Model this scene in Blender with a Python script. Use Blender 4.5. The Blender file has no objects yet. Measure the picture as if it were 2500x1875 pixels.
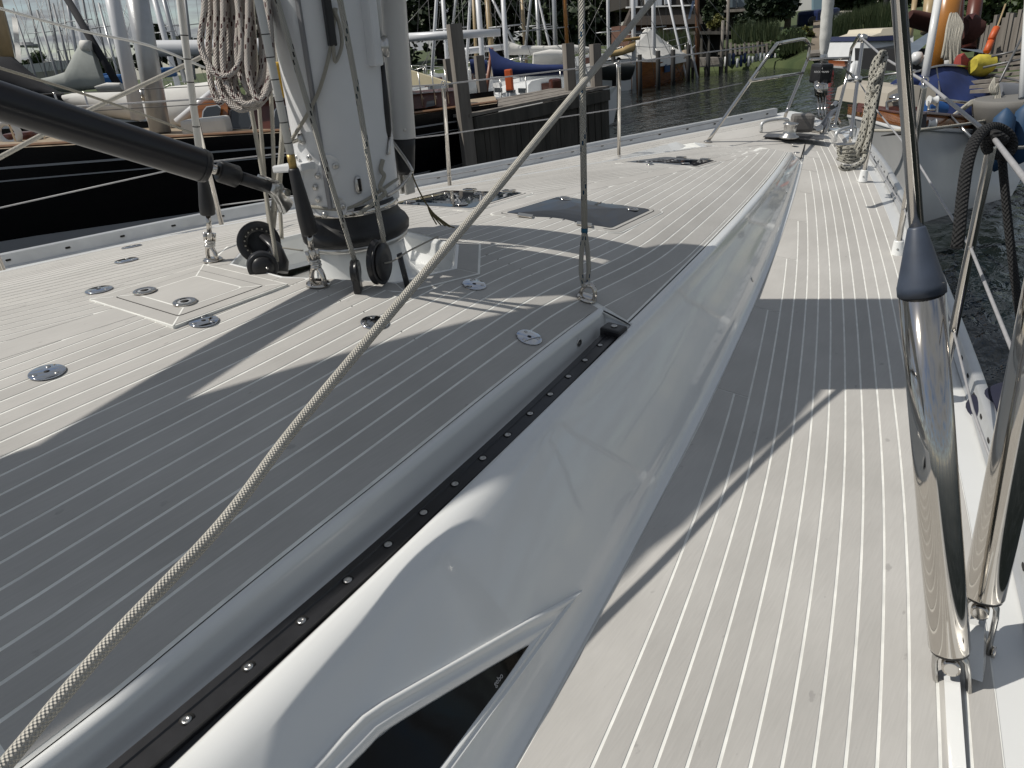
import bpy, bmesh, math, random
import numpy as np
from mathutils import Vector, Matrix
random.seed(7)
SC = bpy.context.scene
COL = SC.collection
R = math.radians
# ------------------------------------------------------------------ camera
# Yacht frame: X starboard, Y bow, Z up, origin at the mast on the side-deck level.  The yacht lists 4 degrees to starboard.
HEEL = Matrix.Rotation(R(4.0), 4, 'Y')
PITCH, ROLL, YAW = R(28.08), R(2.44), R(38.2)
EYE = Vector((1.72, -1.42, 1.10))
_f0 = Vector((-math.sin(YAW), math.cos(YAW), 0)); _r0 = Vector((math.cos(YAW), math.sin(YAW), 0)); _u0 = Vector((0, 0, 1))
_fw = math.cos(PITCH) * _f0 - math.sin(PITCH) * _u0
_dn = -math.sin(PITCH) * _f0 - math.cos(PITCH) * _u0
_ri = _r0 * math.cos(ROLL) + _dn * math.sin(ROLL)
_di = -_r0 * math.sin(ROLL) + _dn * math.cos(ROLL)
FPX = 1733.0
cam_d = bpy.data.cameras.new('camera'); cam = bpy.data.objects.new('camera', cam_d); COL.objects.link(cam)
cam_d.sensor_fit = 'HORIZONTAL'; cam_d.sensor_width = 36.0; cam_d.lens = 36.0 * FPX / 2500.0
cam_d.clip_start = 0.02; cam_d.clip_end = 3000
_m = Matrix(((_ri.x, -_di.x, -_fw.x, EYE.x), (_ri.y, -_di.y, -_fw.y, EYE.y), (_ri.z, -_di.z, -_fw.z, EYE.z), (0, 0, 0, 1)))
cam.matrix_world = HEEL @ _m
SC.camera = cam
RW = (HEEL.to_3x3() @ Matrix(((_ri.x, _di.x, _fw.x), (_ri.y, _di.y, _fw.y), (_ri.z, _di.z, _fw.z))))
EYEW = HEEL @ EYE
# ------------------------------------------------------------------ sky, sun, exposure
SUN_EL = R(52); SUN_DIR = Vector((-0.77, -0.64, 0)).normalized()          # horizontal direction towards the sun
SUN_AZ = math.atan2(SUN_DIR.x, SUN_DIR.y)                                  # clockwise from +Y
world = bpy.data.worlds.new('World'); SC.world = world; world.use_nodes = True
wn = world.node_tree.nodes; wl = world.node_tree.links
for n in list(wn): wn.remove(n)
sky = wn.new('ShaderNodeTexSky'); sky.sky_type = 'NISHITA'; sky.sun_disc = False
sky.sun_elevation = SUN_EL; sky.sun_rotation = SUN_AZ; sky.altitude = 0; sky.air_density = 1.0; sky.dust_density = 0.4; sky.ozone_density = 1.0
tc = wn.new('ShaderNodeTexCoord'); sep = wn.new('ShaderNodeSeparateXYZ'); wl.new(tc.outputs['Generated'], sep.inputs[0])
# clouds: project the view direction on a flat cloud layer
mx = wn.new('ShaderNodeMath'); mx.operation = 'MAXIMUM'; mx.inputs[1].default_value = 0.03; wl.new(sep.outputs['Z'], mx.inputs[0])
addz = wn.new('ShaderNodeMath'); addz.operation = 'ADD'; addz.inputs[1].default_value = 0.12; wl.new(mx.outputs[0], addz.inputs[0])
dx = wn.new('ShaderNodeMath'); dx.operation = 'DIVIDE'; wl.new(sep.outputs['X'], dx.inputs[0]); wl.new(addz.outputs[0], dx.inputs[1])
dy = wn.new('ShaderNodeMath'); dy.operation = 'DIVIDE'; wl.new(sep.outputs['Y'], dy.inputs[0]); wl.new(addz.outputs[0], dy.inputs[1])
cmb = wn.new('ShaderNodeCombineXYZ'); wl.new(dx.outputs[0], cmb.inputs[0]); wl.new(dy.outputs[0], cmb.inputs[1])
cn = wn.new('ShaderNodeTexNoise'); cn.inputs['Scale'].default_value = 1.6; cn.inputs['Detail'].default_value = 9; cn.inputs['Roughness'].default_value = 0.62
wl.new(cmb.outputs[0], cn.inputs['Vector'])
cr = wn.new('ShaderNodeValToRGB'); cr.color_ramp.elements[0].position = 0.36; cr.color_ramp.elements[1].position = 0.56
wl.new(cn.outputs['Fac'], cr.inputs[0])
cc = wn.new('ShaderNodeValToRGB'); cc.color_ramp.elements[0].position = 0.42; cc.color_ramp.elements[0].color = (4.6, 4.75, 4.9, 1)
cc.color_ramp.elements[1].position = 0.78; cc.color_ramp.elements[1].color = (1.6, 1.8, 2.05, 1)
wl.new(cn.outputs['Fac'], cc.inputs[0])
mixs = wn.new('ShaderNodeMixRGB'); wl.new(cr.outputs[0], mixs.inputs[0]); wl.new(sky.outputs[0], mixs.inputs[1]); wl.new(cc.outputs[0], mixs.inputs[2])
bg = wn.new('ShaderNodeBackground'); bg.inputs[1].default_value = 0.080; wl.new(mixs.outputs[0], bg.inputs[0])
wo = wn.new('ShaderNodeOutputWorld'); wl.new(bg.outputs[0], wo.inputs[0])
sl = bpy.data.lights.new('sun', 'SUN'); sl.energy = 3.9; sl.angle = R(0.53); sl.color = (1.0, 0.95, 0.87)
so = bpy.data.objects.new('sun', sl); COL.objects.link(so)
_sd = SUN_DIR * math.cos(SUN_EL) + Vector((0, 0, math.sin(SUN_EL)))
so.rotation_euler = _sd.to_track_quat('Z', 'Y').to_euler(); so.location = (-30, -20, 60)
SC.view_settings.view_transform = 'Standard'; SC.view_settings.look = 'None'; SC.view_settings.gamma = 1; SC.view_settings.exposure = 0.0
SC.view_settings.use_curve_mapping = False
SC.cycles.max_bounces = 8; SC.cycles.glossy_bounces = 4; SC.cycles.transmission_bounces = 4; SC.cycles.transparent_max_bounces = 8
SC.cycles.caustics_reflective = False; SC.cycles.caustics_refractive = False
SC.cycles.use_denoising = True

# ------------------------------------------------------------------ where things stand (measured points turned into places)
def yray(px, py): return _ri * ((px - 1250) / FPX) + _di * ((py - 937.5) / FPX) + _fw
def yz(px, py, z): d = yray(px, py); return EYE + d * ((z - EYE.z) / d.z)
def yy(px, py, y): d = yray(px, py); return EYE + d * ((y - EYE.y) / d.y)
def yx(px, py, x): d = yray(px, py); return EYE + d * ((x - EYE.x) / d.x)
def yd(px, py, t): return EYE + yray(px, py) * t
def wray(px, py): return RW @ Vector(((px - 1250) / FPX, (py - 937.5) / FPX, 1))
def wz(px, py, z): d = wray(px, py); return EYEW + d * ((z - EYEW.z) / d.z)
def wup(p0, px, py):
    d = wray(px, py); w = Vector(p0) - EYEW
    return EYEW + d * ((w.x * d.x + w.y * d.y) / (d.x ** 2 + d.y ** 2))
def wd(px, py, t): return EYEW + wray(px, py) * t
def upright(p0, px, py):
    """the point seen at px,py that stands most nearly above p0"""
    d = yray(px, py); p0 = Vector(p0); w = p0 - EYE
    return EYE + d * ((w.x * d.x + w.y * d.y) / (d.x ** 2 + d.y ** 2))
WATER = -1.2

# ------------------------------------------------------------------ materials
MATS = {}
def mat(name, col, rough=0.5, metal=0.0, var=0.0, vscale=8.0, bump=0.0, bscale=60.0, spec=None, coat=0.0, stretch=None, col2=None, alpha=None, coords='Object', detail=4):
    if name in MATS: return MATS[name]
    m = bpy.data.materials.new(name); m.use_nodes = True; nt = m.node_tree; b = nt.nodes['Principled BSDF']
    b.inputs['Base Color'].default_value = (*col, 1); b.inputs['Roughness'].default_value = rough; b.inputs['Metallic'].default_value = metal
    if spec is not None: b.inputs['Specular IOR Level'].default_value = spec
    if coat: b.inputs['Coat Weight'].default_value = coat; b.inputs['Coat Roughness'].default_value = 0.05
    if var or bump or col2:
        t = nt.nodes.new('ShaderNodeTexCoord'); mp = nt.nodes.new('ShaderNodeMapping'); nt.links.new(t.outputs[coords], mp.inputs[0])
        if stretch: mp.inputs['Scale'].default_value = stretch
    if var or col2:
        nz = nt.nodes.new('ShaderNodeTexNoise'); nz.inputs['Scale'].default_value = vscale; nz.inputs['Detail'].default_value = detail; nt.links.new(mp.outputs[0], nz.inputs['Vector'])
        rp = nt.nodes.new('ShaderNodeValToRGB'); nt.links.new(nz.outputs['Fac'], rp.inputs[0])
        c2 = col2 if col2 else tuple(min(1, c * (1 + var)) for c in col); c1 = col if col2 else tuple(c * (1 - var) for c in col)
        rp.color_ramp.elements[0].color = (*c1, 1); rp.color_ramp.elements[1].color = (*c2, 1); rp.color_ramp.elements[0].position = 0.32; rp.color_ramp.elements[1].position = 0.68
        nt.links.new(rp.outputs[0], b.inputs['Base Color'])
    if bump:
        n2 = nt.nodes.new('ShaderNodeTexNoise'); n2.inputs['Scale'].default_value = bscale; n2.inputs['Detail'].default_value = 5; nt.links.new(mp.outputs[0], n2.inputs['Vector'])
        bp = nt.nodes.new('ShaderNodeBump'); bp.inputs['Strength'].default_value = bump; bp.inputs['Distance'].default_value = 0.01
        nt.links.new(n2.outputs['Fac'], bp.inputs['Height']); nt.links.new(bp.outputs[0], b.inputs['Normal'])
    MATS[name] = m; return m

def rope_mat(name, base, fleck=None, density=0.0, around=8.0, cell=0.006, dirt=0.12):
    """braided rope; UV.x runs round the rope, UV.y along it in metres"""
    if name in MATS: return MATS[name]
    m = bpy.data.materials.new(name); m.use_nodes = True; nt = m.node_tree; b = nt.nodes['Principled BSDF']; N = nt.nodes.new; L = nt.links.new
    b.inputs['Roughness'].default_value = 0.8
    uv = N('ShaderNodeUVMap'); s = N('ShaderNodeSeparateXYZ'); L(uv.outputs[0], s.inputs[0])
    def M(op, a, bb=None):
        n = N('ShaderNodeMath'); n.operation = op
        for i, v in enumerate((a, bb)):
            if v is None: continue
            if isinstance(v, (int, float)): n.inputs[i].default_value = v
            else: L(v, n.inputs[i])
        return n.outputs[0]
    u = M('MULTIPLY', s.outputs[0], around); v = M('DIVIDE', s.outputs[1], cell)
    p = M('ADD', u, v); q = M('SUBTRACT', u, v)
    h = M('ADD', M('SINE', M('MULTIPLY', p, 6.2832)), M('SINE', M('MULTIPLY', q, 6.2832)))
    bp = N('ShaderNodeBump'); bp.inputs['Strength'].default_value = 0.75; bp.inputs['Distance'].default_value = cell * 0.25
    L(h, bp.inputs['Height']); L(bp.outputs[0], b.inputs['Normal'])
    nz = N('ShaderNodeTexNoise'); nz.inputs['Scale'].default_value = 14; nz.inputs['Detail'].default_value = 6
    tcn = N('ShaderNodeTexCoord'); L(tcn.outputs['Object'], nz.inputs['Vector'])
    rp = N('ShaderNodeValToRGB'); L(nz.outputs['Fac'], rp.inputs[0])
    rp.color_ramp.elements[0].color = (*[c * (1 - dirt * 1.6) for c in base], 1); rp.color_ramp.elements[1].color = (*[min(1, c * (1 + dirt)) for c in base], 1)
    # darker valleys between the strands
    hm = M('MULTIPLY', M('ADD', h, 2.0), 0.25)
    val = N('ShaderNodeMixRGB'); val.blend_type = 'MULTIPLY'; val.inputs[0].default_value = 0.28
    cb = N('ShaderNodeCombineXYZ'); L(hm, cb.inputs[0]); L(hm, cb.inputs[1]); L(hm, cb.inputs[2])
    L(rp.outputs[0], val.inputs[1]); L(cb.outputs[0], val.inputs[2])
    out = val.outputs[0]
    if fleck:
        fu = M('MULTIPLY', u, 1.0); fv = M('MULTIPLY', v, 0.5)
        cu = M('FLOOR', fu); cv = M('FLOOR', fv)
        ru = M('FRACT', fu); rv = M('FRACT', fv)
        ins = M('MULTIPLY', M('MULTIPLY', M('GREATER_THAN', ru, 0.16), M('LESS_THAN', ru, 0.86)), M('MULTIPLY', M('GREATER_THAN', rv, 0.12), M('LESS_THAN', rv, 0.82)))
        # helical pairs of coloured tracers
        hl = M('MODULO', M('ADD', M('ADD', M('MULTIPLY', cu, 3.0), M('MULTIPLY', cv, 5.0)), 4000.0), 8.0)
        sel = M('LESS_THAN', hl, density)
        mk = M('MULTIPLY', ins, sel)
        mixc = N('ShaderNodeMixRGB'); L(mk, mixc.inputs[0]); L(out, mixc.inputs[1]); mixc.inputs[2].default_value = (*fleck, 1); out = mixc.outputs[0]
    L(out, b.inputs['Base Color']); MATS[name] = m; return m

# ------------------------------------------------------------------ mesh building
BASE = {}
def fmat(frame): return HEEL if frame == 'y' else Matrix.Identity(4)
def _tag(o, label, cat, group, kind):
    if label: o['label'] = label
    if cat: o['category'] = cat
    if group: o['group'] = group
    if kind: o['kind'] = kind
def thing(name, label, cat, base, frame='y', group=None, kind=None):
    o = bpy.data.objects.new(name, None); COL.objects.link(o); o.empty_display_size = 0.05
    base = Vector(base); o.matrix_world = fmat(frame) @ Matrix.Translation(base)
    BASE[o] = base; _tag(o, label, cat, group, kind); return o
def _root(o):
    while o.parent: o = o.parent
    return o
class MB:
    def __init__(s): s.v = []; s.f = []; s.uv = None; s.sm = []
    def add(s, vs, fs, smooth=False):
        k = len(s.v); s.v += [tuple(v) for v in vs]; s.f += [tuple(i + k for i in f) for f in fs]; s.sm += [smooth] * len(fs); return s
    def box(s, c, size, rz=0.0, M=None):
        c = Vector(c); hx, hy, hz = (q / 2 for q in size); m = M if M else Matrix.Rotation(rz, 3, 'Z')
        vs = [c + m @ Vector((x, y, z)) for x in (-hx, hx) for y in (-hy, hy) for z in (-hz, hz)]
        return s.add(vs, [(0, 1, 3, 2), (4, 6, 7, 5), (0, 4, 5, 1), (2, 3, 7, 6), (0, 2, 6, 4), (1, 5, 7, 3)])
    def bbox(s, c, size, bev=0.004, rz=0.0, M=None):
        """box with chamfered edges"""
        c = Vector(c); h = [q / 2 for q in size]; m = M if M else Matrix.Rotation(rz, 3, 'Z'); b = min(bev, *[q * .45 for q in h])
        bm = bmesh.new(); bmesh.ops.create_cube(bm, size=1)
        for v in bm.verts: v.co = Vector((v.co.x * size[0], v.co.y * size[1], v.co.z * size[2]))
        bmesh.ops.bevel(bm, geom=bm.edges[:], offset=b, segments=2, affect='EDGES', profile=0.6)
        vs = [c + m @ v.co for v in bm.verts]; bm.verts.index_update(); fs = [[v.index for v in f.verts] for f in bm.faces]; bm.free()
        return s.add(vs, fs, False)
    def tube(s, path, r, n=10, caps=True, closed=False, flat=1.0, up=None, twist0=0.0):
        """tube along a polyline; r number or list; UVs are kept when s.uv is a list"""
        P = [Vector(p) for p in path]; m = len(P); rs = r if isinstance(r, (list, tuple)) else [r] * m
        T = []
        for i in range(m):
            a = P[i - 1] if i > 0 else (P[-1] if closed else P[0]); b = P[(i + 1) % m] if (i < m - 1 or closed) else P[-1]
            t = (b - a); T.append(t.normalized() if t.length > 1e-9 else Vector((0, 0, 1)))
        ref = Vector(up) if up else (Vector((0, 0, 1)) if abs(T[0].z) < 0.9 else Vector((1, 0, 0)))
        k = len(s.v); L = 0.0; uvr = []
        nrm = (ref - T[0] * ref.dot(T[0])).normalized()
        for i in range(m):
            if i: L += (P[i] - P[i - 1]).length
            nrm = (nrm - T[i] * nrm.dot(T[i]))
            nrm = nrm.normalized() if nrm.length > 1e-6 else T[i].orthogonal().normalized()
            bn = T[i].cross(nrm)
            for j in range(n):
                a = 2 * math.pi * j / n + twist0
                s.v.append(tuple(P[i] + nrm * (rs[i] * math.cos(a) * flat) + bn * (rs[i] * math.sin(a)))); 
            uvr.append(L)
        rng = range(m if closed else m - 1)
        for i in rng:
            i2 = (i + 1) % m
            for j in range(n):
                j2 = (j + 1) % n
                s.f.append((k + i * n + j, k + i * n + j2, k + i2 * n + j2, k + i2 * n + j)); s.sm.append(True)
                if s.uv is not None:
                    va, vb = uvr[i], (uvr[i2] if i2 > i else uvr[i] + (P[i2] - P[i]).length)
                    s.uv.append(((j / n, va), ((j + 1) / n, va), ((j + 1) / n, vb), (j / n, vb)))
        if caps and not closed:
            s.f.append(tuple(k + j for j in reversed(range(n)))); s.sm.append(False); s.f.append(tuple(k + (m - 1) * n + j for j in range(n))); s.sm.append(False)
            if s.uv is not None: s.uv.append(((0, 0),) * n); s.uv.append(((0, 0),) * n)
        return s
    def lathe(s, prof, c=(0, 0, 0), axis=(0, 0, 1), n=24, smooth=True, sx=1.0, sy=1.0, xdir=None):
        c = Vector(c); ax = Vector(axis).normalized(); q = ax.to_track_quat('Z', 'Y').to_matrix()
        if xdir is not None:
            x = Vector(xdir); x = (x - ax * x.dot(ax)).normalized(); y = ax.cross(x); q = Matrix((x, y, ax)).transposed()
        k = len(s.v)
        for (r, z) in prof:
            for j in range(n):
                a = 2 * math.pi * j / n; s.v.append(tuple(c + q @ Vector((r * math.cos(a) * sx, r * math.sin(a) * sy, z))))
        for i in range(len(prof) - 1):
            for j in range(n):
                j2 = (j + 1) % n; s.f.append((k + i * n + j, k + i * n + j2, k + (i + 1) * n + j2, k + (i + 1) * n + j)); s.sm.append(smooth)
        if prof[0][0] > 1e-6: s.f.append(tuple(k + j for j in reversed(range(n)))); s.sm.append(False)
        if prof[-1][0] > 1e-6: s.f.append(tuple(k + (len(prof) - 1) * n + j for j in range(n))); s.sm.append(False)
        return s
    def prism(s, poly, z0, z1, M=None, c=(0, 0, 0), smooth_side=False):
        """polygon (x,y) extruded from z0 to z1, then rotated by M and moved to c"""
        c = Vector(c); n = len(poly); m = M if M else Matrix.Identity(3)
        vs = [c + m @ Vector((x, y, z0)) for x, y in poly] + [c + m @ Vector((x, y, z1)) for x, y in poly]
        k = len(s.v); s.v += [tuple(v) for v in vs]
        s.f.append(tuple(k + i for i in reversed(range(n)))); s.f.append(tuple(k + n + i for i in range(n))); s.sm += [False, False]
        for i in range(n): s.f.append((k + i, k + (i + 1) % n, k + n + (i + 1) % n, k + n + i)); s.sm.append(smooth_side)
        return s
    def grid(s, rows, smooth=True, flip=False):
        k = len(s.v); m = len(rows); n = len(rows[0])
        for r_ in rows: s.v += [tuple(v) for v in r_]
        for i in range(m - 1):
            for j in range(n - 1):
                q = (k + i * n + j, k + i * n + j + 1, k + (i + 1) * n + j + 1, k + (i + 1) * n + j)
                s.f.append(q[::-1] if flip else q); s.sm.append(smooth)
        return s
    def torus(s, c, axis, R0, r, n=24, m=8):
        c = Vector(c); ax = Vector(axis).normalized(); x = ax.orthogonal().normalized(); y = ax.cross(x)
        return s.tube([c + x * (R0 * math.cos(2 * math.pi * i / n)) + y * (R0 * math.sin(2 * math.pi * i / n)) for i in range(n)], r, m, closed=True, up=ax)
    def build(s, name, m, parent=None, label=None, cat=None, group=None, kind=None, frame='y', base=None, solid=0.0):
        if parent is not None: b = BASE[_root(parent)]
        else:
            if base is None:
                zs = min(v[2] for v in s.v); xs = [v[0] for v in s.v]; ys = [v[1] for v in s.v]
                base = ((min(xs) + max(xs)) / 2, (min(ys) + max(ys)) / 2, zs)
            b = Vector(base)
        me = bpy.data.meshes.new(name); me.from_pydata([(v[0] - b[0], v[1] - b[1], v[2] - b[2]) for v in s.v], [], s.f)
        if s.uv is not None and len(s.uv) == len(s.f):
            ul = me.uv_layers.new(name='UVMap'); i = 0
            for f in s.uv:
                for c in f: ul.data[i].uv = c; i += 1
        me.polygons.foreach_set('use_smooth', s.sm); me.update()
        if m is not None: me.materials.append(m)
        o = bpy.data.objects.new(name, me); COL.objects.link(o)
        if parent is not None: o.parent = parent
        else: o.matrix_world = fmat(frame) @ Matrix.Translation(b); BASE[o] = b
        if label or cat or group or kind: _tag(o, label, cat, group, kind)
        if solid:
            md = o.modifiers.new('s', 'SOLIDIFY'); md.thickness = solid; md.offset = 0
        return o
def rope(path, r, m, name='rope', label=None, cat='rope', parent=None, group=None, frame='y', n=10, **kw):
    b = MB(); b.uv = []; b.tube(path, r, n); return b.build(name, m, parent, label, cat if parent is None else None, group, None, frame)
def spline(pts, n=8):
    """Catmull-Rom through the points"""
    P = [Vector(p) for p in pts]; out = []
    for i in range(len(P) - 1):
        p0 = P[i - 1] if i else P[0] * 2 - P[1]; p1 = P[i]; p2 = P[i + 1]; p3 = P[i + 2] if i + 2 < len(P) else P[-1] * 2 - P[-2]
        for k in range(n):
            t = k / n; out.append(0.5 * ((2 * p1) + (p2 - p0) * t + (2 * p0 - 5 * p1 + 4 * p2 - p3) * t * t + (3 * p1 - p0 - 3 * p2 + p3) * t ** 3))
    out.append(P[-1]); return out
def lerp(a, b, t): return a + (b - a) * t
def interp(tab):
    xs = [p[0] for p in tab]; ys = [p[1] for p in tab]
    # smooth monotone-ish cubic through the table
    def f(x):
        if x <= xs[0]: return ys[0] + (x - xs[0]) * (ys[1] - ys[0]) / (xs[1] - xs[0])
        if x >= xs[-1]: return ys[-1] + (x - xs[-1]) * (ys[-1] - ys[-2]) / (xs[-1] - xs[-2])
        for i in range(len(xs) - 1):
            if x <= xs[i + 1]:
                h = xs[i + 1] - xs[i]; t = (x - xs[i]) / h
                def sl(k):
                    if k == 0: return (ys[1] - ys[0]) / (xs[1] - xs[0])
                    if k == len(xs) - 1: return (ys[-1] - ys[-2]) / (xs[-1] - xs[-2])
                    return (ys[k + 1] - ys[k - 1]) / (xs[k + 1] - xs[k - 1])
                m0, m1 = sl(i) * h, sl(i + 1) * h
                return (2 * t ** 3 - 3 * t * t + 1) * ys[i] + (t ** 3 - 2 * t * t + t) * m0 + (-2 * t ** 3 + 3 * t * t) * ys[i + 1] + (t ** 3 - t * t) * m1
    return f
def frange(a, b, st):
    n = max(1, int(math.ceil((b - a) / st - 1e-6))); return [a + (b - a) * i / n for i in range(n + 1)]
# ================================================================== our yacht: hull, decks, coachroof
from mathutils.bvhtree import BVHTree
def mk(name, col, **k): return mat(name, col, **k)
GEL = mk('white_gelcoat', (0.74, 0.75, 0.74), rough=0.3, var=0.03, vscale=2.5, coat=1.0)
CAULK = mk('white_caulking', (0.79, 0.79, 0.75), rough=0.6, var=0.10, vscale=22, detail=7)
STEEL = mk('polished_steel', (0.58, 0.55, 0.51), rough=0.08, metal=1.0, var=0.03, vscale=20)
STEELB = mk('brushed_steel', (0.55, 0.54, 0.52), rough=0.28, metal=1.0, var=0.08, vscale=60)
ALU = mk('anodised_aluminium', (0.60, 0.61, 0.61), rough=0.38, metal=0.6, var=0.06, vscale=12)
BLACK = mk('black_anodised', (0.018, 0.018, 0.020), rough=0.33, var=0.2, vscale=30, bump=0.02, bscale=200)
RUBBER = mk('black_rubber', (0.012, 0.012, 0.013), rough=0.42, var=0.2, vscale=15)
DARK = mk('dark_gap', (0.015, 0.014, 0.013), rough=0.9)

def plank_material():
    m = bpy.data.materials.new('grey_deck_plank'); m.use_nodes = True; nt = m.node_tree; b = nt.nodes['Principled BSDF']; N = nt.nodes.new; L = nt.links.new
    b.inputs['Roughness'].default_value = 0.72; b.inputs['Specular IOR Level'].default_value = 0.35
    tc = N('ShaderNodeTexCoord'); oi = N('ShaderNodeObjectInfo')
    def noise(scale, st, det=5):
        mp = N('ShaderNodeMapping'); mp.inputs['Scale'].default_value = st; L(tc.outputs['Object'], mp.inputs[0])
        n = N('ShaderNodeTexNoise'); n.inputs['Scale'].default_value = scale; n.inputs['Detail'].default_value = det; L(mp.outputs[0], n.inputs['Vector']); return n.outputs['Fac']
    grain = noise(300, (1, 0.06, 1)); blotch = noise(2.2, (1, 0.6, 1), 6); smear = noise(9, (1, 0.6, 1), 6)
    r1 = N('ShaderNodeValToRGB'); L(blotch, r1.inputs[0]); r1.color_ramp.elements[0].position = 0.3; r1.color_ramp.elements[1].position = 0.72
    r1.color_ramp.elements[0].color = (0.425, 0.412, 0.388, 1); r1.color_ramp.elements[1].color = (0.510, 0.498, 0.474, 1)
    def mul(a, fac, lo, hi, bb):
        r = N('ShaderNodeMapRange'); L(bb, r.inputs[0]); r.inputs[1].default_value = 0.3; r.inputs[2].default_value = 0.7; r.inputs[3].default_value = lo; r.inputs[4].default_value = hi
        c = N('ShaderNodeCombineXYZ'); [L(r.outputs[0], c.inputs[i]) for i in range(3)]
        x = N('ShaderNodeMixRGB'); x.blend_type = 'MULTIPLY'; x.inputs[0].default_value = fac; L(a, x.inputs[1]); L(c.outputs[0], x.inputs[2]); return x.outputs[0]
    c = mul(r1.outputs[0], 1.0, 0.955, 1.03, grain); c = mul(c, 1.0, 0.95, 1.03, smear)
    # scuffs: sparse dark marks
    sc = noise(34, (1, 0.5, 1), 8); rs = N('ShaderNodeValToRGB'); L(sc, rs.inputs[0]); rs.color_ramp.elements[0].position = 0.695; rs.color_ramp.elements[1].position = 0.74
    x = N('ShaderNodeMixRGB'); x.inputs[2].default_value = (0.26, 0.25, 0.24, 1); L(c, x.inputs[1])
    fm = N('ShaderNodeMath'); fm.operation = 'MULTIPLY'; fm.inputs[1].default_value = 0.5; L(rs.outputs[0], fm.inputs[0]); L(fm.outputs[0], x.inputs[0])
    rv = N('ShaderNodeMapRange'); L(oi.outputs['Random'], rv.inputs[0]); rv.inputs[3].default_value = 0.94; rv.inputs[4].default_value = 1.05
    hs = N('ShaderNodeHueSaturation'); L(x.outputs[0], hs.inputs['Color']); L(rv.outputs[0], hs.inputs['Value']); L(hs.outputs[0], b.inputs['Base Color'])
    bp = N('ShaderNodeBump'); bp.inputs['Strength'].default_value = 0.12; bp.inputs['Distance'].default_value = 0.002; L(grain, bp.inputs['Height']); L(bp.outputs[0], b.inputs['Normal'])
    return m
PLANK = plank_material()

B_s = interp([(-2.2, 2.10), (-1.3, 2.02), (-.41, 1.885), (.535, 1.675), (2.05, 1.247), (3.617, .723), (4.5, .36), (5.0, .14)])
B_p = interp([(-2.2, 2.45), (-1.3, 2.30), (-.36, 2.10), (.68, 1.88), (2.0, 1.38), (3.3, .90), (3.97, .62), (4.6, .33), (5.0, .14)])
def zd(x, y):
    b = B_s(y) if x > 0 else B_p(y)
    return 0.005 * max(0, y) ** 2 + 0.05 * (1 - max(-1.15, min(1.15, x / max(b, .05))))
xe_aft = interp([(-2.2, .95), (-1.33, .901), (-1.06, .88), (-.646, .846), (.197, .751)])
def rim_x(y): return (((-0.00073 * y + 0.00546) * y - 0.02271) * y - 0.14215) * y + 0.88864 if y > -1.4 else 1.047 - .13 * (y + 1.4)
def xe_fwd(y): return rim_x(y) - .016
xe_p = interp([(-2.2, 1.45), (-.96, 1.222), (-.627, 1.165), (.21, 1.10), (1.433, .892), (2.819, .643), (3.7, .42)])
def ze_s(y): y = max(-1.25, y); return (((-0.00061 * y + 0.00652) * y - 0.02076) * y - 0.01855) * y + 0.2935
ze_p = interp([(-2.2, .35), (-.62, .34), (.23, .31), (1.44, .25), (2.75, .18), (3.7, .14)])
z_c = interp([(-2.2, .485), (-1, .475), (0, .45), (1, .39), (2, .30), (3, .215), (3.7, .172)])
def xf(y): return ((0.00045 * y - 0.01413) * y - 0.17915) * y + 1.09672 if y > -1 else 1.26 - .155 * (y + 1)
YF = 3.60                                                    # front edge of the coachroof
YN = 0.235                                                   # forward end of the track recess
def zr(x, y):
    if x >= 0: e = x / xe_fwd(y); ze = ze_s(y)
    else: e = -x / xe_p(y); ze = ze_p(y)
    return z_c(y) - (z_c(y) - ze) * e * e
def roof_edge(y): return xe_aft(y) if y < YN else xe_fwd(y)

# mast well outline (octagon in plan)
WELL = [(-.16, -.335), (.075, -.33), (.325, -.15), (.36, .06), (.23, .22), (-.12, .235), (-.29, .06), (-.31, -.18)]
def well_range(y):
    xs = []
    for i in range(len(WELL)):
        (x0, y0), (x1, y1) = WELL[i], WELL[(i + 1) % len(WELL)]
        if y0 == y1: continue
        if min(y0, y1) <= y <= max(y0, y1): xs.append(x0 + (x1 - x0) * (y - y0) / (y1 - y0))
    return (min(xs), max(xs)) if len(xs) > 1 and max(xs) - min(xs) > 1e-4 else None

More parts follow.
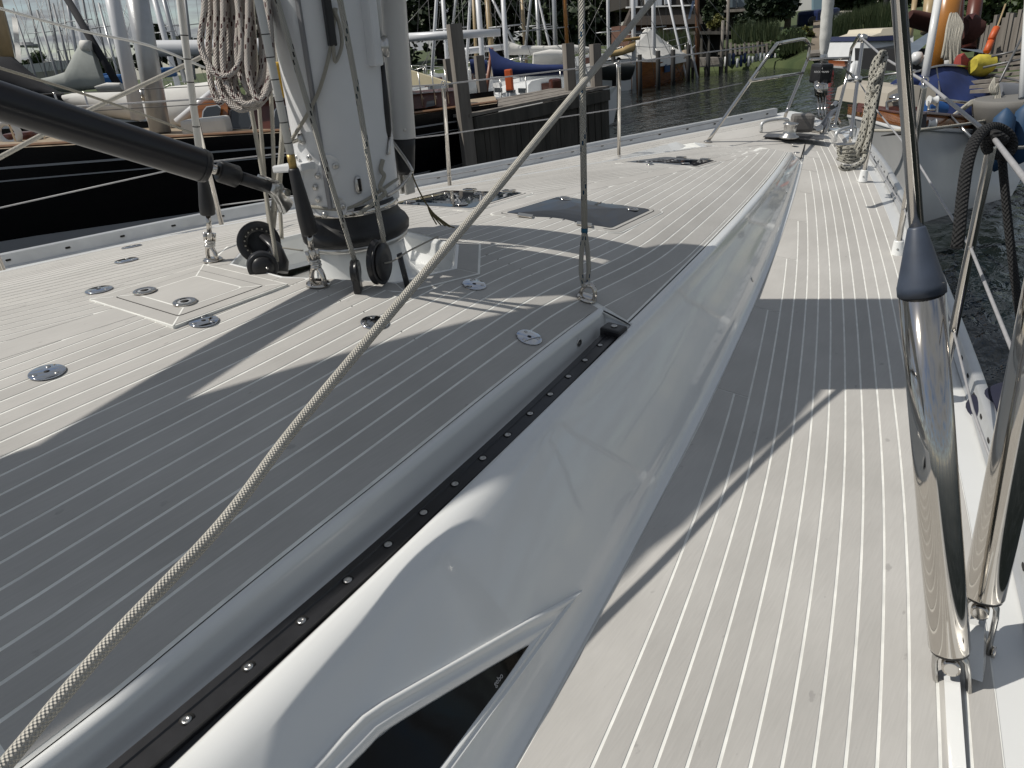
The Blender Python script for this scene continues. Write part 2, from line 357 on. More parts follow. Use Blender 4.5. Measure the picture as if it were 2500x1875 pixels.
def strip(fa, fb, y0, y1, zf, lift, hole=None, step=0.06, skirt=0.0, sub=0.2):
    """sheet between x=fa(y) and x=fb(y), with an optional hole; skirts fall from its long edges"""
    b = MB(); ys = frange(y0, y1, step)
    if hole:
        hy0 = min(p[1] for p in WELL); hy1 = max(p[1] for p in WELL)
        ys = sorted(set([round(y, 5) for y in ys] + [round(y, 5) for y in frange(max(y0, hy0), min(y1, hy1), 0.012) if y0 <= y <= y1] + [p[1] for p in WELL if y0 < p[1] < y1]))
    prev = None
    for y in ys:
        a, c = fa(y), fb(y); iv = []
        h = hole(y) if hole else None
        if c - a > 1e-4:
            if h and h[0] < c and h[1] > a:
                iv = [(a, min(c, h[0])) if h[0] - a > 1e-3 else None, (max(a, h[1]), c) if c - h[1] > 1e-3 else None]
            else: iv = [(a, c), (a, c)] if hole else [(a, c)]
        cur = (y, iv, bool(h and c > a and h[0] < c and h[1] > a))
        if prev and prev[1] and iv:
            py, piv, ph = prev
            segs = range(len(iv)) if (cur[2] or ph) else [0]
            for k in segs:
                p, q = piv[k] if k < len(piv) else None, iv[k]
                if not p or not q: continue
                n = max(1, int(math.ceil((max(p[1] - p[0], q[1] - q[0])) / sub)))
                r0 = [Vector((lerp(p[0], p[1], j / n), py, zf(lerp(p[0], p[1], j / n), py) + lift)) for j in range(n + 1)]
                r1 = [Vector((lerp(q[0], q[1], j / n), y, zf(lerp(q[0], q[1], j / n), y) + lift)) for j in range(n + 1)]
                b.grid([r0, r1], smooth=False)
                if skirt:
                    d = Vector((0, 0, skirt))
                    b.add([r0[0], r1[0], r1[0] - d, r0[0] - d], [(0, 1, 2, 3)]); b.add([r0[-1], r1[-1], r1[-1] - d, r0[-1] - d], [(3, 2, 1, 0)])
        prev = cur
    return b
def pieces(b):
    """weld a strip and split it into its connected pieces"""
    key = {}; idx = []; vs = []
    for v in b.v:
        k = (round(v[0], 5), round(v[1], 5), round(v[2], 5))
        if k not in key: key[k] = len(vs); vs.append(v)
        idx.append(key[k])
    par = list(range(len(vs)))
    def fd(a):
        while par[a] != a: par[a] = par[par[a]]; a = par[a]
        return a
    fs = [tuple(dict.fromkeys(idx[i] for i in f)) for f in b.f]
    for f in fs:
        for i in f[1:]: par[fd(f[0])] = fd(i)
    grp = {}
    for f, sm in zip(fs, b.sm):
        if len(f) > 2: grp.setdefault(fd(f[0]), []).append((f, sm))
    out = []
    for g in grp.values():
        mp = {}; nb = MB()
        for f, sm in g:
            nb.f.append(tuple(mp.setdefault(i, len(mp)) for i in f)); nb.sm.append(sm)
        nb.v = [None] * len(mp)
        for i, j in mp.items(): nb.v[j] = vs[i]
        out.append(nb)
    return out
def put_strip(b, name, m, parent):
    if b.f:
        for q in pieces(b): q.build(name, m, parent)

yacht = thing('sailing_yacht', 'pale sailing yacht under our feet with grey planked deck and white coachroof', 'yacht', (0, 0, -1.2))
# ---- hull sides
hb = MB()
ysh = frange(-2.2, 5.0, 0.2)
for sgn, Bf in ((1, B_s), (-1, B_p)):
    rows = []
    for y in ysh:
        bb = Bf(y) + (.13 if sgn > 0 else .10); z0 = zd(sgn * bb, y)
        rows.append([Vector((sgn * bb, y, z0 + .0)), Vector((sgn * (bb + .01), y, z0 - .03)), Vector((sgn * bb * .99, y, z0 - .5)), Vector((sgn * bb * .9, y, -1.15 + .0)), Vector((sgn * bb * .55, y, -1.6))])
    hb.grid(rows, flip=sgn > 0)
hull = hb.build('hull', GEL, yacht)
# ---- deck sheet (white) and planks
deck = strip(lambda y: -B_p(y) - .11, lambda y: B_s(y) + .14, -2.2, 5.0, zd, 0.0, sub=0.15).build('deck', GEL, yacht)
strip(lambda y: -B_p(y) - .002, lambda y: B_s(y) + .002, -2.2, 4.8, zd, 0.0014, sub=0.12).build('seam_bed', CAULK, deck)
PW = 0.0450
def slope(Bf, y): return (Bf(y + .01) - Bf(y - .01)) / .02
def seam_x(Bf, k, y): return Bf(y) - PW * k * math.sqrt(1 + slope(Bf, y) ** 2)
inner_s = interp([(-2.2, 1.44), (-.873, 1.262), (-.478, 1.20), (-.192, 1.148), (.314, 1.06), (1.718, .768), (2.931, .478), (3.7, .28), (4.0, .22), (4.3, .17), (4.6, .12), (5, .06)])
inner_p = interp([(-2.2, 1.72), (-.62, 1.42), (.23, 1.30), (1.44, 1.08), (2.75, .83), (3.6, .58), (3.85, .42), (4.1, .24), (4.6, .12), (5, .06)])
def deck_planks(Bf, inner, sg, margin, y_lo, y_hi):
    ends = []
    for k in range(0, 32):
        ye = None
        for y in frange(y_lo, y_hi, .01):
            if seam_x(Bf, k, y) < inner(y) + margin: ye = y; break
        ends.append(y_hi if ye is None else ye)
    kk = 0
    for k in range(0, 31):
        e = ends[k + 1]
        if e <= y_lo + .02: break
        kk = k + 1
        def fa(y, k=k): return seam_x(Bf, k + 1, y) + .0031
        def fb(y, k=k): return seam_x(Bf, k, y) - (.0031 if k else .001)
        if sg > 0: b = strip(fa, fb, y_lo, e, zd, .0025, skirt=.0025, sub=1)
        else: b = strip(lambda y, g=fb: -g(y), lambda y, g=fa: -g(y), y_lo, e, zd, .0025, skirt=.0025, sub=1)
        put_strip(b, 'plank', PLANK, deck)
    # stepped inner margin board
    def last(y):
        k = 0
        while k + 1 < len(ends) and ends[k + 1] > y + 1e-6: k += 1
        return k
    cuts = sorted(set([y_lo] + [e for e in ends if y_lo < e < y_hi] + [y_hi]))
    for a, c in zip(cuts[:-1], cuts[1:]):
        if c - a < .004: continue
        k = last((a + c) / 2)
        fa = lambda y: inner(y) + .002
        fb = lambda y, k=k: seam_x(Bf, k, y) - .0031
        a2 = a + (.005 if a > y_lo else 0)
        if sg > 0: b = strip(fa, fb, a2 - (.0 if a > y_lo else 0), c, zd, .0025, skirt=.0025, sub=1)
        else: b = strip(lambda y, g=fb: -g(y), lambda y, g=fa: -g(y), a2, c, zd, .0025, skirt=.0025, sub=1)
        put_strip(b, 'margin_plank', PLANK, deck)
deck_planks(B_s, inner_s, 1, .058, -2.2, 4.78)
deck_planks(B_p, inner_p, -1, .058, -1.0, 4.72)

# ---- coachroof: outer shell with track recess
croof = MB()
ZFLOOR = .250
def wall_profile(y, aft):
    """points from the plank edge outwards and down to the deck"""
    foot = xf(y); zdk = zd(foot, y)
    k = max(0, min(1, (y + .9) / 1.1)); k = k * k * (3 - 2 * k); xo = rim_x(y); zrim = ze_s(y) + .003
    out = [(xo + .000, zrim), (xo + .010, zrim + .0008), (xo + lerp(.024, .015, k), zrim - .001), (xo + lerp(.040, .021, k), zrim - lerp(.006, .005, k)), (xo + lerp(.056, .025, k), zrim - lerp(.016, .012, k)), (xo + lerp(.068, .029, k), zrim - lerp(.029, .022, k))]
    if not aft:
        x = xe_fwd(y); z = zr(x, y)
        P = [(x - .004, z - .004), (x + .002, z + .002), (x + .008, z + .0035)] + out
    else:
        x = xe_aft(y); z = zr(x, y); zf = ZFLOOR
        P = [(x - .004, z - .004), (x + .001, z + .003), (x + .008, z + .004), (x + .016, z - .002), (x + .021, z - .014), (x + .026, zf + .016), (x + .032, zf + .005), (x + .044, zf),
             (xo - .022, zf), (xo - .013, lerp(zf, zrim, .35)), (xo - .007, lerp(zf, zrim, .85))] + out
    x1, z1 = P[-1]
    for t in (.12, .3, .5, .7, .85, .93):
        bul = .004 * math.sin(math.pi * t)
        P.append((lerp(x1, foot - .008, t) + bul, lerp(z1, zdk + .022, t)))
    P += [(foot - .004, zdk + .010), (foot + .004, zdk + .0045), (foot + .018, zdk + .0035)]
    return [Vector((a, y, c)) for a, c in P]
rowsA = [wall_profile(y, True) for y in frange(-2.2, YN, .06)]
rowsF = [wall_profile(y, False) for y in frange(YN + .012, YF, .06)]
croof.grid(rowsA, flip=True); croof.grid(rowsF, flip=True)
# end wall of the recess
pa, pf = rowsA[-1], rowsF[0]
end = [pa[2], pa[4], pa[5], pa[7], pa[8], pa[9], pa[10], pa[11], pa[12]]
top = []
for p in end:
    xx = min(p.x, xe_fwd(YN) + .03); top.append(Vector((xx, YN + .012, max(p.z, zr(min(xx, xe_fwd(YN)), YN) + .004 - max(0, xx - xe_fwd(YN)) * .25))))
croof.grid([end, [Vector((e.x, YN + .006, t.z - .003)) for e, t in zip(end, top)], top], flip=True)
# outer skin joining the two profiles past the recess
tail = [pa[i] for i in range(11, len(pa))]; tailF = pf[-len(tail):] if len(pf) >= len(tail) else pf
nn = min(len(tail), len(tailF)); croof.grid([tail[-nn:], tailF[-nn:]], flip=True)
# front slope and port side
rows = []
for i in range(9):
    t = i / 8; xs = lerp(-xe_p(YF), xe_fwd(YF) + .03, t); x2 = lerp(-xe_p(YF) - .08, xf(YF + .1) + .0, t)
    rows.append([Vector((xs, YF, zr(min(xs, xe_fwd(YF)), YF) - .001)), Vector((xs, YF + .015, zr(min(xs, xe_fwd(YF)), YF) - .006)), Vector((x2, YF + .12, zd(x2, YF + .12) + .003))])
croof.grid(rows, flip=True)
ff = rowsF[-1]; corner = [Vector((xf(YF + .1), YF + .12, zd(xf(YF + .1), YF + .12) + .003)), Vector((xe_fwd(YF) + .03, YF + .015, zr(xe_fwd(YF), YF) - .006))]
croof.add(ff[3:] + [corner[0]] + [corner[1]], [tuple(range(len(ff) - 3 + 2))])
rp_ = []
for y in frange(-2.2, YF, .1):
    x = -xe_p(y); z = zr(x, y); fx = x - .17; zk = zd(fx, y)
    rp_.append([Vector((x + .004, y, z - .004)), Vector((x - .003, y, z + .004)), Vector((x - .014, y, z + .004)), Vector((x - .03, y, z - .01)), Vector((fx + .01, y, zk + .02)), Vector((fx - .01, y, zk + .004))])
croof.grid(rp_)
coach = croof.build('coachroof', GEL, yacht)
wallbvh = BVHTree.FromPolygons([Vector(v) for v in croof.v], croof.f)
# roof sheet (white under the planks), dark joint round its edge
roofb = strip(lambda y: -xe_p(y) + .002, lambda y: roof_edge(y) - .002, -2.2, YF, zr, 0.0016, hole=well_range, sub=.05)
roof = roofb.build('roof_deck', CAULK, yacht)
roofbvh = BVHTree.FromPolygons([Vector(v) for v in roofb.v], roofb.f)
def on_roof(px, py, lift=0.0):
    h = roofbvh.ray_cast(EYE, yray(px, py).normalized())
    p = h[0] if h[0] is not None else yz(px, py, .42)
    return Vector((p.x, p.y, p.z + lift))
def on_wall(px, py):
    h = wallbvh.ray_cast(EYE, yray(px, py).normalized()); return h[0], h[1]
jb = MB()
for y0, y1, f in ((-2.2, YN - .006, xe_aft), (YN + .02, YF, xe_fwd)):
    jb.grid([[Vector((f(y) - .0075, y, zr(f(y), y) + .0012)), Vector((f(y) - .0005, y, zr(f(y), y) + .0012))] for y in frange(y0, y1, .06)])
jb.grid([[Vector((-xe_p(y) + .0005, y, zr(-xe_p(y), y) + .0012)), Vector((-xe_p(y) + .0075, y, zr(-xe_p(y), y) + .0012))] for y in frange(-2.2, YF, .06)])
jb.grid([[Vector((xe_aft(YN - .02) + t * .115, YN - .006 + t * .012 + d, zr(xe_aft(YN) + t * .11, YN) + .0012)) for d in (0, .008)] for t in (0, .5, 1)])
jb.build('edge_joint', DARK, roof)
# roof planks: starboard and port, cut at the king plank in the middle
PR = 0.0432
king = interp([(-2.2, -.03), (-.4, -.03), (.3, .0), (3, .03)])
KW = 0.050
def roof_planks(edge, sg, first):
    for k in range(0, 26):
        def xo(y, k=k): return edge(y) - .0085 if k == 0 else edge(y) - first - PR * (k - 1) - .0030
        def xi(y, k=k): return edge(y) - first - PR * k + .0030
        def lim(y): return sg * king(y) + KW + .0025
        def fa(y, xi=xi): return max(xi(y), lim(y))
        def fb(y, xo=xo): return xo(y)
        if sg > 0:
            if k == 0: segs = [(-2.2, YN - .004), (YN + .024, YF - .004)]
            else: segs = [(-2.2, YF - .004)]
        else: segs = [(-2.2, YF - .004)]
        for a, c in segs:
            if sg > 0: b = strip(fa, fb, a, c, zr, .0024, hole=well_range, skirt=.0024, sub=1)
            else: b = strip(lambda y, g=fb: -g(y), lambda y, g=fa: -g(y), a, c, zr, .0024, hole=well_range, skirt=.0024, sub=1)
            put_strip(b, 'plank', PLANK, roof)
def edge_cont(y):                              # starboard seams run on past the recess: blend the two edge lines
    t = max(0, min(1, (y - .0) / 1.0)); return lerp(xe_aft(y) if y < .207 else xe_aft(.207) - (y - .207) * .11, xe_fwd(y) - .012, t * t * (3 - 2 * t))
def stbd_edge(y): return edge_cont(y)
roof_planks(stbd_edge, 1, .066)
roof_planks(lambda y: xe_p(y) - .008, -1, .05)
# plank between the first starboard seam and the rim forward of the recess is widened to reach it
b = strip(lambda y: max(stbd_edge(y) - .004, .05), lambda y: xe_fwd(y) - .0085, YN + .024, YF - .004, zr, .0024, skirt=.0024, sub=1)
put_strip(b, 'plank', PLANK, roof)
b = strip(lambda y: king(y) - KW, lambda y: king(y) + KW, -2.2, YF - .004, zr, .0024, hole=well_range, skirt=.0024, sub=1); put_strip(b, 'king_plank', PLANK, roof)
# foredeck board between the two runs of side planks
put_strip(strip(lambda y: -inner_p(y) + .001, lambda y: inner_s(y) - .001, YF + .13, 4.70, zd, .0022, skirt=.002, sub=.2), 'foredeck_board', PLANK, deck)
# ================================================================== fittings on the yacht
def frame_at(p, d=.02):
    """tangent frame of the coachroof at p"""
    n = Vector(((zr(p.x - d, p.y) - zr(p.x + d, p.y)) / (2 * d), (zr(p.x, p.y - d) - zr(p.x, p.y + d)) / (2 * d), 1)).normalized()
    y = (Vector((0, 1, 0)) - n * n.y).normalized(); x = y.cross(n); return Matrix((x, y, n)).transposed()
# ---- genoa track in its recess
tb = MB(); ys = frange(-2.2, .165, .1)
def tx(y): return rim_x(y) - .037
def tzf(y): return ZFLOOR + .001
prof = [(a * 1.04, c * 1.08) for a, c in ((-.026, 0), (-.026, .012), (-.018, .016), (-.018, .024), (-.022, .026), (-.022, .032), (-.009, .032), (-.007, .0295), (.007, .0295), (.009, .032), (.022, .032), (.022, .026), (.018, .024), (.018, .016), (.026, .012), (.026, 0))]
tb.grid([[Vector((tx(y) + a, y, tzf(y) + c)) for a, c in prof] for y in ys], smooth=False)
track = tb.build('genoa_track', BLACK, yacht)
y = .15; cap = MB(); cap.bbox((tx(y), y + .028, tzf(y) + .027), (.062, .05, .05), .006); capo = cap.build('end_stop', BLACK, yacht)
MB().lathe([(.009, 0), (.009, .002), (.006, .003), (.004, .0015), (0, .001)], (tx(y), y + .03, tzf(y) + .0525), n=14).build('screw', STEELB, capo)
k = 0
for y in frange(-1.9, .09, .0995):
    p = Vector((tx(y), y, tzf(y) + .0322))
    h = MB(); h.lathe([(.010, 0.0), (.010, .0008), (.0, .0008)], p, n=12); ho = h.build('bolt_hole', DARK, track)
    MB().lathe([(.007, 0.0), (.007, .0014), (.0035, .0018), (.0025, .001), (0, .001)], p + Vector((0.0012, -.0012, .0008)), n=10).build('bolt', STEELB, track)
# drain on the inner recess wall
p = Vector((xe_aft(.06) + .0245, .06, tzf(.06) + .04)); MB().lathe([(.011, 0), (.011, .002), (.007, .0025), (0, .0005)], p, (1, 0, .1), n=14).build('drain', STEELB, yacht)
for px, py in ((1836, 683), (1920, 470)):
    q, n = on_wall(px, py)
    if q: MB().lathe([(.010, 0), (.010, .002), (0, .002)], q, n if n.x > 0 else -n, n=12, sx=1.0).build('wall_drain', STEELB, yacht)

# ---- window in the coachroof side
GLASS = mk('dark_window', (0.004, 0.004, 0.004), rough=0.05, spec=0.22)
def wall_uv(pts):
    out = []
    for px, py in pts:
        q, n = on_wall(px, py); out.append(q)
    return out
W_out = [(1417, 1441), (1290, 1511), (1150, 1590), (1020, 1663), (930, 1714), (880, 1748), (838, 1790), (790, 1845), (750, 1890)]
W_in = [(1289, 1575), (1230, 1609), (1140, 1663), (1060, 1711), (985, 1757), (930, 1792), (893, 1832), (862, 1862), (830, 1900)]
bo = [(1417, 1441), (1330, 1560), (1245, 1676), (1100, 1876), (1080, 1905)]
bi = [(1289, 1575), (1225, 1668), (1150, 1768), (1070, 1876), (1050, 1905)]
def wall_near(px, py):
    q, n = on_wall(px, min(py, 1874)); 
    if py > 1874:
        q2, _ = on_wall(px + (1 if px > 1000 else 3), 1860); q = q + (q - q2) * ((py - 1874) / 14.0)
    if n.z < 0 or n.x < 0: n = -n
    return q, n
def ring(outer, inner, name):
    wf = MB(); rows = []
    for (a, c) in zip(outer, inner):
        (q, n), (r_, m_) = wall_near(*a), wall_near(*c); n = (n + m_).normalized()
        d = (r_ - q)
        rows.append([q - n * .001, q + n * .006, q + d * .06 + n * .0085, q + d * .16 + n * .0085, q + d * .30 + n * .0045, q + d * .55 + n * .005, q + d * .62 + n * .007, q + d * .70 + n * .007, q + d * .90 + n * .003, r_ + n * .002, r_ - n * .006])
    wf.grid(rows); return wf
wfo = ring(W_out, W_in, 'f').build('window', GEL, yacht)
ring(bo, bi, 'f').build('lower_frame', GEL, wfo)
def resample(P, n):
    L = [0]
    for a, c in zip(P[:-1], P[1:]): L.append(L[-1] + math.hypot(c[0] - a[0], c[1] - a[1]))
    out = []
    for i in range(n):
        d = L[-1] * i / (n - 1); k = max(q for q in range(len(L)) if L[q] <= d + 1e-9); k = min(k, len(P) - 2); f = (d - L[k]) / (L[k + 1] - L[k]); out.append((lerp(P[k][0], P[k + 1][0], f), lerp(P[k][1], P[k + 1][1], f)))
    return out
gb = MB(); gA, gB = resample(W_in, 14), resample(bi, 14)
def lifted(p): q, n = wall_near(*p); return q + n * .0030
gb.grid([[lifted(a).lerp(lifted(c), f) for f in (0, .25, .5, .75, 1)] for a, c in zip(gA, gB)]); gb.build('pane', GLASS, wfo)
# small print on the pane
PRINT = mk('pale_print', (.35, .35, .36), rough=.6)
def text(body, size, M, parent, m, name='lettering', extr=0.0004):
    cu = bpy.data.curves.new(name, 'FONT'); cu.body = body; cu.size = size; cu.align_x = 'CENTER'; cu.align_y = 'CENTER'; cu.extrude = extr
    ob = bpy.data.objects.new(name, cu); COL.objects.link(ob); dg = bpy.context.evaluated_depsgraph_get()
    me = bpy.data.meshes.new_from_object(ob.evaluated_get(dg)); bpy.data.objects.remove(ob)
    o = bpy.data.objects.new(name, me); COL.objects.link(o); me.materials.append(m); o.parent = parent
    b = BASE[_root(parent)]; o.matrix_local = Matrix.Translation(-b) @ M; return o
q, n = wall_near(1213, 1660); q2, _ = wall_near(1228, 1640)
t = (q2 - q).normalized(); bx_ = n.cross(t).normalized()
Mx = Matrix((t, bx_, n)).transposed().to_4x4(); Mx.translation = q + n * .0036
text('gebo', .013, Mx, wfo, PRINT)

# ---- hatches
TINT = mk('smoked_acrylic', (0.006, 0.009, 0.016), rough=0.03, spec=0.5)
SEALW = mk('seal_white', (.8, .8, .77), rough=.5)
def roundrect(w, h, r, n=5):
    out = []
    for cx, cy, a0 in ((w / 2 - r, h / 2 - r, 0), (-w / 2 + r, h / 2 - r, 90), (-w / 2 + r, -h / 2 + r, 180), (w / 2 - r, -h / 2 + r, 270)):
        for i in range(n + 1): a = R(a0 + 90 * i / n); out.append((cx + r * math.cos(a), cy + r * math.sin(a)))
    return out
def local_quad(px):                                   # four seen corners -> centre, size, frame
    P = [on_roof(*p) for p in px]; c = sum(P, Vector()) / 4
    return P, c
def quad_poly(P, grow, r, lift, n=4):
    """rounded quadrilateral lying on the coachroof, grown outwards by grow metres"""
    c = sum(P, Vector()) / 4; Q = []
    for i in range(4):
        a, b, d = P[i - 1], P[i], P[(i + 1) % 4]
        u = (b - a); v = (d - b); u.z = v.z = 0; u.normalize(); v.normalize()
        n1 = Vector((u.y, -u.x, 0)); n2 = Vector((v.y, -v.x, 0))
        if n1.dot(b - c) < 0: n1 = -n1
        if n2.dot(b - c) < 0: n2 = -n2
        bis = (n1 + n2).normalized(); Q.append(b + bis * (grow / max(.35, bis.dot(n1))))
    out = []
    for i in range(4):
        a, b, d = Q[i - 1], Q[i], Q[(i + 1) % 4]; p0 = b + (a - b).normalized() * r; p2 = b + (d - b).normalized() * r
        for k in range(n + 1):
            t = k / n; q = p0 * (1 - t) ** 2 + b * 2 * t * (1 - t) + p2 * t * t; out.append(Vector((q.x, q.y, zr(q.x, q.y) + lift)))
    return out
def slab(P, grow, r, lift, depth=.012):
    b = MB(); t = quad_poly(P, grow, r, lift); n = len(t); c = sum(t, Vector()) / n
    def sc(f): 
        o = [c.lerp(v, f) for v in t]; return [Vector((q.x, q.y, zr(q.x, q.y) + lift)) for q in o]
    rg = [[v - Vector((0, 0, depth)) for v in t], t, sc(.75), sc(.5), sc(.25), sc(.02)]
    b.grid([q + [q[0]] for q in rg], smooth=False); return b
def hatch(corners, knobs, hinges):
    P = [on_roof(*p) for p in corners]; c = sum(P, Vector()) / 4
    def at(u, v):                                      # u along the near edge, v from near to far
        a = P[0].lerp(P[3], u); d = P[1].lerp(P[2], u); return a.lerp(d, v)
    ho = slab(P, .045, .05, .0040).build('deck_hatch', CAULK, yacht)
    slab(P, .040, .046, .0052).build('margin_ring', PLANK, ho); slab(P, .017, .030, .0056).build('gasket', DARK, ho)
    slab(P, .014, .028, .0062).build('frame', PLANK, ho); slab(P, .002, .022, .0074).build('pane', TINT, ho)
    n = frame_at(c).col[2]
    for (u, v) in knobs:
        q = at(u, v); q.z = zr(q.x, q.y) + .0075
        kb = MB(); kb.lathe([(.026, 0), (.026, .002), (.023, .0045), (.016, .005), (.015, .0035), (.0, .0035)], q, n, n=20); kb.build('handle', STEEL, ho)
    ax = (P[3] - P[0]).normalized(); F = Matrix((ax, n.cross(ax), n)).transposed()
    for (u, v) in hinges:
        q = at(u, v); q.z = zr(q.x, q.y) + .008; MB().bbox(q, (.055, .034, .006), .002, M=F).build('hinge', STEEL, ho)
    return ho
k6 = 600 / 2212
def hz(x, y): return (880 + x * k6, 380 + y * k6)
def fz(x, y): return (1380 + x * k6, 330 + y * k6)
hatch([hz(275, 445), hz(760, 325), hz(1460, 345), hz(985, 485)], [(.16, .12), (.82, .12)], [(.3, 1.06), (.8, 1.06)])
hatch([hz(1310, 525), hz(1790, 380), (1587, 515), (1490, 560)], [(.12, .90), (.86, .86)], [(.22, -.06), (.78, -.06)])
hatch([fz(530, 250), fz(900, 203), fz(1340, 237), fz(1170, 287)], [(.16, .14), (.82, .14)], [(.3, 1.06), (.8, 1.06)])
# chain stopper eyes on the foredeck roof
p = on_roof(*fz(765, 268)); MB().lathe([(.022, 0), (.022, .003), (.014, .006), (.009, .014), (.0, .015)], p, n=16).build('deck_eye', STEEL, yacht)

# ---- flush hatch behind the mast (planked lid with two latches)
P = [on_roof(*q) for q in ((275, 726), (497, 666), (654, 706), (428, 773))]; c = sum(P, Vector()) / 4; M = frame_at(c)
e1 = ((P[3] - P[0]) + (P[2] - P[1])) / 2; e2 = ((P[1] - P[0]) + (P[2] - P[3])) / 2; w, h = e1.length, e2.length
n = M.col[2]; ax = (e1 - n * e1.dot(n)).normalized(); ay = n.cross(ax); F = Matrix((ax, ay, n)).transposed()
lid = None
for s, z, m, nm in ((.090, .0040, CAULK, 'flush_hatch'), (.080, .0050, PLANK, 'margin_plank'), (.003, .0055, DARK, 'lid_joint'), (-.002, .0060, PLANK, 'lid_border'), (-.072, .0064, CAULK, 'lid_seam'), (-.081, .0068, PLANK, 'lid_plank')):
    b = MB(); b.prism(roundrect(w + s, h + s, .012 if s < .05 else .002, 3), -.01, z, F, c); o = b.build(nm, m, lid if lid else yacht); lid = lid or o
for sx in (-1, 1):
    for sy in (-1, 1):                                 # mitred corners
        for f0, f1, zz in ((-.081, -.006, .0064), (.006, .086, .0055)):
            a = Vector((sx * (w + f0) / 2, sy * (h + f0) / 2, zz)); d_ = Vector((sx * (w + f1) / 2, sy * (h + f1) / 2, zz)); t = (d_ - a).normalized(); nn_ = Vector((-t.y, t.x, 0)) * .0022
            q = [c + F @ (a + nn_), c + F @ (d_ + nn_), c + F @ (d_ - nn_), c + F @ (a - nn_)]
            MB().add(q, [(0, 1, 2, 3)]).build('mitre_seam', CAULK, lid)
for px in ((355, 717), (453, 744)):
    p = on_roof(*px, .006); fr = frame_at(p)
    lt = MB(); lt.lathe([(.029, 0), (.029, .0035), (.026, .005), (.019, .005), (.018, .003), (.0, .003)], p, fr.col[2], n=24); lo = lt.build('latch', STEEL, lid)
    MB().lathe([(.017, 0.0032), (.0155, .0036), (.0, .0036)], p, fr.col[2], n=20).build('latch_ring', ALU, lo)
    MB().lathe([(.011, 0.0037), (.0, .0041)], p, fr.col[2], n=8).build('key_hole', DARK, lo)
# ---- round deck plates
CHROME = mk('blue_chrome', (.60, .62, .66), rough=.06, metal=1.0, var=.03, vscale=30)
for px in ((116, 912), (242, 710), (309, 638), (322, 604), (498, 787), (1158, 697), (915, 790), (1292, 826)):
    p = on_roof(*px, .0028); fr = frame_at(p); n = fr.col[2]
    o = MB().lathe([(.0345, 0), (.0345, .0012), (.0325, .0024), (.0, .0024)], p, n, n=28).build('deck_plate', CHROME, yacht)
    MB().lathe([(.0058, .0025), (.0, .0027)], p, n, n=10).build('socket', DARK, o)
    for i in range(3):
        a = R(30 + 120 * i); q = p + fr @ Vector((.023 * math.cos(a), .023 * math.sin(a), .0024))
        MB().lathe([(.0052, 0), (.0048, .0005), (.0, .0006)], q, n, n=10).build('screw', STEELB, o)

# ---- mast well
wb = MB(); nW = len(WELL); top = [Vector((x, y, zr(x, y) + .004)) for x, y in WELL]; cx = sum(p[0] for p in WELL) / nW; cy = sum(p[1] for p in WELL) / nW
def inset(f, dz): return [Vector((cx + (p.x - cx) * f, cy + (p.y - cy) * f, p.z + dz)) for p in top]
rings = [inset(1.02, -.001), inset(1.005, .0015), inset(.99, .0005), inset(.97, -.012), inset(.95, -.055), inset(.90, -.085), inset(.84, -.095)]
rings = [r_ + [r_[0]] for r_ in rings]; wb.grid(rings, smooth=False)
well = wb.build('mast_well', GEL, yacht)
mg = MB(); m0 = [Vector((cx + (p.x - cx) * 1.02, cy + (p.y - cy) * 1.02, p.z - .0005)) for p in top]; m1 = [Vector((cx + (x - cx) * 1.19, cy + (y - cy) * 1.22, zr(cx + (x - cx) * 1.19, cy + (y - cy) * 1.22) + .0046)) for x, y in WELL]
m2 = [Vector((cx + (x - cx) * 1.21, cy + (y - cy) * 1.24, zr(cx + (x - cx) * 1.21, cy + (y - cy) * 1.24) + .0040)) for x, y in WELL]
MB().grid([m1 + [m1[0]], m2 + [m2[0]]], smooth=False).build('well_seam', CAULK, yacht)
for i in range(nW):                                   # eight margin boards round the well
    j = (i + 1) % nW; d = .0025
    a0, a1, b0, b1 = m0[i], m0[j], m1[i], m1[j]; t = (a1 - a0).normalized() * d
    MB().add([a0 + t, a1 - t, b1 - t, b0 + t], [(0, 1, 2, 3)]).build('margin_plank', PLANK, yacht)
MB().grid([[Vector((p.x, p.y, p.z - .0008)) for p in m0 + [m0[0]]], [Vector((p.x, p.y, p.z - .0008)) for p in m1 + [m1[0]]]], smooth=False).build('margin_bed', CAULK, yacht)
MX, MY = 0.075, -0.045                                  # mast centre
wf_ = MB(); wf_.lathe([(.40, -.115), (.27, -.10), (.19, -.085), (.162, -.05), (.150, .0), (.147, .05), (.145, .07)], (MX, MY, zr(MX, MY) + .0), n=32, sx=.80, sy=1.0); wf_.build('mast_collar', GEL, yacht)

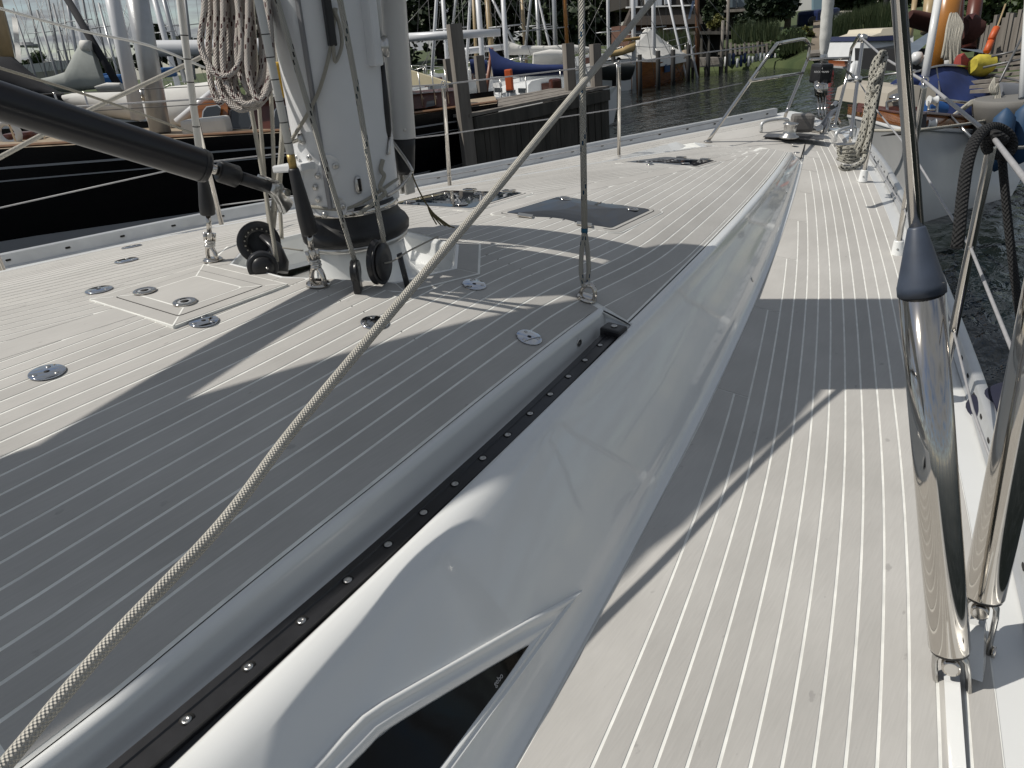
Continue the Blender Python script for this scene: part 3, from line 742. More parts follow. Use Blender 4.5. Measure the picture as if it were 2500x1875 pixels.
# ---- toe rails
def rail(Bf, sg, off, h, y0, y1, lab):
    b = MB(); rows = []
    for y in frange(y0, y1, .1):
        x = sg * (Bf(y) + off); z = zd(sg * Bf(y), y); o = sg * .004
        rows.append([Vector((x - o * 4, y, z + .001)), Vector((x - o * 3, y, z + .005)), Vector((x - o, y, z + .007)), Vector((x - o * .6, y, z + h - .004)), Vector((x + o, y, z + h)), Vector((x + o * 7, y, z + h + .001)), Vector((x + o * 8, y, z + h - .006)), Vector((x + o * 8, y, z - .02))])
    b.grid(rows, flip=sg > 0); ro = b.build('toe_rail', ALU, yacht)
    y = y0 + .05
    while y < y1 - .05:
        t = Vector((sg * slope(Bf, y), 1, 0)).normalized(); nn = Vector((-sg * t.y, t.x * sg * 1.0, 0)); nn = Vector((-sg, 0, 0)) if abs(nn.x) < .1 else nn
        nn = (Vector((-sg, 0, 0)) - t * (-sg * t.x)).normalized()
        z = zd(sg * Bf(y), y); p = Vector((sg * (Bf(y) + off - .0035), y, z + h * .52)) + nn * .0012
        F = Matrix((t, Vector((0, 0, 1)), t.cross(Vector((0, 0, 1))))).transposed()
        MB().prism(roundrect(.024, .0095, .0045, 3), -.0006, .0006, F, p).build('slot', DARK, ro); y += .125 if sg > 0 else .25
    return ro
rail(B_s, 1, .085, .05, -2.2, 4.75, '')
rail(B_p, -1, .06, .06, -1.6, 4.80, '')

# ---- stainless pad eyes with ring (roots of the inner stays)
def pad_eye(p, fr, s=1.0):
    n = fr.col[2]; b = MB(); b.lathe([(.026 * s, 0), (.026 * s, .004), (.021 * s, .008), (.014 * s, .009), (0, .009)], p, n, n=18)
    o = b.build('pad_eye', STEEL, yacht)
    x = fr.col[0]; pth = [p + x * (.021 * s * math.cos(a)) + n * (.006 + .034 * s * math.sin(a)) for a in [math.pi * i / 10 for i in range(11)]]
    MB().tube(pth, .0058 * s, 8).build('ring', STEEL, o); return p + n * (.036 * s)
DR = [on_roof(778, 697, .004), on_roof(521, 639, .004), on_roof(1432, 731, .003)]
DT = [pad_eye(DR[0], frame_at(DR[0]), 1.25), pad_eye(DR[1], frame_at(DR[1]), 1.1), pad_eye(DR[2], frame_at(DR[2]), 1.15)]
# ================================================================== mast, rigging and gear of the yacht
WHITE = mk('white_spar_paint', (0.72, 0.73, 0.74), rough=0.28, var=0.04, vscale=5)
ROPE_W = rope_mat('plain_white_rope', (.66, .63, .56), around=9, cell=.0055, dirt=.16)
ROPE_B = rope_mat('beige_rope', (.58, .55, .47), around=8, cell=.006)
ROPE_K = rope_mat('black_fleck_rope', (.60, .58, .52), (.015, .015, .018), 1.0, around=8, cell=.008)
ROPE_G = rope_mat('green_fleck_rope', (.60, .58, .52), (.02, .05, .055), 1.0, around=8, cell=.008)
ROPE_U = rope_mat('blue_fleck_rope', (.60, .58, .52), (.012, .06, .12), 1.0, around=8, cell=.008)
ROPE_R = rope_mat('red_fleck_rope', (.72, .66, .61), (.07, .012, .014), 2.0, around=8, cell=.008)
ROPE_C = rope_mat('chequered_rope', (.55, .53, .46), (.012, .012, .012), 3.0, around=8, cell=.010)
ROPE_X = rope_mat('black_rope', (.016, .016, .017), around=7, cell=.012)
SLEEVE = mk('black_sleeve', (.016, .016, .018), rough=.5, var=.2, vscale=20)
BRASS = mk('brass_tape', (.38, .27, .10), rough=.4, metal=.6)
WIRE = mk('wire_cover', (.62, .62, .60), rough=.45, var=.05)

# ---- mast
mast = thing('mast', 'tall white oval mast stepped in the white well of the deck', 'mast', (MX, MY, .4))
def oval(a, b, n=36, e=2.5): 
    return [(a * math.copysign(abs(math.cos(t)) ** (2 / e), math.cos(t)), b * math.copysign(abs(math.sin(t)) ** (2 / e), math.sin(t))) for t in [2 * math.pi * i / n for i in range(n)]]
ov = oval(.098, .150); mb = MB()
mb.grid([[Vector((MX + x, MY + y, z)) for x, y in ov + [ov[0]]] for z in (.605, .62, 1.2, 2.0, 3.0, 5.0, 9.0)]); mb.build('mast_tube', WHITE, mast)
# luff groove on the after face, halyard slots
sl_ = MB(); sl_.box((MX + .060, MY - .132, 1.5), (.010, .012, 1.75), rz=R(20)); sl_.build('luff_groove', mk('groove_grey', (.25, .25, .26), rough=.5), mast)
def face_pt(px, py, lift=.0):
    """point on the mast skin seen at px,py"""
    d = yray(px, py).normalized(); best = None
    t = 1.2
    while t < 3.2:
        p = EYE + d * t; u, v = abs((p.x - MX) / .098), abs((p.y - MY) / .150)
        if u ** 2.5 + v ** 2.5 <= 1: best = p; break
        t += .002
    if best is None:
        t = max(1.2, ((Vector((MX, MY, 0)) - EYE).xy.dot(d.xy)) / d.xy.length_squared); best = EYE + d * t
    p = best; u, v = (p.x - MX) / .098, (p.y - MY) / .150
    n = Vector((math.copysign(abs(u) ** 1.5, u) / .098, math.copysign(abs(v) ** 1.5, v) / .150, 0)).normalized()
    return p + n * lift, n
def plate(pxs, thick, m, name, parent, lift=.0):
    Q = [face_pt(*q) for q in pxs]; b = MB(); n = len(Q)
    A = [p + nn * (lift + thick) for p, nn in Q]; C = [p - nn * .002 for p, nn in Q]
    b.add(A + C, [tuple(range(n))] + [(i, (i + 1) % n, n + (i + 1) % n, n + i) for i in range(n)]); return b.build(name, m, parent)
def arc_px(cx, cy, rx, ry, a0, a1, n=8): return [(cx + rx * math.cos(R(a)), cy + ry * math.sin(R(a))) for a in [lerp(a0, a1, i / n) for i in range(n + 1)]]
# vang bracket: two riveted plates and the shelf
plate([(722, 378), (790, 377)] + arc_px(800, 405, 28, 28, -80, 80) + [(780, 436), (735, 440)], .006, WHITE, 'upper_plate', mast)
plate([(735, 470), (760, 500)] + arc_px(822, 505, 24, 26, -70, 80) + [(780, 525), (745, 520)], .006, WHITE, 'lower_plate', mast)
sh = MB(); p, n = face_pt(735, 405); p2, _ = face_pt(775, 402); t = (p2 - p).normalized()
F = Matrix((t, n, Vector((0, 0, 1)))).transposed(); sh.bbox(p + n * .02, (.11, .05, .020), .008, M=F); sh.build('shelf', WHITE, mast)
for px in ((729, 385), (759, 385), (818, 404), (778, 428), (772, 456), (779, 486), (821, 490), (835, 504), (795, 524)):
    p, n = face_pt(*px, .007); s_ = MB().lathe([(.0085, 0), (.0085, .0012), (.006, .0028), (0, .003)], p, n, n=12).build('screw', STEELB, mast)
    MB().box(p + n * .0030, (.0012, .007, .0006), M=n.to_track_quat('Z', 'Y').to_matrix()).build('recess', DARK, s_)
for pts in ([(870, 430), (876, 472)], [(735, 325), (744, 352)]):       # halyard exit slots
    (p, n), (q, _) = face_pt(*pts[0], .004), face_pt(*pts[1], .004)
    MB().tube([p, p.lerp(q, .2), p.lerp(q, .8), q], [.006, .011, .012, .006], 10, flat=.6).build('exit_slot', STEELB, mast)
    MB().tube([p.lerp(q, .12) + n * .004, p.lerp(q, .85) + n * .004], .0055, 8).build('exit_hole', DARK, mast)
# cleat high on the after face and winch on the forward side
p, n = face_pt(797, 42, .012); b = MB(); b.bbox(p, (.02, .02, .13), .006, M=Matrix((Vector((0, 0, 1)).cross(n), n, Vector((0, 0, 1)))).transposed()); b.build('cleat', BLACK, mast)
pw_, nw = yd(902, 60, 1.93), Vector((.55, .80, 0)).normalized()
MB().lathe([(.030, 0), (.030, .012), (.024, .018), (.022, .03), (.027, .034), (.026, .042), (0, .043)], face_pt(905, 95)[0] - Vector((0, 0, .02)), nw, n=24).build('halyard_winch', STEELB, mast)
MB().bbox(face_pt(893, 75)[0] + nw * .01, (.05, .03, .17), .008).build('winch_pad', WHITE, mast)
# boot, clamp, flange
bz0 = zr(MX, MY)
bt = MB(); bt.lathe([(.150, .060), (.158, .068), (.160, .088), (.151, .104), (.139, .115), (.131, .128), (.128, .150), (.126, .168)], (MX, MY, bz0), n=40, sx=.86, sy=1.08); boot = bt.build('mast_boot', RUBBER, mast)
MB().lathe([(.130, .142), (.1325, .143), (.1325, .159), (.130, .160)], (MX, MY, bz0), n=40, sx=.86, sy=1.08).build('clamp_band', STEEL, mast)
MB().lathe([(.150, .046), (.153, .050), (.153, .060), (.150, .062)], (MX, MY, bz0), n=40, sx=.86, sy=1.06).build('lower_clamp', STEELB, mast)

# ---- pole stowed upright in front of the mast
pb0 = Vector((.10, .42, .78)); pb1 = upright(pb0, 960, 0); pole_b = EYE + yray(984, 336) * ((pb0 - EYE).length / yray(984, 336).length)
pole = thing('upright_pole', 'white tube stowed upright close in front of the mast with black end fitting', 'pole', pole_b - Vector((0, 0, .2)))
pu = upright(pole_b, 958, 0); dirp = (pu - pole_b).normalized()
MB().tube([pole_b, pole_b + dirp * 3.2], .041, 24).build('tube', WHITE, pole)
MB().tube([pole_b - dirp * .115, pole_b - dirp * .10, pole_b - dirp * .03, pole_b + dirp * .004], [.026, .030, .037, .039], 18).build('end_sleeve', SLEEVE, pole)
pf = MB(); e0 = pole_b - dirp * .115; pf.bbox(e0 - dirp * .03 + Vector((-.012, 0, 0)), (.012, .04, .07), .004); pf.bbox(e0 - dirp * .03 + Vector((.012, 0, 0)), (.012, .04, .07), .004); pf.build('jaw', STEELB, pole)
for s_ in (-1, 1): MB().lathe([(.006, 0), (.005, .002), (0, .002)], pole_b + dirp * .03 + Vector((.03 * s_ + .01, -.03, 0)), (.5 * s_ + .3, -1, 0), n=10).build('rivet', STEELB, pole)
p2 = thing('upright_pole', 'white tube added on the far side of the mast to close the gap in its shadow', 'pole', (-.06, .17, .56))  # added tube, hidden by the mast; closes the lit gap in its shadow
MB().tube([Vector((-.06, .17, .56)), Vector((-.06, .17, .60)), Vector((-.06, .17, 4.0))], [.05, .072, .072], 20).build('tube', WHITE, p2)
wl_ = [yd(948, 332, 2.16), yd(1000, 405, 2.12), yd(1003, 425, 2.12), yd(975, 458, 2.1), yd(945, 478, 2.05)]
rope(spline(wl_, 6), .005, STEEL, 'wire_bail', 'bent steel wire bail hanging under the stowed pole', 'wire')

# ---- black strut of the boom vang
vb, vt = yd(700, 470, 1.93), yd(-60, 228, 1.42)
vd = (vt - vb).normalized()
vang = thing('boom_vang', 'thick black boom vang strut slanting from the mast foot to upper left', 'boom vang', vb)
def vp(px, py):                                          # point of the strut axis seen at px,py
    d = yray(px, py); w = vb - EYE; a = d.dot(d); b_ = d.dot(vd); c_ = vd.dot(vd); dd = d.dot(w); ee = vd.dot(w)
    return vb + vd * ((b_ * dd - a * ee) / (a * c_ - b_ * b_))
a1 = vp(507, 397)
MB().tube([a1, a1 + vd * .006, a1 + vd * 2.2], [.0385, .0400, .0400], 28).build('cylinder', mk('vang_black', (.011, .011, .014), rough=.3, var=.1, vscale=6), vang)
MB().tube([a1 + vd * .012, a1 + vd * .016], .0412, 28).build('end_ring', BLACK, vang)
a2 = vp(545, 410); MB().tube([a1, a2], .0125, 16).build('piston_rod', STEEL, vang)
a3 = vp(580, 422); MB().tube([a2 + vd * .012, a2 + vd * .006, a3, a3 - vd * .006], [.022, .0275, .0275, .020], 20).build('collar', RUBBER, vang)
a4 = vp(672, 462); MB().tube([a3, a4], .0165, 16).build('lower_rod', BLACK, vang)
lb = MB(); q0, q1 = vp(630, 428) , vp(668, 446); up = Vector((0, 0, 1)); up = (up - vd * up.dot(vd)).normalized()
MB().tube([vp(628, 440) + up * .017, vp(676, 460) + up * .017], .0065, 10).build('grip_bar', STEEL, vang)
frk = MB(); sd = vd.cross(up).normalized()
for s_ in (-1, 1):
    A = vp(672, 462) + sd * (.016 * s_); B = face_pt(745, 505)[0] + Vector((-.045, -.03, 0)) + sd * (.012 * s_); frk.tube([A + vd * .02, A, A.lerp(B, .5), B], [.012, .020, .017, .024], 10, flat=.25, up=sd)
frk.build('fork', STEELB, vang)
MB().tube([vp(690, 470) - sd * .028, vp(690, 470) + sd * .028], .010, 14).build('pin', STEEL, vang)

# ---- boom with flaked mainsail, swung a little to port overhead
bmd = Vector((-.17, -1, 0)).normalized(); g0 = Vector((MX, MY - .16, 1.42))
boom = thing('boom', 'white boom above the deck carrying the folded mainsail', 'boom', g0)
bo_ = oval(.085, .12, 20); side = Vector((-bmd.y, bmd.x, 0))
def section(c, o): return [c + side * x + Vector((0, 0, y)) for x, y in o]
MB().grid([section(g0 + bmd * t, bo_ + [bo_[0]]) for t in (0, 1, 2.5, 4.6)]).build('boom_tube', WHITE, boom)
CANVAS = mk('white_canvas', (.62, .62, .60), rough=.85, var=.06, vscale=4, bump=.2, bscale=6)
sail = []
for i in range(24):
    t = i / 23; o = oval(.115 + .02 * math.sin(9 * t), lerp(.11, .33, min(1, t * 1.6)), 20, 2.2); c = g0 + bmd * (t * 4.8 - .40) + Vector((0, 0, lerp(.07, .26, min(1, t * 1.6))))
    sail.append([c + side * (x + .012 * math.sin(5 * y * 10 + i)) + Vector((0, 0, y)) for x, y in o + [o[0]]])
MB().grid(sail).build('sail', CANVAS, boom)
# added out-of-view body between mast and pole, fills their shadow on the roof
sb = []
for i in range(14):
    t = i / 13; o = oval(.10 + .01 * math.sin(7 * t), lerp(.36, .30, t), 18, 2.2); c = Vector((MX - .0, lerp(.30, .28, t), lerp(1.20, 4.2, t)))
    sb.append([c + Vector((x, y, 0)) for x, y in o + [o[0]]])
MB().grid(sb).build('shadow_filler', CANVAS, None, 'tall white shape added out of view ahead of the mast to fill its shadow', 'shadow caster')

# ---- inner stays with sleeves and toggles
def toggle(p0, p1, parent):
    """fork and eye terminal from the pad eye p0 up to p1"""
    d = (p1 - p0).normalized(); s = d.cross(EYE - p0).normalized(); f = s.cross(d).normalized(); L = (p1 - p0).length
    o = MB().tube([p0 + d * (L * .42), p0 + d * (L * .46), p0 + d * (L * .8), p0 + d * (L * .86)], [.009, .0165, .0165, .010], 12, flat=.55, up=s); ob = o.build('fork', STEEL, parent)
    for k in (-1, 1):
        MB().tube([p0 + d * (L * .36) + s * (.011 * k), p0 + d * (L * .80) + s * (.012 * k)], .0062, 8).build('fork_leg', STEEL, ob)
    MB().tube([p0 + d * (L * .74) - f * .02, p0 + d * (L * .74) + f * .02], .0062, 10).build('pin', STEELB, ob)
    pts = [p0 + d * (L * (.05 + .34 * i / 24)) + (s * math.cos(i * .95) + f * math.sin(i * .95)) * (.0125 - .003 * (i % 5 == 0)) for i in range(25)]
    MB().tube(pts, .0042, 7).build('lashing', STEELB, ob)
    MB().tube([p0 - d * .004, p0 + d * (L * .4)], .0065, 8).build('eye_link', STEEL, ob)
def stay(D, seq, label, group=None, band=True, marks=True):
    """seq: pixel of the toggle top, sleeve bottom, sleeve top, far end"""
    tg, sb_, st, en = [upright(D, *q) for q in seq]
    t = thing('inner_stay', label, 'stay', D, group=group)
    toggle(D, tg, t)
    MB().tube([tg - (tg - D) * .12, sb_], .0075, 10).build('stud', STEEL, t)
    MB().tube([sb_, sb_.lerp(st, .03), sb_.lerp(st, .25), sb_.lerp(st, .55), sb_.lerp(st, .97), st], [.017, .0215, .0215, .018, .0135, .011], 16).build('sleeve', SLEEVE, t)
    e2 = st + (en - st) * 1.6
    MB().tube([st, e2], .0095, 12).build('covered_wire', WIRE, t)
    if band: MB().tube([st, st.lerp(en, .09)], .0100, 12).build('tape_band', BRASS, t)
    if marks:
        for i in range(6):
            f = .16 + i * .13; MB().tube([st.lerp(en, f), st.lerp(en, f + .006)], .0097, 12).build('mark', DARK, t)
    return t
stay(DT[0], [(757, 600), (757, 572), (716, 410), (631, 0)], 'white covered stay with black sleeve on the ring at the near mast well corner', 'inner stays at the mast')
stay(DT[1], [(511, 560), (508, 525), (494, 425), (439, 0)], 'white covered stay with black sleeve left of the mast, beside the far block', 'inner stays at the mast')
st3 = thing('inner_stay', 'white rod and black sleeve hanging between the mast and the stowed pole', 'stay', yd(944, 345, 2.02), group='inner stays at the mast')
q0 = yd(944, 335, 2.02); q1 = upright(q0, 932, 152); q2 = upright(q0, 922, 0)
MB().tube([q0, q0.lerp(q1, .1), q0.lerp(q1, .4), q1], [.012, .0155, .0145, .0075], 14).build('sleeve', SLEEVE, st3); MB().tube([q1, q1 + (q2 - q1) * 1.7], .0075, 10).build('rod', WIRE, st3)
q3 = yd(942, 375, 2.02); MB().tube([q0 + Vector((-.01, 0, 0)), q3 + Vector((-.012, 0, 0)), q3, q3 + Vector((.012, 0, 0)), q0 + Vector((.01, 0, 0))], .005, 8).build('shackle', STEELB, st3)

# ---- ropes at the mast
def line(pts, r, m, name, label, group=None, n=10, steps=6):
    return rope(spline(pts, steps), r, m, name, label, 'rope', None, group, n=n)
BK1 = yd(868, 662, 1.86); BK2 = yd(926, 640, 1.90)
line([yd(867, 640, 1.855), yd(800, 420, 1.72), yd(735, 200, 1.64), yd(676, 0, 1.58), yd(640, -120, 1.52)], .0068, ROPE_K, 'halyard', 'white halyard with black flecks slanting down across the mast to the narrow block')
line([yd(938, 590, 1.87), yd(905, 420, 1.78), yd(868, 200, 1.72), yd(830, 0, 1.65), yd(806, -120, 1.6)], .0072, ROPE_G, 'halyard', 'white halyard with dark green flecks running down the mast to the large upright block')
lines = [[(676, 638, 2.02), (640, 420, 2.0), (600, 200, 1.95), (556, 0, 1.9), (535, -110, 1.86)], [(664, 600, 2.18), (650, 480, 2.16), (633, 265, 2.1), (622, 100, 2.0), (612, -60, 1.95)],
         [(655, 610, 2.2), (668, 480, 2.17), (662, 240, 2.1), (640, 60, 2.0), (625, -80, 1.95)], [(688, 583, 2.25), (683, 470, 2.25), (690, 330, 2.2), (680, 150, 2.1), (660, -60, 2.0)], [(664, 598, 2.17), (676, 470, 2.2), (688, 300, 2.2), (672, 120, 2.1), (650, -60, 2.0)]]
labs = ['beige halyard nearest the vang, running steeply down to the left block', 'beige halyard with a slight bow just behind the foremost one left of the mast', 'beige halyard that crosses its neighbours left of the mast', 'beige halyard that runs down closest to the mast behind the left block', 'thin beige line that leans against the halyards left of the mast']
for L, lb_ in zip(lines, labs): line([yd(*q) for q in L], .0062, ROPE_B, 'halyard', lb_, 'beige halyards left of the mast')
# knotted line across the mast face
kp = [face_pt(815, 20, .01)[0], face_pt(800, 130, .012)[0], face_pt(780, 215, .012)[0], face_pt(762, 262, .014)[0], face_pt(750, 290, .014)[0], face_pt(722, 342, .012)[0], face_pt(738, 338, .004)[0]]
line(kp, .0048, ROPE_B, 'lashing_line', 'thin cord with a knot tied across the after face of the mast')
line([face_pt(760, 262, .014)[0] + Vector((.008 * math.cos(a), .0, .008 * math.sin(a))) for a in [i * 1.1 for i in range(12)]], .0045, ROPE_B, 'knot', 'small round knot in the cord on the mast')
line([face_pt(806, 20, .015)[0], face_pt(820, 60, .016)[0], face_pt(826, 110, .016)[0], face_pt(812, 150, .016)[0], face_pt(806, 110, .018)[0], face_pt(800, 50, .018)[0]], .0048, ROPE_B, 'cleated_coil', 'short coil of cord hitched round the cleat high on the mast')
# cord turned round the mast foot
ring_ = [Vector((MX + .104 * math.cos(a), MY + .158 * math.sin(a), 0.625 + .006 * math.sin(3 * a) + .03 * max(0, math.cos(a - .9)))) for a in [2 * math.pi * i / 40 for i in range(41)]]
rope(ring_, .0045, ROPE_B, 'cord', 'grey cord wound once round the foot of the mast', 'rope')
tl = [yd(935, 390, 2.0), yd(930, 415, 2.0), yd(938, 430, 2.0), yd(928, 455, 2.0), yd(940, 470, 2.0), yd(932, 480, 2.0), yd(920, 490, 1.98), yd(880, 520, 1.9)]
line(tl, .006, ROPE_B, 'tack_lashing', 'grey lashing knotted below the black sleeve right of the mast')
line([yd(1006, 425, 2.1), yd(1018, 455, 2.08), yd(1036, 490, 2.05), yd(1044, 502, 2.04)], .0022, rope_mat('olive_cord', (.22, .18, .08), around=5, cell=.004), 'cord', 'thin olive cord hanging from the pole fitting')
ce = thing('cord_tassel', 'frayed tassel at the end of the olive cord hanging over the deck', 'rope', yd(1080, 550, 2.02))
for i in range(5): rope(spline([yd(1044, 502, 2.04), yd(1050 + 3 * i, 520 + i, 2.03), yd(1060 + 9 * i, 538 + 3 * i, 2.02), yd(1066 + 11 * i, 548 + 2 * i, 2.02)], 6), .002, MATS['olive_cord'], 'strand', parent=ce, n=6)

# ---- blocks
def block(c, ax, Rr, w, name, label, holes=True):
    t = thing(name, label, 'pulley block', c - Vector((0, 0, Rr)), group='pulley blocks round the mast'); ax = Vector(ax).normalized()
    MB().lathe([(Rr * .52, -w / 2), (Rr * .97, -w / 2), (Rr, -w * .42), (Rr * .86, -w * .1), (Rr * .86, w * .1), (Rr, w * .42), (Rr * .97, w / 2), (Rr * .52, w / 2), (Rr * .52, -w / 2)], c, ax, n=36).build('sheave', BLACK, t)
    x = ax.orthogonal().normalized(); y = ax.cross(x)
    for i in range(18):
        a = 2 * math.pi * i / 18; p = c + (x * math.cos(a) + y * math.sin(a)) * Rr * .64
        for sgn in (-1, 1): MB().lathe([(.0028, 0), (.002, .001), (0, .0012)], p + ax * (sgn * w * .5), ax * sgn, n=6).build('ball', mk('bearing', (.35, .33, .28), rough=.3), t) if holes else None
    return t, x, y
t, x, y = block(yd(632, 592, 2.10), (.80, -.45, .25), .062, .020, 'ring_block', 'large black ring block standing left of the mast')
MB().tube([yd(640, 575, 2.08), yd(672, 600, 2.07), yd(688, 640, 2.06), yd(690, 665, 2.05)], [.012, .020, .022, .016], 12, flat=.5).build('cheek', BLACK, t)
t, x, y = block(yd(641, 650, 2.0), (.86, -.5, .1), .042, .034, 'sheave_block', 'small black double block at the left corner of the mast well')
MB().lathe([(.030, 0), (.030, .006), (.012, .009), (0, .009)], yd(641, 650, 2.0) + Vector((.86, -.5, .1)).normalized() * .017, (.86, -.5, .1), n=24).build('cheek', BLACK, t)
for d_ in ((-.012, -.004), (.012, .004)): MB().lathe([(.004, 0), (0, .002)], yd(641, 650, 2.0) + Vector((.86, -.5, .1)).normalized() * .026 + Vector((d_[0], d_[1], 0)), (.86, -.5, .1), n=8).build('rivet', STEELB, t)
t, x, y = block(BK2, (.92, .38, .05), .060, .020, 'upright_block', 'large black block standing on edge in the mast well under the green flecked halyard')
fpt = Vector((.92, .38, .05)).normalized()
MB().lathe([(.050, 0), (.050, .003), (.020, .005), (0, .005)], BK2 + fpt * .012, fpt, n=28).build('cheek', RUBBER, t)
MB().tube([BK2 + fpt * .014 + Vector((.03, .03, .02)), BK2 + fpt * .014 + Vector((.04, .04, -.09))], .010, 8, flat=.4).build('strap', BLACK, t)
line([BK2 + Vector((-.02, -.02, .0)), BK2 + fpt * .03, BK2 + Vector((.07, .05, .03)), BK2 + Vector((.12, .11, .06))], .0022, ROPE_W, 'cord', 'thin white cord tied round the large upright block', n=6)
t, x, y = block(BK1, (.80, .60, .0), .030, .018, 'narrow_block', 'narrow black block in the mast well below the black flecked halyard', False)
MB().bbox(BK1 + Vector((0, 0, -.02)), (.02, .04, .075), .008, rz=R(40)).build('cheek', BLACK, t)
line([yd(690, 605, 2.07), yd(740, 612, 2.06)], .0025, ROPE_W, 'cord', 'thin white cord stretched from the ring block to the mast', n=6)

# ---- coil of red flecked rope hanging left of the mast
coil = thing('rope_coil', 'hank of white rope with dark red flecks hanging in long loops left of the mast', 'rope', yd(575, 268, 1.75))
rnd = random.Random(3)
def loop(x0, x1, yb, t0, nm='loop', top=-150, k=.0):
    pts = [yd(x0 - 20, top, t0), yd(x0, 0, t0), yd(x0 + k, yb * .55, t0), yd(x0 + (x1 - x0) * .12, yb * .85, t0), yd((x0 + x1) / 2, yb, t0), yd(x1 - (x1 - x0) * .10, yb * .86, t0), yd(x1, yb * .55, t0), yd(x1 - 10, 0, t0), yd(x1 - 28, top, t0)]
    b = MB(); b.uv = []; b.tube(spline(pts, 7), .0078, 10); b.build(nm, ROPE_R, coil)
loop(500, 590, 188, 1.70, k=-10)
for x0, x1, yb, t0 in ((512, 560, 250, 1.74), (528, 652, 268, 1.73), (545, 660, 255, 1.71), (556, 640, 240, 1.76), (568, 664, 262, 1.75), (583, 648, 225, 1.72), (596, 655, 232, 1.77), (540, 620, 262, 1.78), (606, 662, 245, 1.70)):
    loop(x0, x1, yb, t0, k=rnd.uniform(-6, 8))
# yellow snap tied by the stay
sy = MB(); p = yd(682, 195, 1.95); sy.bbox(p, (.03, .03, .09), .008, rz=.5); sy.build('strap_end', mk('yellow_strap', (.45, .28, .03), rough=.7, var=.1), None, 'yellow strap end tied between the stays left of the mast', 'strap')

# ---- blue flecked line with shackle at the recess
T2 = DT[2]; f0, f1, f2 = upright(T2, 1428, 690), upright(T2, 1427, 560), upright(T2, 1418, -60)
bl = thing('stay_line', 'white line with blue flecks rising from the shackle ahead of the track recess', 'rope', T2)
b = MB(); b.uv = []; b.tube([f1, f1.lerp(f2, .5), f2], .0086, 12, flat=1.0); b.build('line', ROPE_U, bl)
for s_ in (-1, 1):
    b = MB(); b.uv = []; o = Vector((.62, .5, 0)).normalized() * (.011 * s_); b.tube(spline([f1, f1.lerp(f0, .35) + o * .7, f1.lerp(f0, .75) + o, f0 + o * .55, f0 - Vector((0, 0, .012))], 6), .0066, 10); b.build('eye_strand', ROPE_U, bl)
MB().tube([f1 - Vector((0, 0, .008)), f1 + Vector((0, 0, .004))], .0094, 12).build('whipping', mk('blue_whipping', (.01, .09, .16), rough=.7), bl)
dz_ = (f0 - T2); s_ = Vector((.62, .5, 0)).normalized()
MB().tube([T2 + dz_ * .98 - s_ * .004, T2 + dz_ * .8, T2 + dz_ * .62], [.007, .008, .014], 10).build('snap_shackle', STEELB, bl)
MB().tube([T2 + dz_ * .64 + s_ * .012, T2 + dz_ * .45 + s_ * .017, T2 + dz_ * .25 + s_ * .012, T2 + dz_ * .20, T2 + dz_ * .25 - s_ * .012, T2 + dz_ * .45 - s_ * .017, T2 + dz_ * .64 - s_ * .012], .0055, 8, closed=True).build('link', STEELB, bl)
MB().tube([T2 + dz_ * .30 + s_ * .01, T2 + dz_ * .12 + s_ * .014, T2 - dz_ * .08, T2 + dz_ * .12 - s_ * .014, T2 + dz_ * .30 - s_ * .01], .0065, 8).build('bow_shackle', STEELB, bl)

# ---- thick white sheet slanting across the picture
line([yd(-40, 1935, .70), yd(22, 1856, .744), yd(270, 1565, .85), yd(542, 1277, .985), yd(723, 1040, 1.116), yd(960, 757, 1.28), yd(1220, 452, 1.53), yd(1418, 210, 1.77), yd(1593, 0, 2.0), yd(1690, -120, 2.12)], .0088, ROPE_W, 'sheet', 'thick pale braided sheet running slantwise over the whole coachroof', n=14, steps=10)
# ---- lines behind the vang
line([yd(-30, 400, 2.6), yd(152, 303, 2.75), yd(234, 261, 2.82), yd(470, 150, 3.0), yd(560, 100, 3.05), yd(700, 30, 3.1)], .0088, ROPE_W, 'preventer', 'pale rope passing behind the vang and the coil up to the right', steps=8)
line([yd(-20, 15, 2.2), yd(200, 75, 2.4), yd(360, 110, 2.55), yd(500, 165, 2.7)], .0045, WIRE, 'control_line', 'thin grey line sloping down from the top left corner')
line([yd(-20, 160, 1.95), yd(150, 212, 2.1), yd(300, 262, 2.25), yd(470, 325, 2.45)], .004, ROPE_B, 'control_line', 'thin pale line running just above the black vang')
# ================================================================== shrouds, stanchions, lifelines, pulpit, bow gear
CONE = mk('blue_grey_rubber', (.045, .058, .085), rough=.45, var=.15, vscale=25)
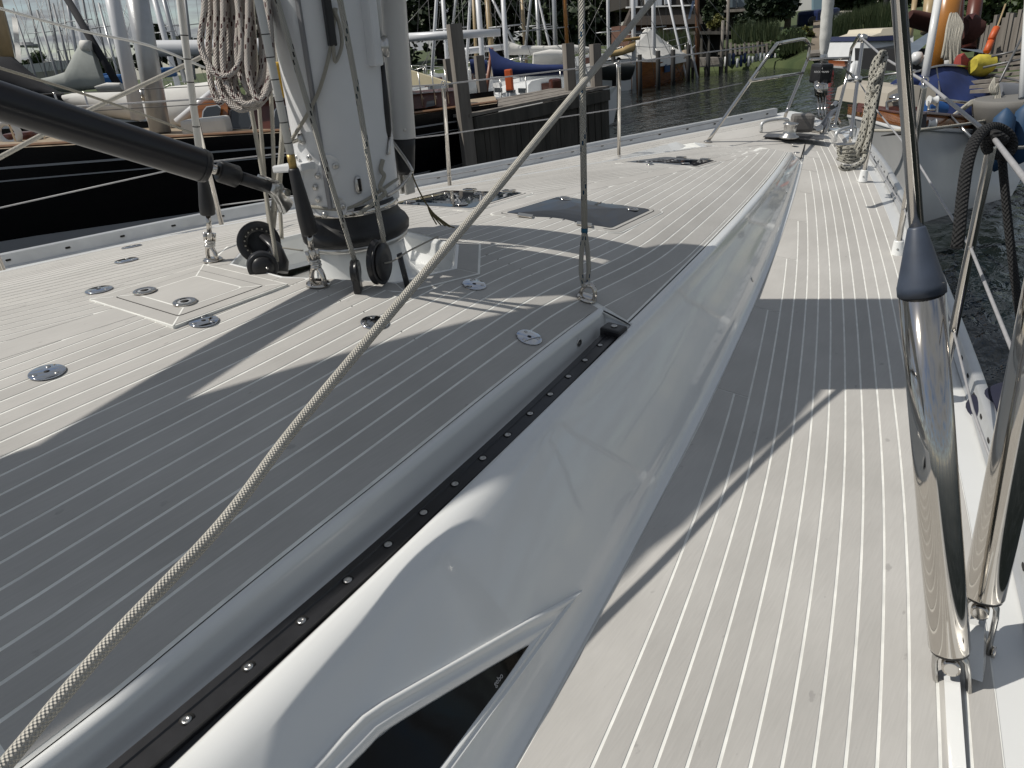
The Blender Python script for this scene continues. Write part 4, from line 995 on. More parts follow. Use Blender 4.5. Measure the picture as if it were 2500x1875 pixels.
# ---- starboard shrouds with polished covers
def chainplate(c, d, y_, name='chainplate'):
    pass
def shroud(top, bot, foot, rr, label, cone=True):
    d = (top - bot).normalized(); t = thing('shroud', label, 'shroud', foot, group='starboard shrouds in polished covers')
    s = d.cross(Vector((0, 1, 0))).normalized(); f = s.cross(d).normalized()          # s athwart, f fore and aft
    MB().tube([bot, bot + d * .004, bot.lerp(top, .5), top], [rr * .96, rr, rr, rr], 48).build('cover_tube', STEEL, t)
    MB().tube([bot - d * .004, bot + d * .0005], rr * .93, 32).build('bottom_ring', RUBBER, t)
    if cone:
        MB().tube([top - d * .004, top + d * .010, top + d * .013, top + d * .098, top + d * .101], [rr * 1.05, rr * 1.05, rr * 1.02, rr * .40, rr * .34], 32).build('rubber_cone', CONE, t)
        MB().tube([top, top + d * 2.6], .0105, 16).build('rod', STEEL, t)
    # toggle strap round the pin
    pc = bot - d * .030
    tk = MB(); w = .025
    side_ = (EYE - bot); side_ = (side_ - d * side_.dot(d)).normalized(); lat = d.cross(side_).normalized()
    pth = [pc - lat * w - d * .115, pc - lat * w - d * .01] + [pc + (-lat * math.cos(a) + d * math.sin(a)) * w for a in [math.pi * i / 8 for i in range(1, 8)]] + [pc + lat * w - d * .01, pc + lat * w - d * .115]
    rows = [[p + side_ * z + o for z, o in ((-.011, Vector()), (.011, Vector()))] for p in pth]
    tk = MB(); tk.tube(pth, .0125, 8, flat=.42, up=lat); tk.build('toggle_strap', STEELB, t)
    MB().tube([pc - side_ * .02, pc + side_ * .018, pc + side_ * .0185], [.0145, .0145, .011], 20).build('clevis_pin', STEEL, t)
    MB().tube([pc - d * .085 - lat * .038, pc - d * .085 + lat * .036], .0068, 12).build('cross_pin', STEEL, t)
    for k in (-1, 1): MB().tube([pc - d * .085 + lat * (.030 * k), pc - d * .085 + lat * (.036 * k)], .0115, 14).build('pin_head', STEEL, t)
    MB().tube([pc - d * .065 - lat * .034, pc - d * .108 - lat * .030], .0025, 6).build('split_pin', STEEL, t)
    pl = MB(); wtop = pc - d * .03; thick = .009
    pr = 0; thick = .012
    a = wtop; b_ = foot
    tt = (b_ - a); q = [a - side_ * .014, a + side_ * .014, b_ + side_ * .035, b_ - side_ * .022]
    vs = [p + lat * thick for p in q] + [p - lat * thick for p in q]; pl.add(vs, [(0, 1, 2, 3), (7, 6, 5, 4), (0, 4, 5, 1), (1, 5, 6, 2), (2, 6, 7, 3), (3, 7, 4, 0)])
    pl.build('chainplate', GEL, t)
    return t
T1t, T1b = yd(2250, 712, 1.104), yd(2318, 1583, 1.25)
shroud(T1t, T1b, yz(2335, 1842, .006), .0325, 'fat polished shroud cover with blue rubber cone at the right of the side deck')
T2b = yd(2401, 1452, 1.30); T2t = T2b + (yd(2500, 985, 1.17) - T2b) * 2.2
shroud(T2t, T2b, yz(2385, 1630, .01), .0335, 'second polished shroud cover behind the first, leaning out of the picture')
# white foot mouldings
# ---- stanchions
def stanchion(base, top, r, label, group, foot=True, holes=()):
    d = (top - base).normalized(); t = thing('stanchion', label, 'stanchion', base, group=group)
    MB().tube([base, base.lerp(top, .96), top], [r, r, r * .92], 20).build('post', STEEL, t)
    MB().torus(top + d * .004, (d.cross(Vector((0, 0, 1))) if abs(d.z) < .98 else Vector((.7, .7, 0))) if False else (yray(2425, 335)), r * .95, r * .30, 20, 8).build('eyelet', STEEL, t)
    for f in holes:
        p = base.lerp(top, f); n = (EYE - p).normalized(); MB().torus(p + n * r * .95, n, r * .42, r * .14, 14, 6).build('hole_ring', STEELB, t)
    if foot:
        z = base - d * .01; b = MB(); b.tube([z - d * .035, z - d * .03, z + d * .03, z + d * .036], [r * 2.4, r * 2.1, r * 1.75, r * 1.6], 20); fo = b.build('socket', GEL, t)
        n = (EYE - z); n.z = 0; n.normalize(); MB().lathe([(.005, 0), (.003, .002), (0, .002)], z + n * r * 1.95, n, n=8).build('screw', STEELB, fo)
    return t
HT = .735
def st_pts(bpx, zb, tpx): b = yz(*bpx, zb); return b, upright(b, *tpx)
S1b, S1t = st_pts((2299, 948), .04, (2425, 336)); S2b, S2t = st_pts((2193, 600), .065, (2258, 199)); S3b, S3t = st_pts((2109, 425), .11, (2161, 143))
stanchion(S1b, S1t, .0125, 'near polished stanchion at right with black rope looped over its top', 'starboard stanchions', holes=(.60, .26))
stanchion(S2b, S2t, .0125, 'middle starboard stanchion rising from a white socket beside the blue cone', 'starboard stanchions', holes=(.24,))
stanchion(S3b, S3t, .0125, 'far starboard stanchion with the chequered mooring line hung on it', 'starboard stanchions')
P1b, P1t = st_pts((1098, 452), .14, (1082, 206)); P2b, P2t = st_pts((1511, 378), .15, (1511, 155)); P0b, P0t = st_pts((541, 548), .13, (482, 300))
P0t = P0b + (P0t - P0b).normalized() * .62
stanchion(P0b, P0t, .0125, 'port stanchion seen left of the mast below the vang', 'port stanchions', foot=False)
stanchion(P1b, P1t, .0125, 'port stanchion right of the mast in front of the dark hull', 'port stanchions', foot=False, holes=(.52, .1))
stanchion(P2b, P2t, .0125, 'port stanchion standing against the open water', 'port stanchions', foot=False, holes=(.52,))
PMb = P0b + (P0b - P1b); PMt = P0t + (P0t - P1t)
stanchion(yz(10, 668, .13), upright(yz(10, 668, .13), -90, 420), .0125, 'port stanchion cut by the left edge of the picture', 'port stanchions', foot=False)
# ---- lifelines
LINEM = mk('grey_lifeline', (.30, .30, .31), rough=.5, var=.1, vscale=40)
def life(pts, r, label, group, m=LINEM): return rope(pts, r, m, 'lifeline', label, 'lifeline', None, group, n=8)
def fr(b, t, f): return b.lerp(t, f)
S0 = yd(2620, 590, .95)
Pul_s = upright(yz(2078, 358, .13), 2103, 92)
life([S0, S1t, S2t, S3t, Pul_s], .0062, 'upper lifeline along the starboard stanchions', 'starboard lifelines')
life([yd(2560, 1060, 1.25), yd(2485, 890, 1.35), fr(S1b, S1t, .60), fr(S2b, S2t, .58), fr(S3b, S3t, .58), yd(2094, 195, 6.0)], .0042, 'middle lifeline along the starboard stanchions', 'starboard lifelines')
life([yd(2440, 1180, 1.55), yd(2375, 1000, 1.8), fr(S1b, S1t, .26), fr(S2b, S2t, .24), fr(S3b, S3t, .22)], .0036, 'lower lifeline close to the starboard toe rail', 'starboard lifelines')
Pp0 = yd(-120, 330, 3.2)
PX = st_pts((10, 668), .13, (-90, 420))
pl_t = upright(yz(1728, 345, .17), 1887, 112); 
life([P0b.lerp(P0t, 1.0) + (P0t - P1t) * .6, P0t, P1t, P2t, yd(1868, 110, 5.3)], .0042, 'upper lifeline along the port stanchions', 'port lifelines')
life([yd(-20, 512, 3.2), fr(P0b, P0t, .52), fr(P1b, P1t, .52), fr(P2b, P2t, .52), yd(1812, 203, 5.0)], .0036, 'middle lifeline along the port stanchions', 'port lifelines')
life([fr(P0b, P0t, .16), fr(P1b, P1t, .10), fr(P2b, P2t, .15), yd(1755, 296, 4.8)], .0034, 'lower lifeline close to the port deck edge', 'port lifelines')

# ---- pulpit
pul = thing('pulpit', 'polished tubular bow rail round the stem of the yacht', 'bow rail', yz(1978, 300, .17))
r = .0125
A0 = yz(1728, 345, .16); A1 = upright(A0, 1860, 157); dA = (A1 - A0)
def dep(px, py, p): return EYE + yray(px, py) * ((p - EYE).dot(_fw))
A1 = yd(1887, 120, 4.95); A2 = yd(1899, 106, 5.05); A3 = yd(1955, 96, 5.5); A4 = yd(1968, 99, 5.65); A5 = yd(1976, 113, 5.75); A6 = yd(1972, 145, 5.8); A7 = yd(1921, 272, 5.6); A8 = yz(1913, 299, .17)
MB().tube(spline([A0, A0.lerp(A1, .5), A1, A2], 5), r, 14).build('port_leg', STEEL, pul)
MB().tube(spline([A2, A3, A4, A5, A6], 6), r, 14).build('top_rail', STEEL, pul)
MB().tube(spline([A6, A6.lerp(A7, .5), A7, A8], 5), r, 14).build('front_leg', STEEL, pul)
MB().tube([yd(1832, 197, 4.7), yd(1960, 178, 5.75)], r * .9, 12).build('mid_rail', STEEL, pul)
C1 = yd(2075, 142, 5.85)
MB().tube([A6, C1], r, 14).build('cross_bar', STEEL, pul)
E0 = yz(2037, 309, .17); MB().tube(spline([yd(2079, 118, 5.8), C1, yd(2070, 174, 5.78), yd(2054, 240, 5.75), E0], 5), r, 14).build('front_leg', STEEL, pul)
G0 = yz(2073, 357, .13); G1 = yd(2107, 93, 5.15)
MB().tube(spline([G1, yd(2094, 194, 5.05), yd(2088, 240, 5.0), yd(2078, 330, 4.9), G0], 5), r, 14).build('starboard_leg', STEEL, pul)
MB().tube([yd(2068, 175, 5.78), yd(2096, 195, 5.05)], r * .9, 12).build('mid_rail', STEEL, pul)
MB().tube([yd(2079, 118, 5.8), yd(2098, 86, 5.2), G1], r, 12).build('top_rail', STEEL, pul)
for p in (G1, yd(2094, 194, 5.05)): MB().lathe([(.028, -.02), (.03, 0), (.028, .02), (0, .03)], p, n=14).build('clamp', STEELB, pul)
for p in (A0, A8, E0, G0): MB().lathe([(.03, 0), (.03, .006), (.016, .012), (0, .012)], p - Vector((0, 0, .004)), n=16).build('foot', STEEL, pul)
# ---- furled headsail on its drum
fur = thing('headsail_furler', 'rolled white headsail on a forestay with black drum housing at the bow', 'furler', yz(2012, 305, .17))
f0 = yd(2010, 150, 6.05); f1 = upright(f0, 2022, 0); fd = (f1 - f0).normalized()
FS = mk('furled_sail', (.60, .60, .57), rough=.8, var=.07, vscale=6, bump=.15, bscale=20)
rows = []; s_ = fd.orthogonal().normalized(); c_ = fd.cross(s_)
for i in range(60):
    z = -.02 + i * .03; rr = (.020 + .026 * min(1, max(0, (z) / .18))) * (1 + .03 * math.sin(i * 2.1))
    rows.append([f0 + fd * z + (s_ * math.cos(a) + c_ * math.sin(a)) * (rr + .0035 * (((a / 6.283 + i / 7.0) % 1.0) < .12)) for a in [2 * math.pi * j / 20 for j in range(21)]])
MB().grid(rows).build('sail_roll', FS, fur)
MB().tube([f0 - fd * .03, f0 + fd * .02, f0 + fd * .12, f0 + fd * .15], [.045, .036, .018, .014], 18).build('cone', STEEL, fur)
fb0, fb1 = yd(2006, 158, 6.0), yd(2004, 200, 6.0)
Fv = Matrix((Vector((.62, .78, 0)), Vector((-.78, .62, 0)), Vector((0, 0, 1)))).transposed()
hz_ = MB(); hz_.bbox((fb0 + fb1) / 2, (.125, .15, .155), .022, M=Fv); hs = hz_.build('drum_housing', BLACK, fur)
fn = (EYE - fb0); fn.z = 0; fn.normalize()
tM = Matrix((Vector((0, 0, 1)).cross(fn).normalized(), Vector((0, 0, 1)), fn)).transposed().to_4x4(); tM.translation = (fb0 + fb1) / 2 + fn * .088 + Vector((0, 0, .018))
text('RECKMANN', .021, tM, hs, mk('white_print', (.75, .75, .75), rough=.5))
e_ = MB().add([tM.translation + tM.to_3x3() @ Vector(v) for v in ((0, .04, 0), (.006, .022, 0), (-.006, .022, 0))], [(0, 1, 2)]); e_.build('emblem', MATS['white_print'], hs)
MB().lathe([(.05, 0), (.05, .01), (.02, .014), (0, .014)], (fb0 + fb1) / 2 + fn.cross(Vector((0, 0, 1))) * -.066, fn.cross(Vector((0, 0, 1))) * -1, n=20).build('end_disc', BLACK, fur)
MB().tube([yd(2004, 200, 6.0), yd(2005, 232, 6.0)], [.06, .052], 18, flat=.8).build('cowl', STEEL, fur)
for dx_ in (-7, 1, 9): MB().tube([yd(2004 + dx_, 232, 6.0), yd(2007 + dx_, 300, 5.95)], .008, 8).build('strut', STEEL, fur)
# ---- windlass, anchor and stem fitting
win_ = thing('windlass', 'polished capstan of the anchor windlass on a dark plate at the bow', 'windlass', yz(1925, 336, .16))
wp = yz(1926, 336, .165)
MB().box(yz(1940, 333, .163), (.42, .16, .006), rz=R(8)).build('base_plate', mk('dark_plate', (.06, .06, .065), rough=.3), win_)
MB().lathe([(.070, 0), (.070, .010), (.050, .022), (.043, .04), (.045, .085), (.054, .096), (.053, .101), (.03, .104), (0, .104)], wp, n=28).build('capstan', STEELB, win_)
MB().bbox(yd(1958, 300, 5.35), (.16, .12, .13), .03, rz=.5).build('motor_cover', mk('windlass_grey', (.16, .15, .14), rough=.35), win_)
anc = thing('anchor', 'dark galvanised anchor lying in the polished stem roller', 'anchor', yz(2010, 318, .17))
MB().tube([yd(1992, 322, 5.5), yd(2010, 305, 5.6), yd(2030, 275, 5.9), yd(2048, 262, 6.2)], [.03, .028, .026, .02], 10, flat=.5).build('shank', mk('galvanised', (.20, .20, .21), rough=.4, metal=.7, var=.15), anc)
MB().add([yd(1938, 282, 5.9), yd(1980, 271, 6.3), yd(1976, 300, 6.2), yd(1950, 325, 5.8), yd(1938, 318, 5.75)], [(0, 1, 2, 3, 4)]).build('fluke', mk('anchor_black', (.02, .022, .026), rough=.3), anc, None)
MB().tube([yd(2012, 330, 5.5), yd(2024, 292, 5.7), yd(2040, 285, 6.0), yd(2048, 300, 6.1)], .018, 10).build('roller_cheek', STEEL, anc)
MB().lathe([(.03, -.05), (.045, -.03), (.03, 0), (.045, .03), (.03, .05)], yd(1992, 318, 5.5), (1, .2, 0), n=16).build('roller', STEEL, anc)
MB().tube([yd(2032, 262, 6.2), yd(2040, 252, 6.3), yd(2052, 258, 6.3)], .022, 10).build('hasp', STEELB, anc)
# cleats on the rails
for px, zz, nm in (((1890, 318), .17, 'low loop fairlead on the port rail near the bow'), ((2062, 340), .15, 'shining loop fairlead on the starboard rail near the bow')):
    p = yz(*px, zz); d_ = Vector((.25, 1, 0)).normalized() if px[0] > 2000 else Vector((.55, 1, 0)).normalized()
    MB().tube(spline([p - d_ * .13, p - d_ * .11 + Vector((0, 0, .07)), p + d_ * .11 + Vector((0, 0, .07)), p + d_ * .13], 6), .012, 10).build('fairlead', ALU, None, nm, 'fairlead')
# ---- anchor locker joint, small deck studs
for a, c_ in (((1966, 350), (1955, 388)),): MB().tube([yz(*a, zd(.2, 4.2) + .006), yz(*c_, zd(.2, 3.9) + .006)], .004, 4).build('locker_joint', DARK, yacht)
for px in ((1784, 356), (1938, 352), (1945, 373)): MB().lathe([(.022, 0), (.02, .003), (0, .003)], yz(*px, .14), n=12).build('deck_stud', STEELB, yacht)
# ---- chequered mooring line: hank on the far stanchion and coil on its cleat
hk = thing('mooring_line', 'chequered black and white mooring line hung in long bights on the far starboard stanchion', 'rope', yd(2110, 385, 4.1))
rnd = random.Random(5)
def strand(pxs, r=.0135, nm='strand'):
    b = MB(); b.uv = []; b.tube(spline([yd(*q) for q in pxs], 6), r, 10); b.build(nm, ROPE_C, hk)
strand([(2150, 138, 4.0), (2135, 165, 3.95), (2122, 215, 3.95), (2113, 280, 3.95), (2100, 335, 3.95), (2092, 355, 3.97), (2096, 368, 4.0), (2108, 362, 4.0), (2122, 310, 4.0), (2134, 240, 4.0), (2146, 190, 4.0), (2150, 150, 4.02)])
strand([(2156, 132, 3.95), (2140, 142, 3.93), (2128, 175, 3.93), (2124, 230, 3.93), (2116, 290, 3.93), (2106, 340, 3.93), (2094, 372, 3.95), (2104, 378, 3.97), (2118, 352, 3.96), (2128, 300, 3.96), (2138, 240, 3.96), (2150, 200, 3.97)])
strand([(2160, 128, 3.97), (2150, 130, 3.92), (2142, 155, 3.92), (2136, 185, 3.92), (2146, 178, 3.9), (2152, 160, 3.92), (2146, 182, 3.91), (2136, 205, 3.91), (2140, 222, 3.92), (2130, 250, 3.92), (2126, 300, 3.92), (2118, 350, 3.92), (2108, 390, 3.9), (2086, 408, 3.85), (2062, 412, 3.8), (2050, 404, 3.8)])
strand([(2162, 132, 3.97), (2152, 175, 3.9), (2140, 190, 3.89), (2128, 205, 3.9), (2134, 222, 3.9), (2144, 212, 3.9), (2134, 260, 3.9), (2122, 330, 3.9), (2110, 372, 3.9)])
cl = yz(2068, 395, .115)
for i in range(5):
    pts = [cl + Vector((math.cos(a) * (.055 + .012 * math.sin(a * 3 + i)), math.sin(a) * (.062), .014 + i * .020 + .006 * math.sin(2 * a + i))) for a in [2 * math.pi * j / 22 for j in range(23)]]
    b = MB(); b.uv = []; b.tube(pts, .0125, 10); b.build('turn', ROPE_C, hk)
MB().tube(spline([cl + Vector((-.07, -.09, .115)), cl + Vector((-.03, -.04, .108)), cl + Vector((.03, .04, .108)), cl + Vector((.07, .09, .115))], 4), .012, 10).build('cleat', STEEL, None, 'polished horn cleat inside the chequered rope coil', 'cleat')
# ---- black rope doubled over the near stanchion
bk = thing('fender_line', 'thick black rope hitched round the top of the near stanchion with two hanging ends', 'rope', yd(2340, 605, 1.9))
def bst(pxs, r=.0140):
    b = MB(); b.uv = []; b.tube(spline([yd(*q) for q in pxs], 8), r, 12); b.build('strand', ROPE_X, bk)
tS = (S1t - EYE).dot(_fw)
bst([(2336, 605, tS - .12), (2342, 560, tS - .12), (2350, 480, tS - .10), (2362, 400, tS - .08), (2380, 345, tS - .05), (2405, 318, tS - .02), (2432, 312, tS + .01), (2462, 330, tS + .03), (2470, 360, tS + .04), (2452, 378, tS + .04), (2420, 372, tS + .02), (2408, 350, tS), (2425, 330, tS - .03), (2452, 345, tS - .02)])
bst([(2440, 330, tS + .05), (2445, 372, tS + .05), (2452, 450, tS + .05), (2465, 580, tS + .04), (2480, 700, tS + .02), (2494, 800, tS), (2510, 900, tS)], .0105)
# ---- navy fender outside the rail
fe = yd(2462, 985, 2.05); fb_ = MB(); fb_.lathe([(0, -.30), (.06, -.29), (.11, -.24), (.125, -.15), (.125, .0), (.12, .04), (.075, .095), (.03, .11), (0, .12)], fe + Vector((0.02, 0, -.06)), (.10, .05, 1), n=28)
fb_.build('fender', mk('navy_fender_cloth', (.008, .010, .028), rough=.85, bump=.5, bscale=14), None, 'navy blue fender in a cloth cover hanging outside the starboard rail', 'fender')
# ================================================================== harbour: water, ground, neighbours
def water_material():
    m = bpy.data.materials.new('harbour_water'); m.use_nodes = True; nt = m.node_tree; b = nt.nodes['Principled BSDF']; N = nt.nodes.new; L = nt.links.new
    b.inputs['Base Color'].default_value = (.010, .014, .013, 1); b.inputs['Roughness'].default_value = .06; b.inputs['Specular IOR Level'].default_value = .5; b.inputs['IOR'].default_value = 1.33
    tc = N('ShaderNodeTexCoord'); mp = N('ShaderNodeMapping'); mp.inputs['Rotation'].default_value = (0, 0, R(35)); mp.inputs['Scale'].default_value = (1, .45, 1); L(tc.outputs['Object'], mp.inputs[0])
    n1 = N('ShaderNodeTexNoise'); n1.inputs['Scale'].default_value = 5.5; n1.inputs['Detail'].default_value = 4; n1.inputs['Distortion'].default_value = .4; L(mp.outputs[0], n1.inputs['Vector'])
    n2 = N('ShaderNodeTexNoise'); n2.inputs['Scale'].default_value = 1.1; n2.inputs['Detail'].default_value = 3; L(mp.outputs[0], n2.inputs['Vector'])
    ad = N('ShaderNodeMath'); ad.operation = 'MULTIPLY_ADD'; ad.inputs[1].default_value = 1.6; L(n2.outputs['Fac'], ad.inputs[0]); L(n1.outputs['Fac'], ad.inputs[2])
    bp = N('ShaderNodeBump'); bp.inputs['Strength'].default_value = .55; bp.inputs['Distance'].default_value = .09; L(ad.outputs[0], bp.inputs['Height']); L(bp.outputs[0], b.inputs['Normal'])
    return m
b = MB(); n = 12; b.grid([[Vector((lerp(-300, 300, i / n), lerp(-200, 400, j / n), WATER)) for i in range(n + 1)] for j in range(n + 1)]); b.build('water', water_material(), kind='structure', frame='w')
# ---- far bank: one sheet from the shore to the horizon
GRASS = mk('bank_grass', (.035, .055, .018), rough=.95, col2=(.075, .095, .035), vscale=.8)
SAND = mk('sand_path', (.20, .165, .125), rough=.95, var=.15, vscale=1.2)
shore = [(-1400, 90), (-600, 85), (200, 80), (900, 66), (1540, 39), (1700, 36.5), (1880, 34), (1950, 31), (2040, 31.5), (2110, 30), (2230, 27), (2400, 22), (2560, 15), (2900, 11)]
S = []
for px, t in shore:
    p = wd(px, 300, t); S.append(Vector((p.x, p.y, WATER)))
ctr = Vector((EYEW.x, EYEW.y, 0)); rows = []
for p in S:
    d = (p - ctr); d.z = 0; d.normalize()
    rows.append([p + Vector((0, 0, -.6)), p + Vector((0, 0, .25)) + d * .4, p + d * 4 + Vector((0, 0, .75)), p + d * 14 + Vector((0, 0, 1.3)), p + d * 60 + Vector((0, 0, 1.9)), p + d * 900 + Vector((0, 0, 4))])
MB().grid(rows, flip=True).build('ground', GRASS, kind='structure', frame='w')
def gz(px, t): 
    return -.15
def loft(pairs, t, th, n=12, e=2.2):
    """closed body between top and bottom outline points; t depth, th half thickness"""
    rows = []
    for i, (a, b_) in enumerate(pairs):
        tt = t[i] if isinstance(t, (list, tuple)) else t; hh = th[i] if isinstance(th, (list, tuple)) else th
        A, B = wd(a[0], a[1], tt), wd(b_[0], b_[1], tt); c = (A + B) / 2; v = (A - B) / 2; dn = (RW @ Vector((0, 0, 1)))
        rows.append([c + v * math.copysign(abs(math.cos(q)) ** (2 / e), math.cos(q)) + dn * (hh * math.copysign(abs(math.sin(q)) ** (2 / e), math.sin(q))) for q in [2 * math.pi * k / n for k in range(n + 1)]])
    b = MB(); b.grid(rows); k = len(b.v)
    for r_ in (rows[0], rows[-1]): b.add(r_[:-1], [tuple(range(n))])
    return b
def spar(p0, p1, w, m, name='spar', parent=None, taper=.85, n=10, **kw):
    b = MB(); b.tube([p0, p0.lerp(p1, .5), p1], [w, w, w * taper], n); return b.build(name, m, parent, frame='w', **kw)
VARN = mk('varnished_wood', (.30, .11, .028), rough=.22, col2=(.17, .055, .014), vscale=3, stretch=(1, 1, 8), coat=.5)
MAHO = mk('mahogany', (.085, .022, .012), rough=.3, var=.3, vscale=5, coat=.3)  # also colours the shaded varnish of the classic yacht's deckhouse
TEAK = mk('bleached_teak', (.30, .24, .17), rough=.8, var=.12, vscale=9)
NAVY = mk('black_topsides', (.0025, .0026, .0035), rough=.16, spec=.18)
ANTI = mk('antifouling', (.055, .012, .013), rough=.8, var=.15)
BOOTW = mk('boot_stripe', (.30, .31, .33), rough=.4)
HWHITE = mk('white_topsides', (.66, .67, .67), rough=.25, var=.04, vscale=2)
CANV_G = mk('grey_canvas', (.33, .35, .33), rough=.9, var=.10, vscale=3, bump=.6, bscale=3)
CANV_W = mk('pale_canvas', (.62, .61, .58), rough=.9, var=.07, vscale=3, bump=.7, bscale=3)
CANV_N = mk('navy_canvas', (.009, .010, .014), rough=.9, bump=.6, bscale=4)
CANV_B = mk('blue_canvas', (.012, .028, .115), rough=.85, var=.15, vscale=4, bump=.6, bscale=4)
CANV_C = mk('cream_canvas', (.52, .46, .31), rough=.9, var=.06, vscale=3, bump=.4, bscale=3)
CANV_T = mk('tan_canvas', (.42, .30, .14), rough=.9, var=.1, vscale=3)
SPARW = mk('white_spar', (.62, .63, .65), rough=.35)
SPARG = mk('grey_spar', (.42, .43, .44), rough=.35, metal=.4, var=.06)
SPARD = mk('dull_grey_spar', (.22, .23, .24), rough=.5)
SPART = mk('spruce_spar', (.36, .27, .15), rough=.4, var=.1)
SPARO = mk('orange_pine_spar', (.36, .15, .03), rough=.3, var=.12, vscale=4)
TIMB = mk('weathered_timber', (.135, .120, .105), rough=.92, col2=(.235, .215, .19), vscale=7, stretch=(1, 1, .12), bump=.4, bscale=30)
TIMBD = mk('wet_timber', (.035, .033, .028), rough=.8, col2=(.075, .068, .058), vscale=6, stretch=(1, 1, .15), bump=.4, bscale=30)
PILEB = mk('black_pile', (.008, .008, .008), rough=.8)
WIRED = mk('dark_wire', (.16, .16, .16), rough=.4, metal=.5)
WGL = mk('window_glass', (.03, .035, .04), rough=.06, spec=.8)

# ---- dark classic yacht alongside
nb = thing('classic_yacht', 'long black hulled classic yacht with varnished deckhouse moored across the water at left', 'yacht', wd(350, 400, 10.5) * 1, frame='w')
BASE[nb].z = WATER; nb.location = BASE[nb]
gun = [(-420, 392, 8.9), (-200, 377, 9.3), (0, 364, 9.7), (350, 344, 10.3), (700, 323, 11.0), (1013, 281, 12.0), (1152, 261, 12.6), (1215, 252, 13.0)]
rows = []; strip1 = []; strip2 = []; boot = []; gl = []
for i, (px, py, t) in enumerate(gun):
    g = wd(px, py, t); away = RW @ Vector((0, 0, 1)); away.z = 0; away.normalize(); gl.append(g)
    e = max(0, (px - 850) / 365); e2 = max(0, (-100 - px) / 320)
    def at(f):
        z = lerp(g.z, WATER, f); inn = .02 * f + .55 * (f ** 2.2) * (e + .12) ** 1.0 * 1.6
        return Vector((g.x, g.y, z)) + away * inn
    rows.append([at(f) for f in (0, .1, .25, .45, .65, .85, 1.0, 1.15)])
    strip1.append((at(.155), at(.175))); strip2.append((at(.27), at(.283))); boot.append((at(.80), at(.90)))
MB().grid(rows, flip=True).build('hull', NAVY, nb)
tow = -(RW @ Vector((0, 0, 1))) * .006
for st_, m_, nm in ((strip1, BOOTW, 'sheer_stripe'), (strip2, BOOTW, 'sheer_stripe'), (boot, BOOTW, 'boot_stripe')):
    MB().grid([[a + tow, c + tow] for a, c in st_], flip=True).build(nm, m_, nb)
MB().grid([[r_[5] * .45 + r_[6] * .55 + tow, r_[6] + tow, r_[7] + tow] for r_ in rows], flip=True).build('underbody', ANTI, nb)
aw = RW @ Vector((0, 0, 1)); aw.z = 0; aw.normalize()
MB().grid([[g + Vector((0, 0, .03)) - aw * .03, g + Vector((0, 0, .05)) - aw * .01, g + Vector((0, 0, .05)) + aw * .10, g + Vector((0, 0, .0)) + aw * .11] for g in gl]).build('cap_rail', mk('teak_rail', (.20, .11, .06), rough=.4, var=.15), nb)
MB().grid([[g + Vector((0, 0, -.06)) + aw * .08, g + aw * 1.6 + Vector((0, 0, .0)), g + aw * 3.1 + Vector((0, 0, -.06))] for g in gl]).build('deck', TEAK, nb)
MB().grid([[g + aw * 3.1 + Vector((0, 0, .05)), g + aw * 3.0 + Vector((0, 0, WATER - .2 - g.z))] for g in gl]).build('far_side', NAVY, nb)
# deckhouse
def wbox(px0, py0, px1, py1, t, dep, m, name, parent, skew=0.0):
    A, B, C_, D = wd(px0, py0, t), wd(px1, py0 + skew, t), wd(px1, py1 + skew, t), wd(px0, py1, t)
    d = aw * dep; b = MB(); v = [A, B, C_, D] + [q + d for q in (A, B, C_, D)]
    b.add(v, [(3, 2, 1, 0), (4, 5, 6, 7), (0, 1, 5, 4), (1, 2, 6, 5), (2, 3, 7, 6), (3, 0, 4, 7)])
    return b.build(name, m, parent, frame='w') if parent is not None else b
def wquad(pts, t, dep, m, name, parent):
    b = MB(); A = [wd(x, y, t) for x, y in pts]; n = len(A); b.add(A + [q + aw * dep for q in A], [tuple(reversed(range(n))), tuple(range(n, 2 * n))] + [(i, (i + 1) % n, n + (i + 1) % n, n + i) for i in range(n)])
    return b.build(name, m, parent, frame='w')
dh = wquad([(470, 330), (478, 262), (500, 248), (545, 242), (556, 250), (556, 328)], 11.6, .5, VARN, 'deckhouse_end', nb)
dh2 = wquad([(556, 328), (556, 250), (700, 228), (940, 198), (940, 290)], 11.75, 1.6, MAHO, 'deckhouse', nb)  # darker wood colour puts shade on this side of the varnished deckhouse
wquad([(545, 243), (700, 221), (950, 190), (950, 199), (700, 232), (545, 252)], 11.6, 1.8, CANV_W, 'deckhouse_roof', nb)
for pts, t in (([(492, 312), (497, 272), (505, 262), (530, 258), (536, 264), (530, 305), (522, 314)], 11.55), ([(560, 312), (563, 272), (570, 266), (600, 262), (612, 300), (607, 312)], 11.7), ([(668, 312), (671, 272), (678, 264), (715, 258), (722, 300), (716, 311)], 11.7), ([(780, 296), (783, 252), (790, 246), (830, 240), (836, 284), (830, 293)], 11.7)):
    c = (sum(p[0] for p in pts) / len(pts), sum(p[1] for p in pts) / len(pts)); big = [(c[0] + (x - c[0]) * 1.13, c[1] + (y - c[1]) * 1.11) for x, y in pts]
    o = wquad(big, t - .01, .03, SPARG, 'window', nb); wquad(pts, t - .025, .03, WGL, 'pane', o)
for (x0, x1) in ((430, 520), (520, 640)): pass
spar(wd(392, 322, 11.4), wup(wd(392, 322, 11.4), 325, -60), .16, SPARG, 'mast', nb, taper=1, n=16)
spar(wd(338, 292, 11.0), wup(wd(338, 292, 11.0), 262, -60), .105, SPARW, 'furled_sail', nb, taper=1, n=14)
MB().lathe([(.10, 0), (.10, .05), (.07, .07), (.075, .13), (.09, .15), (0, .15)], wd(356, 230, 11.2), -aw, n=20).build('winch', STEELB, nb)
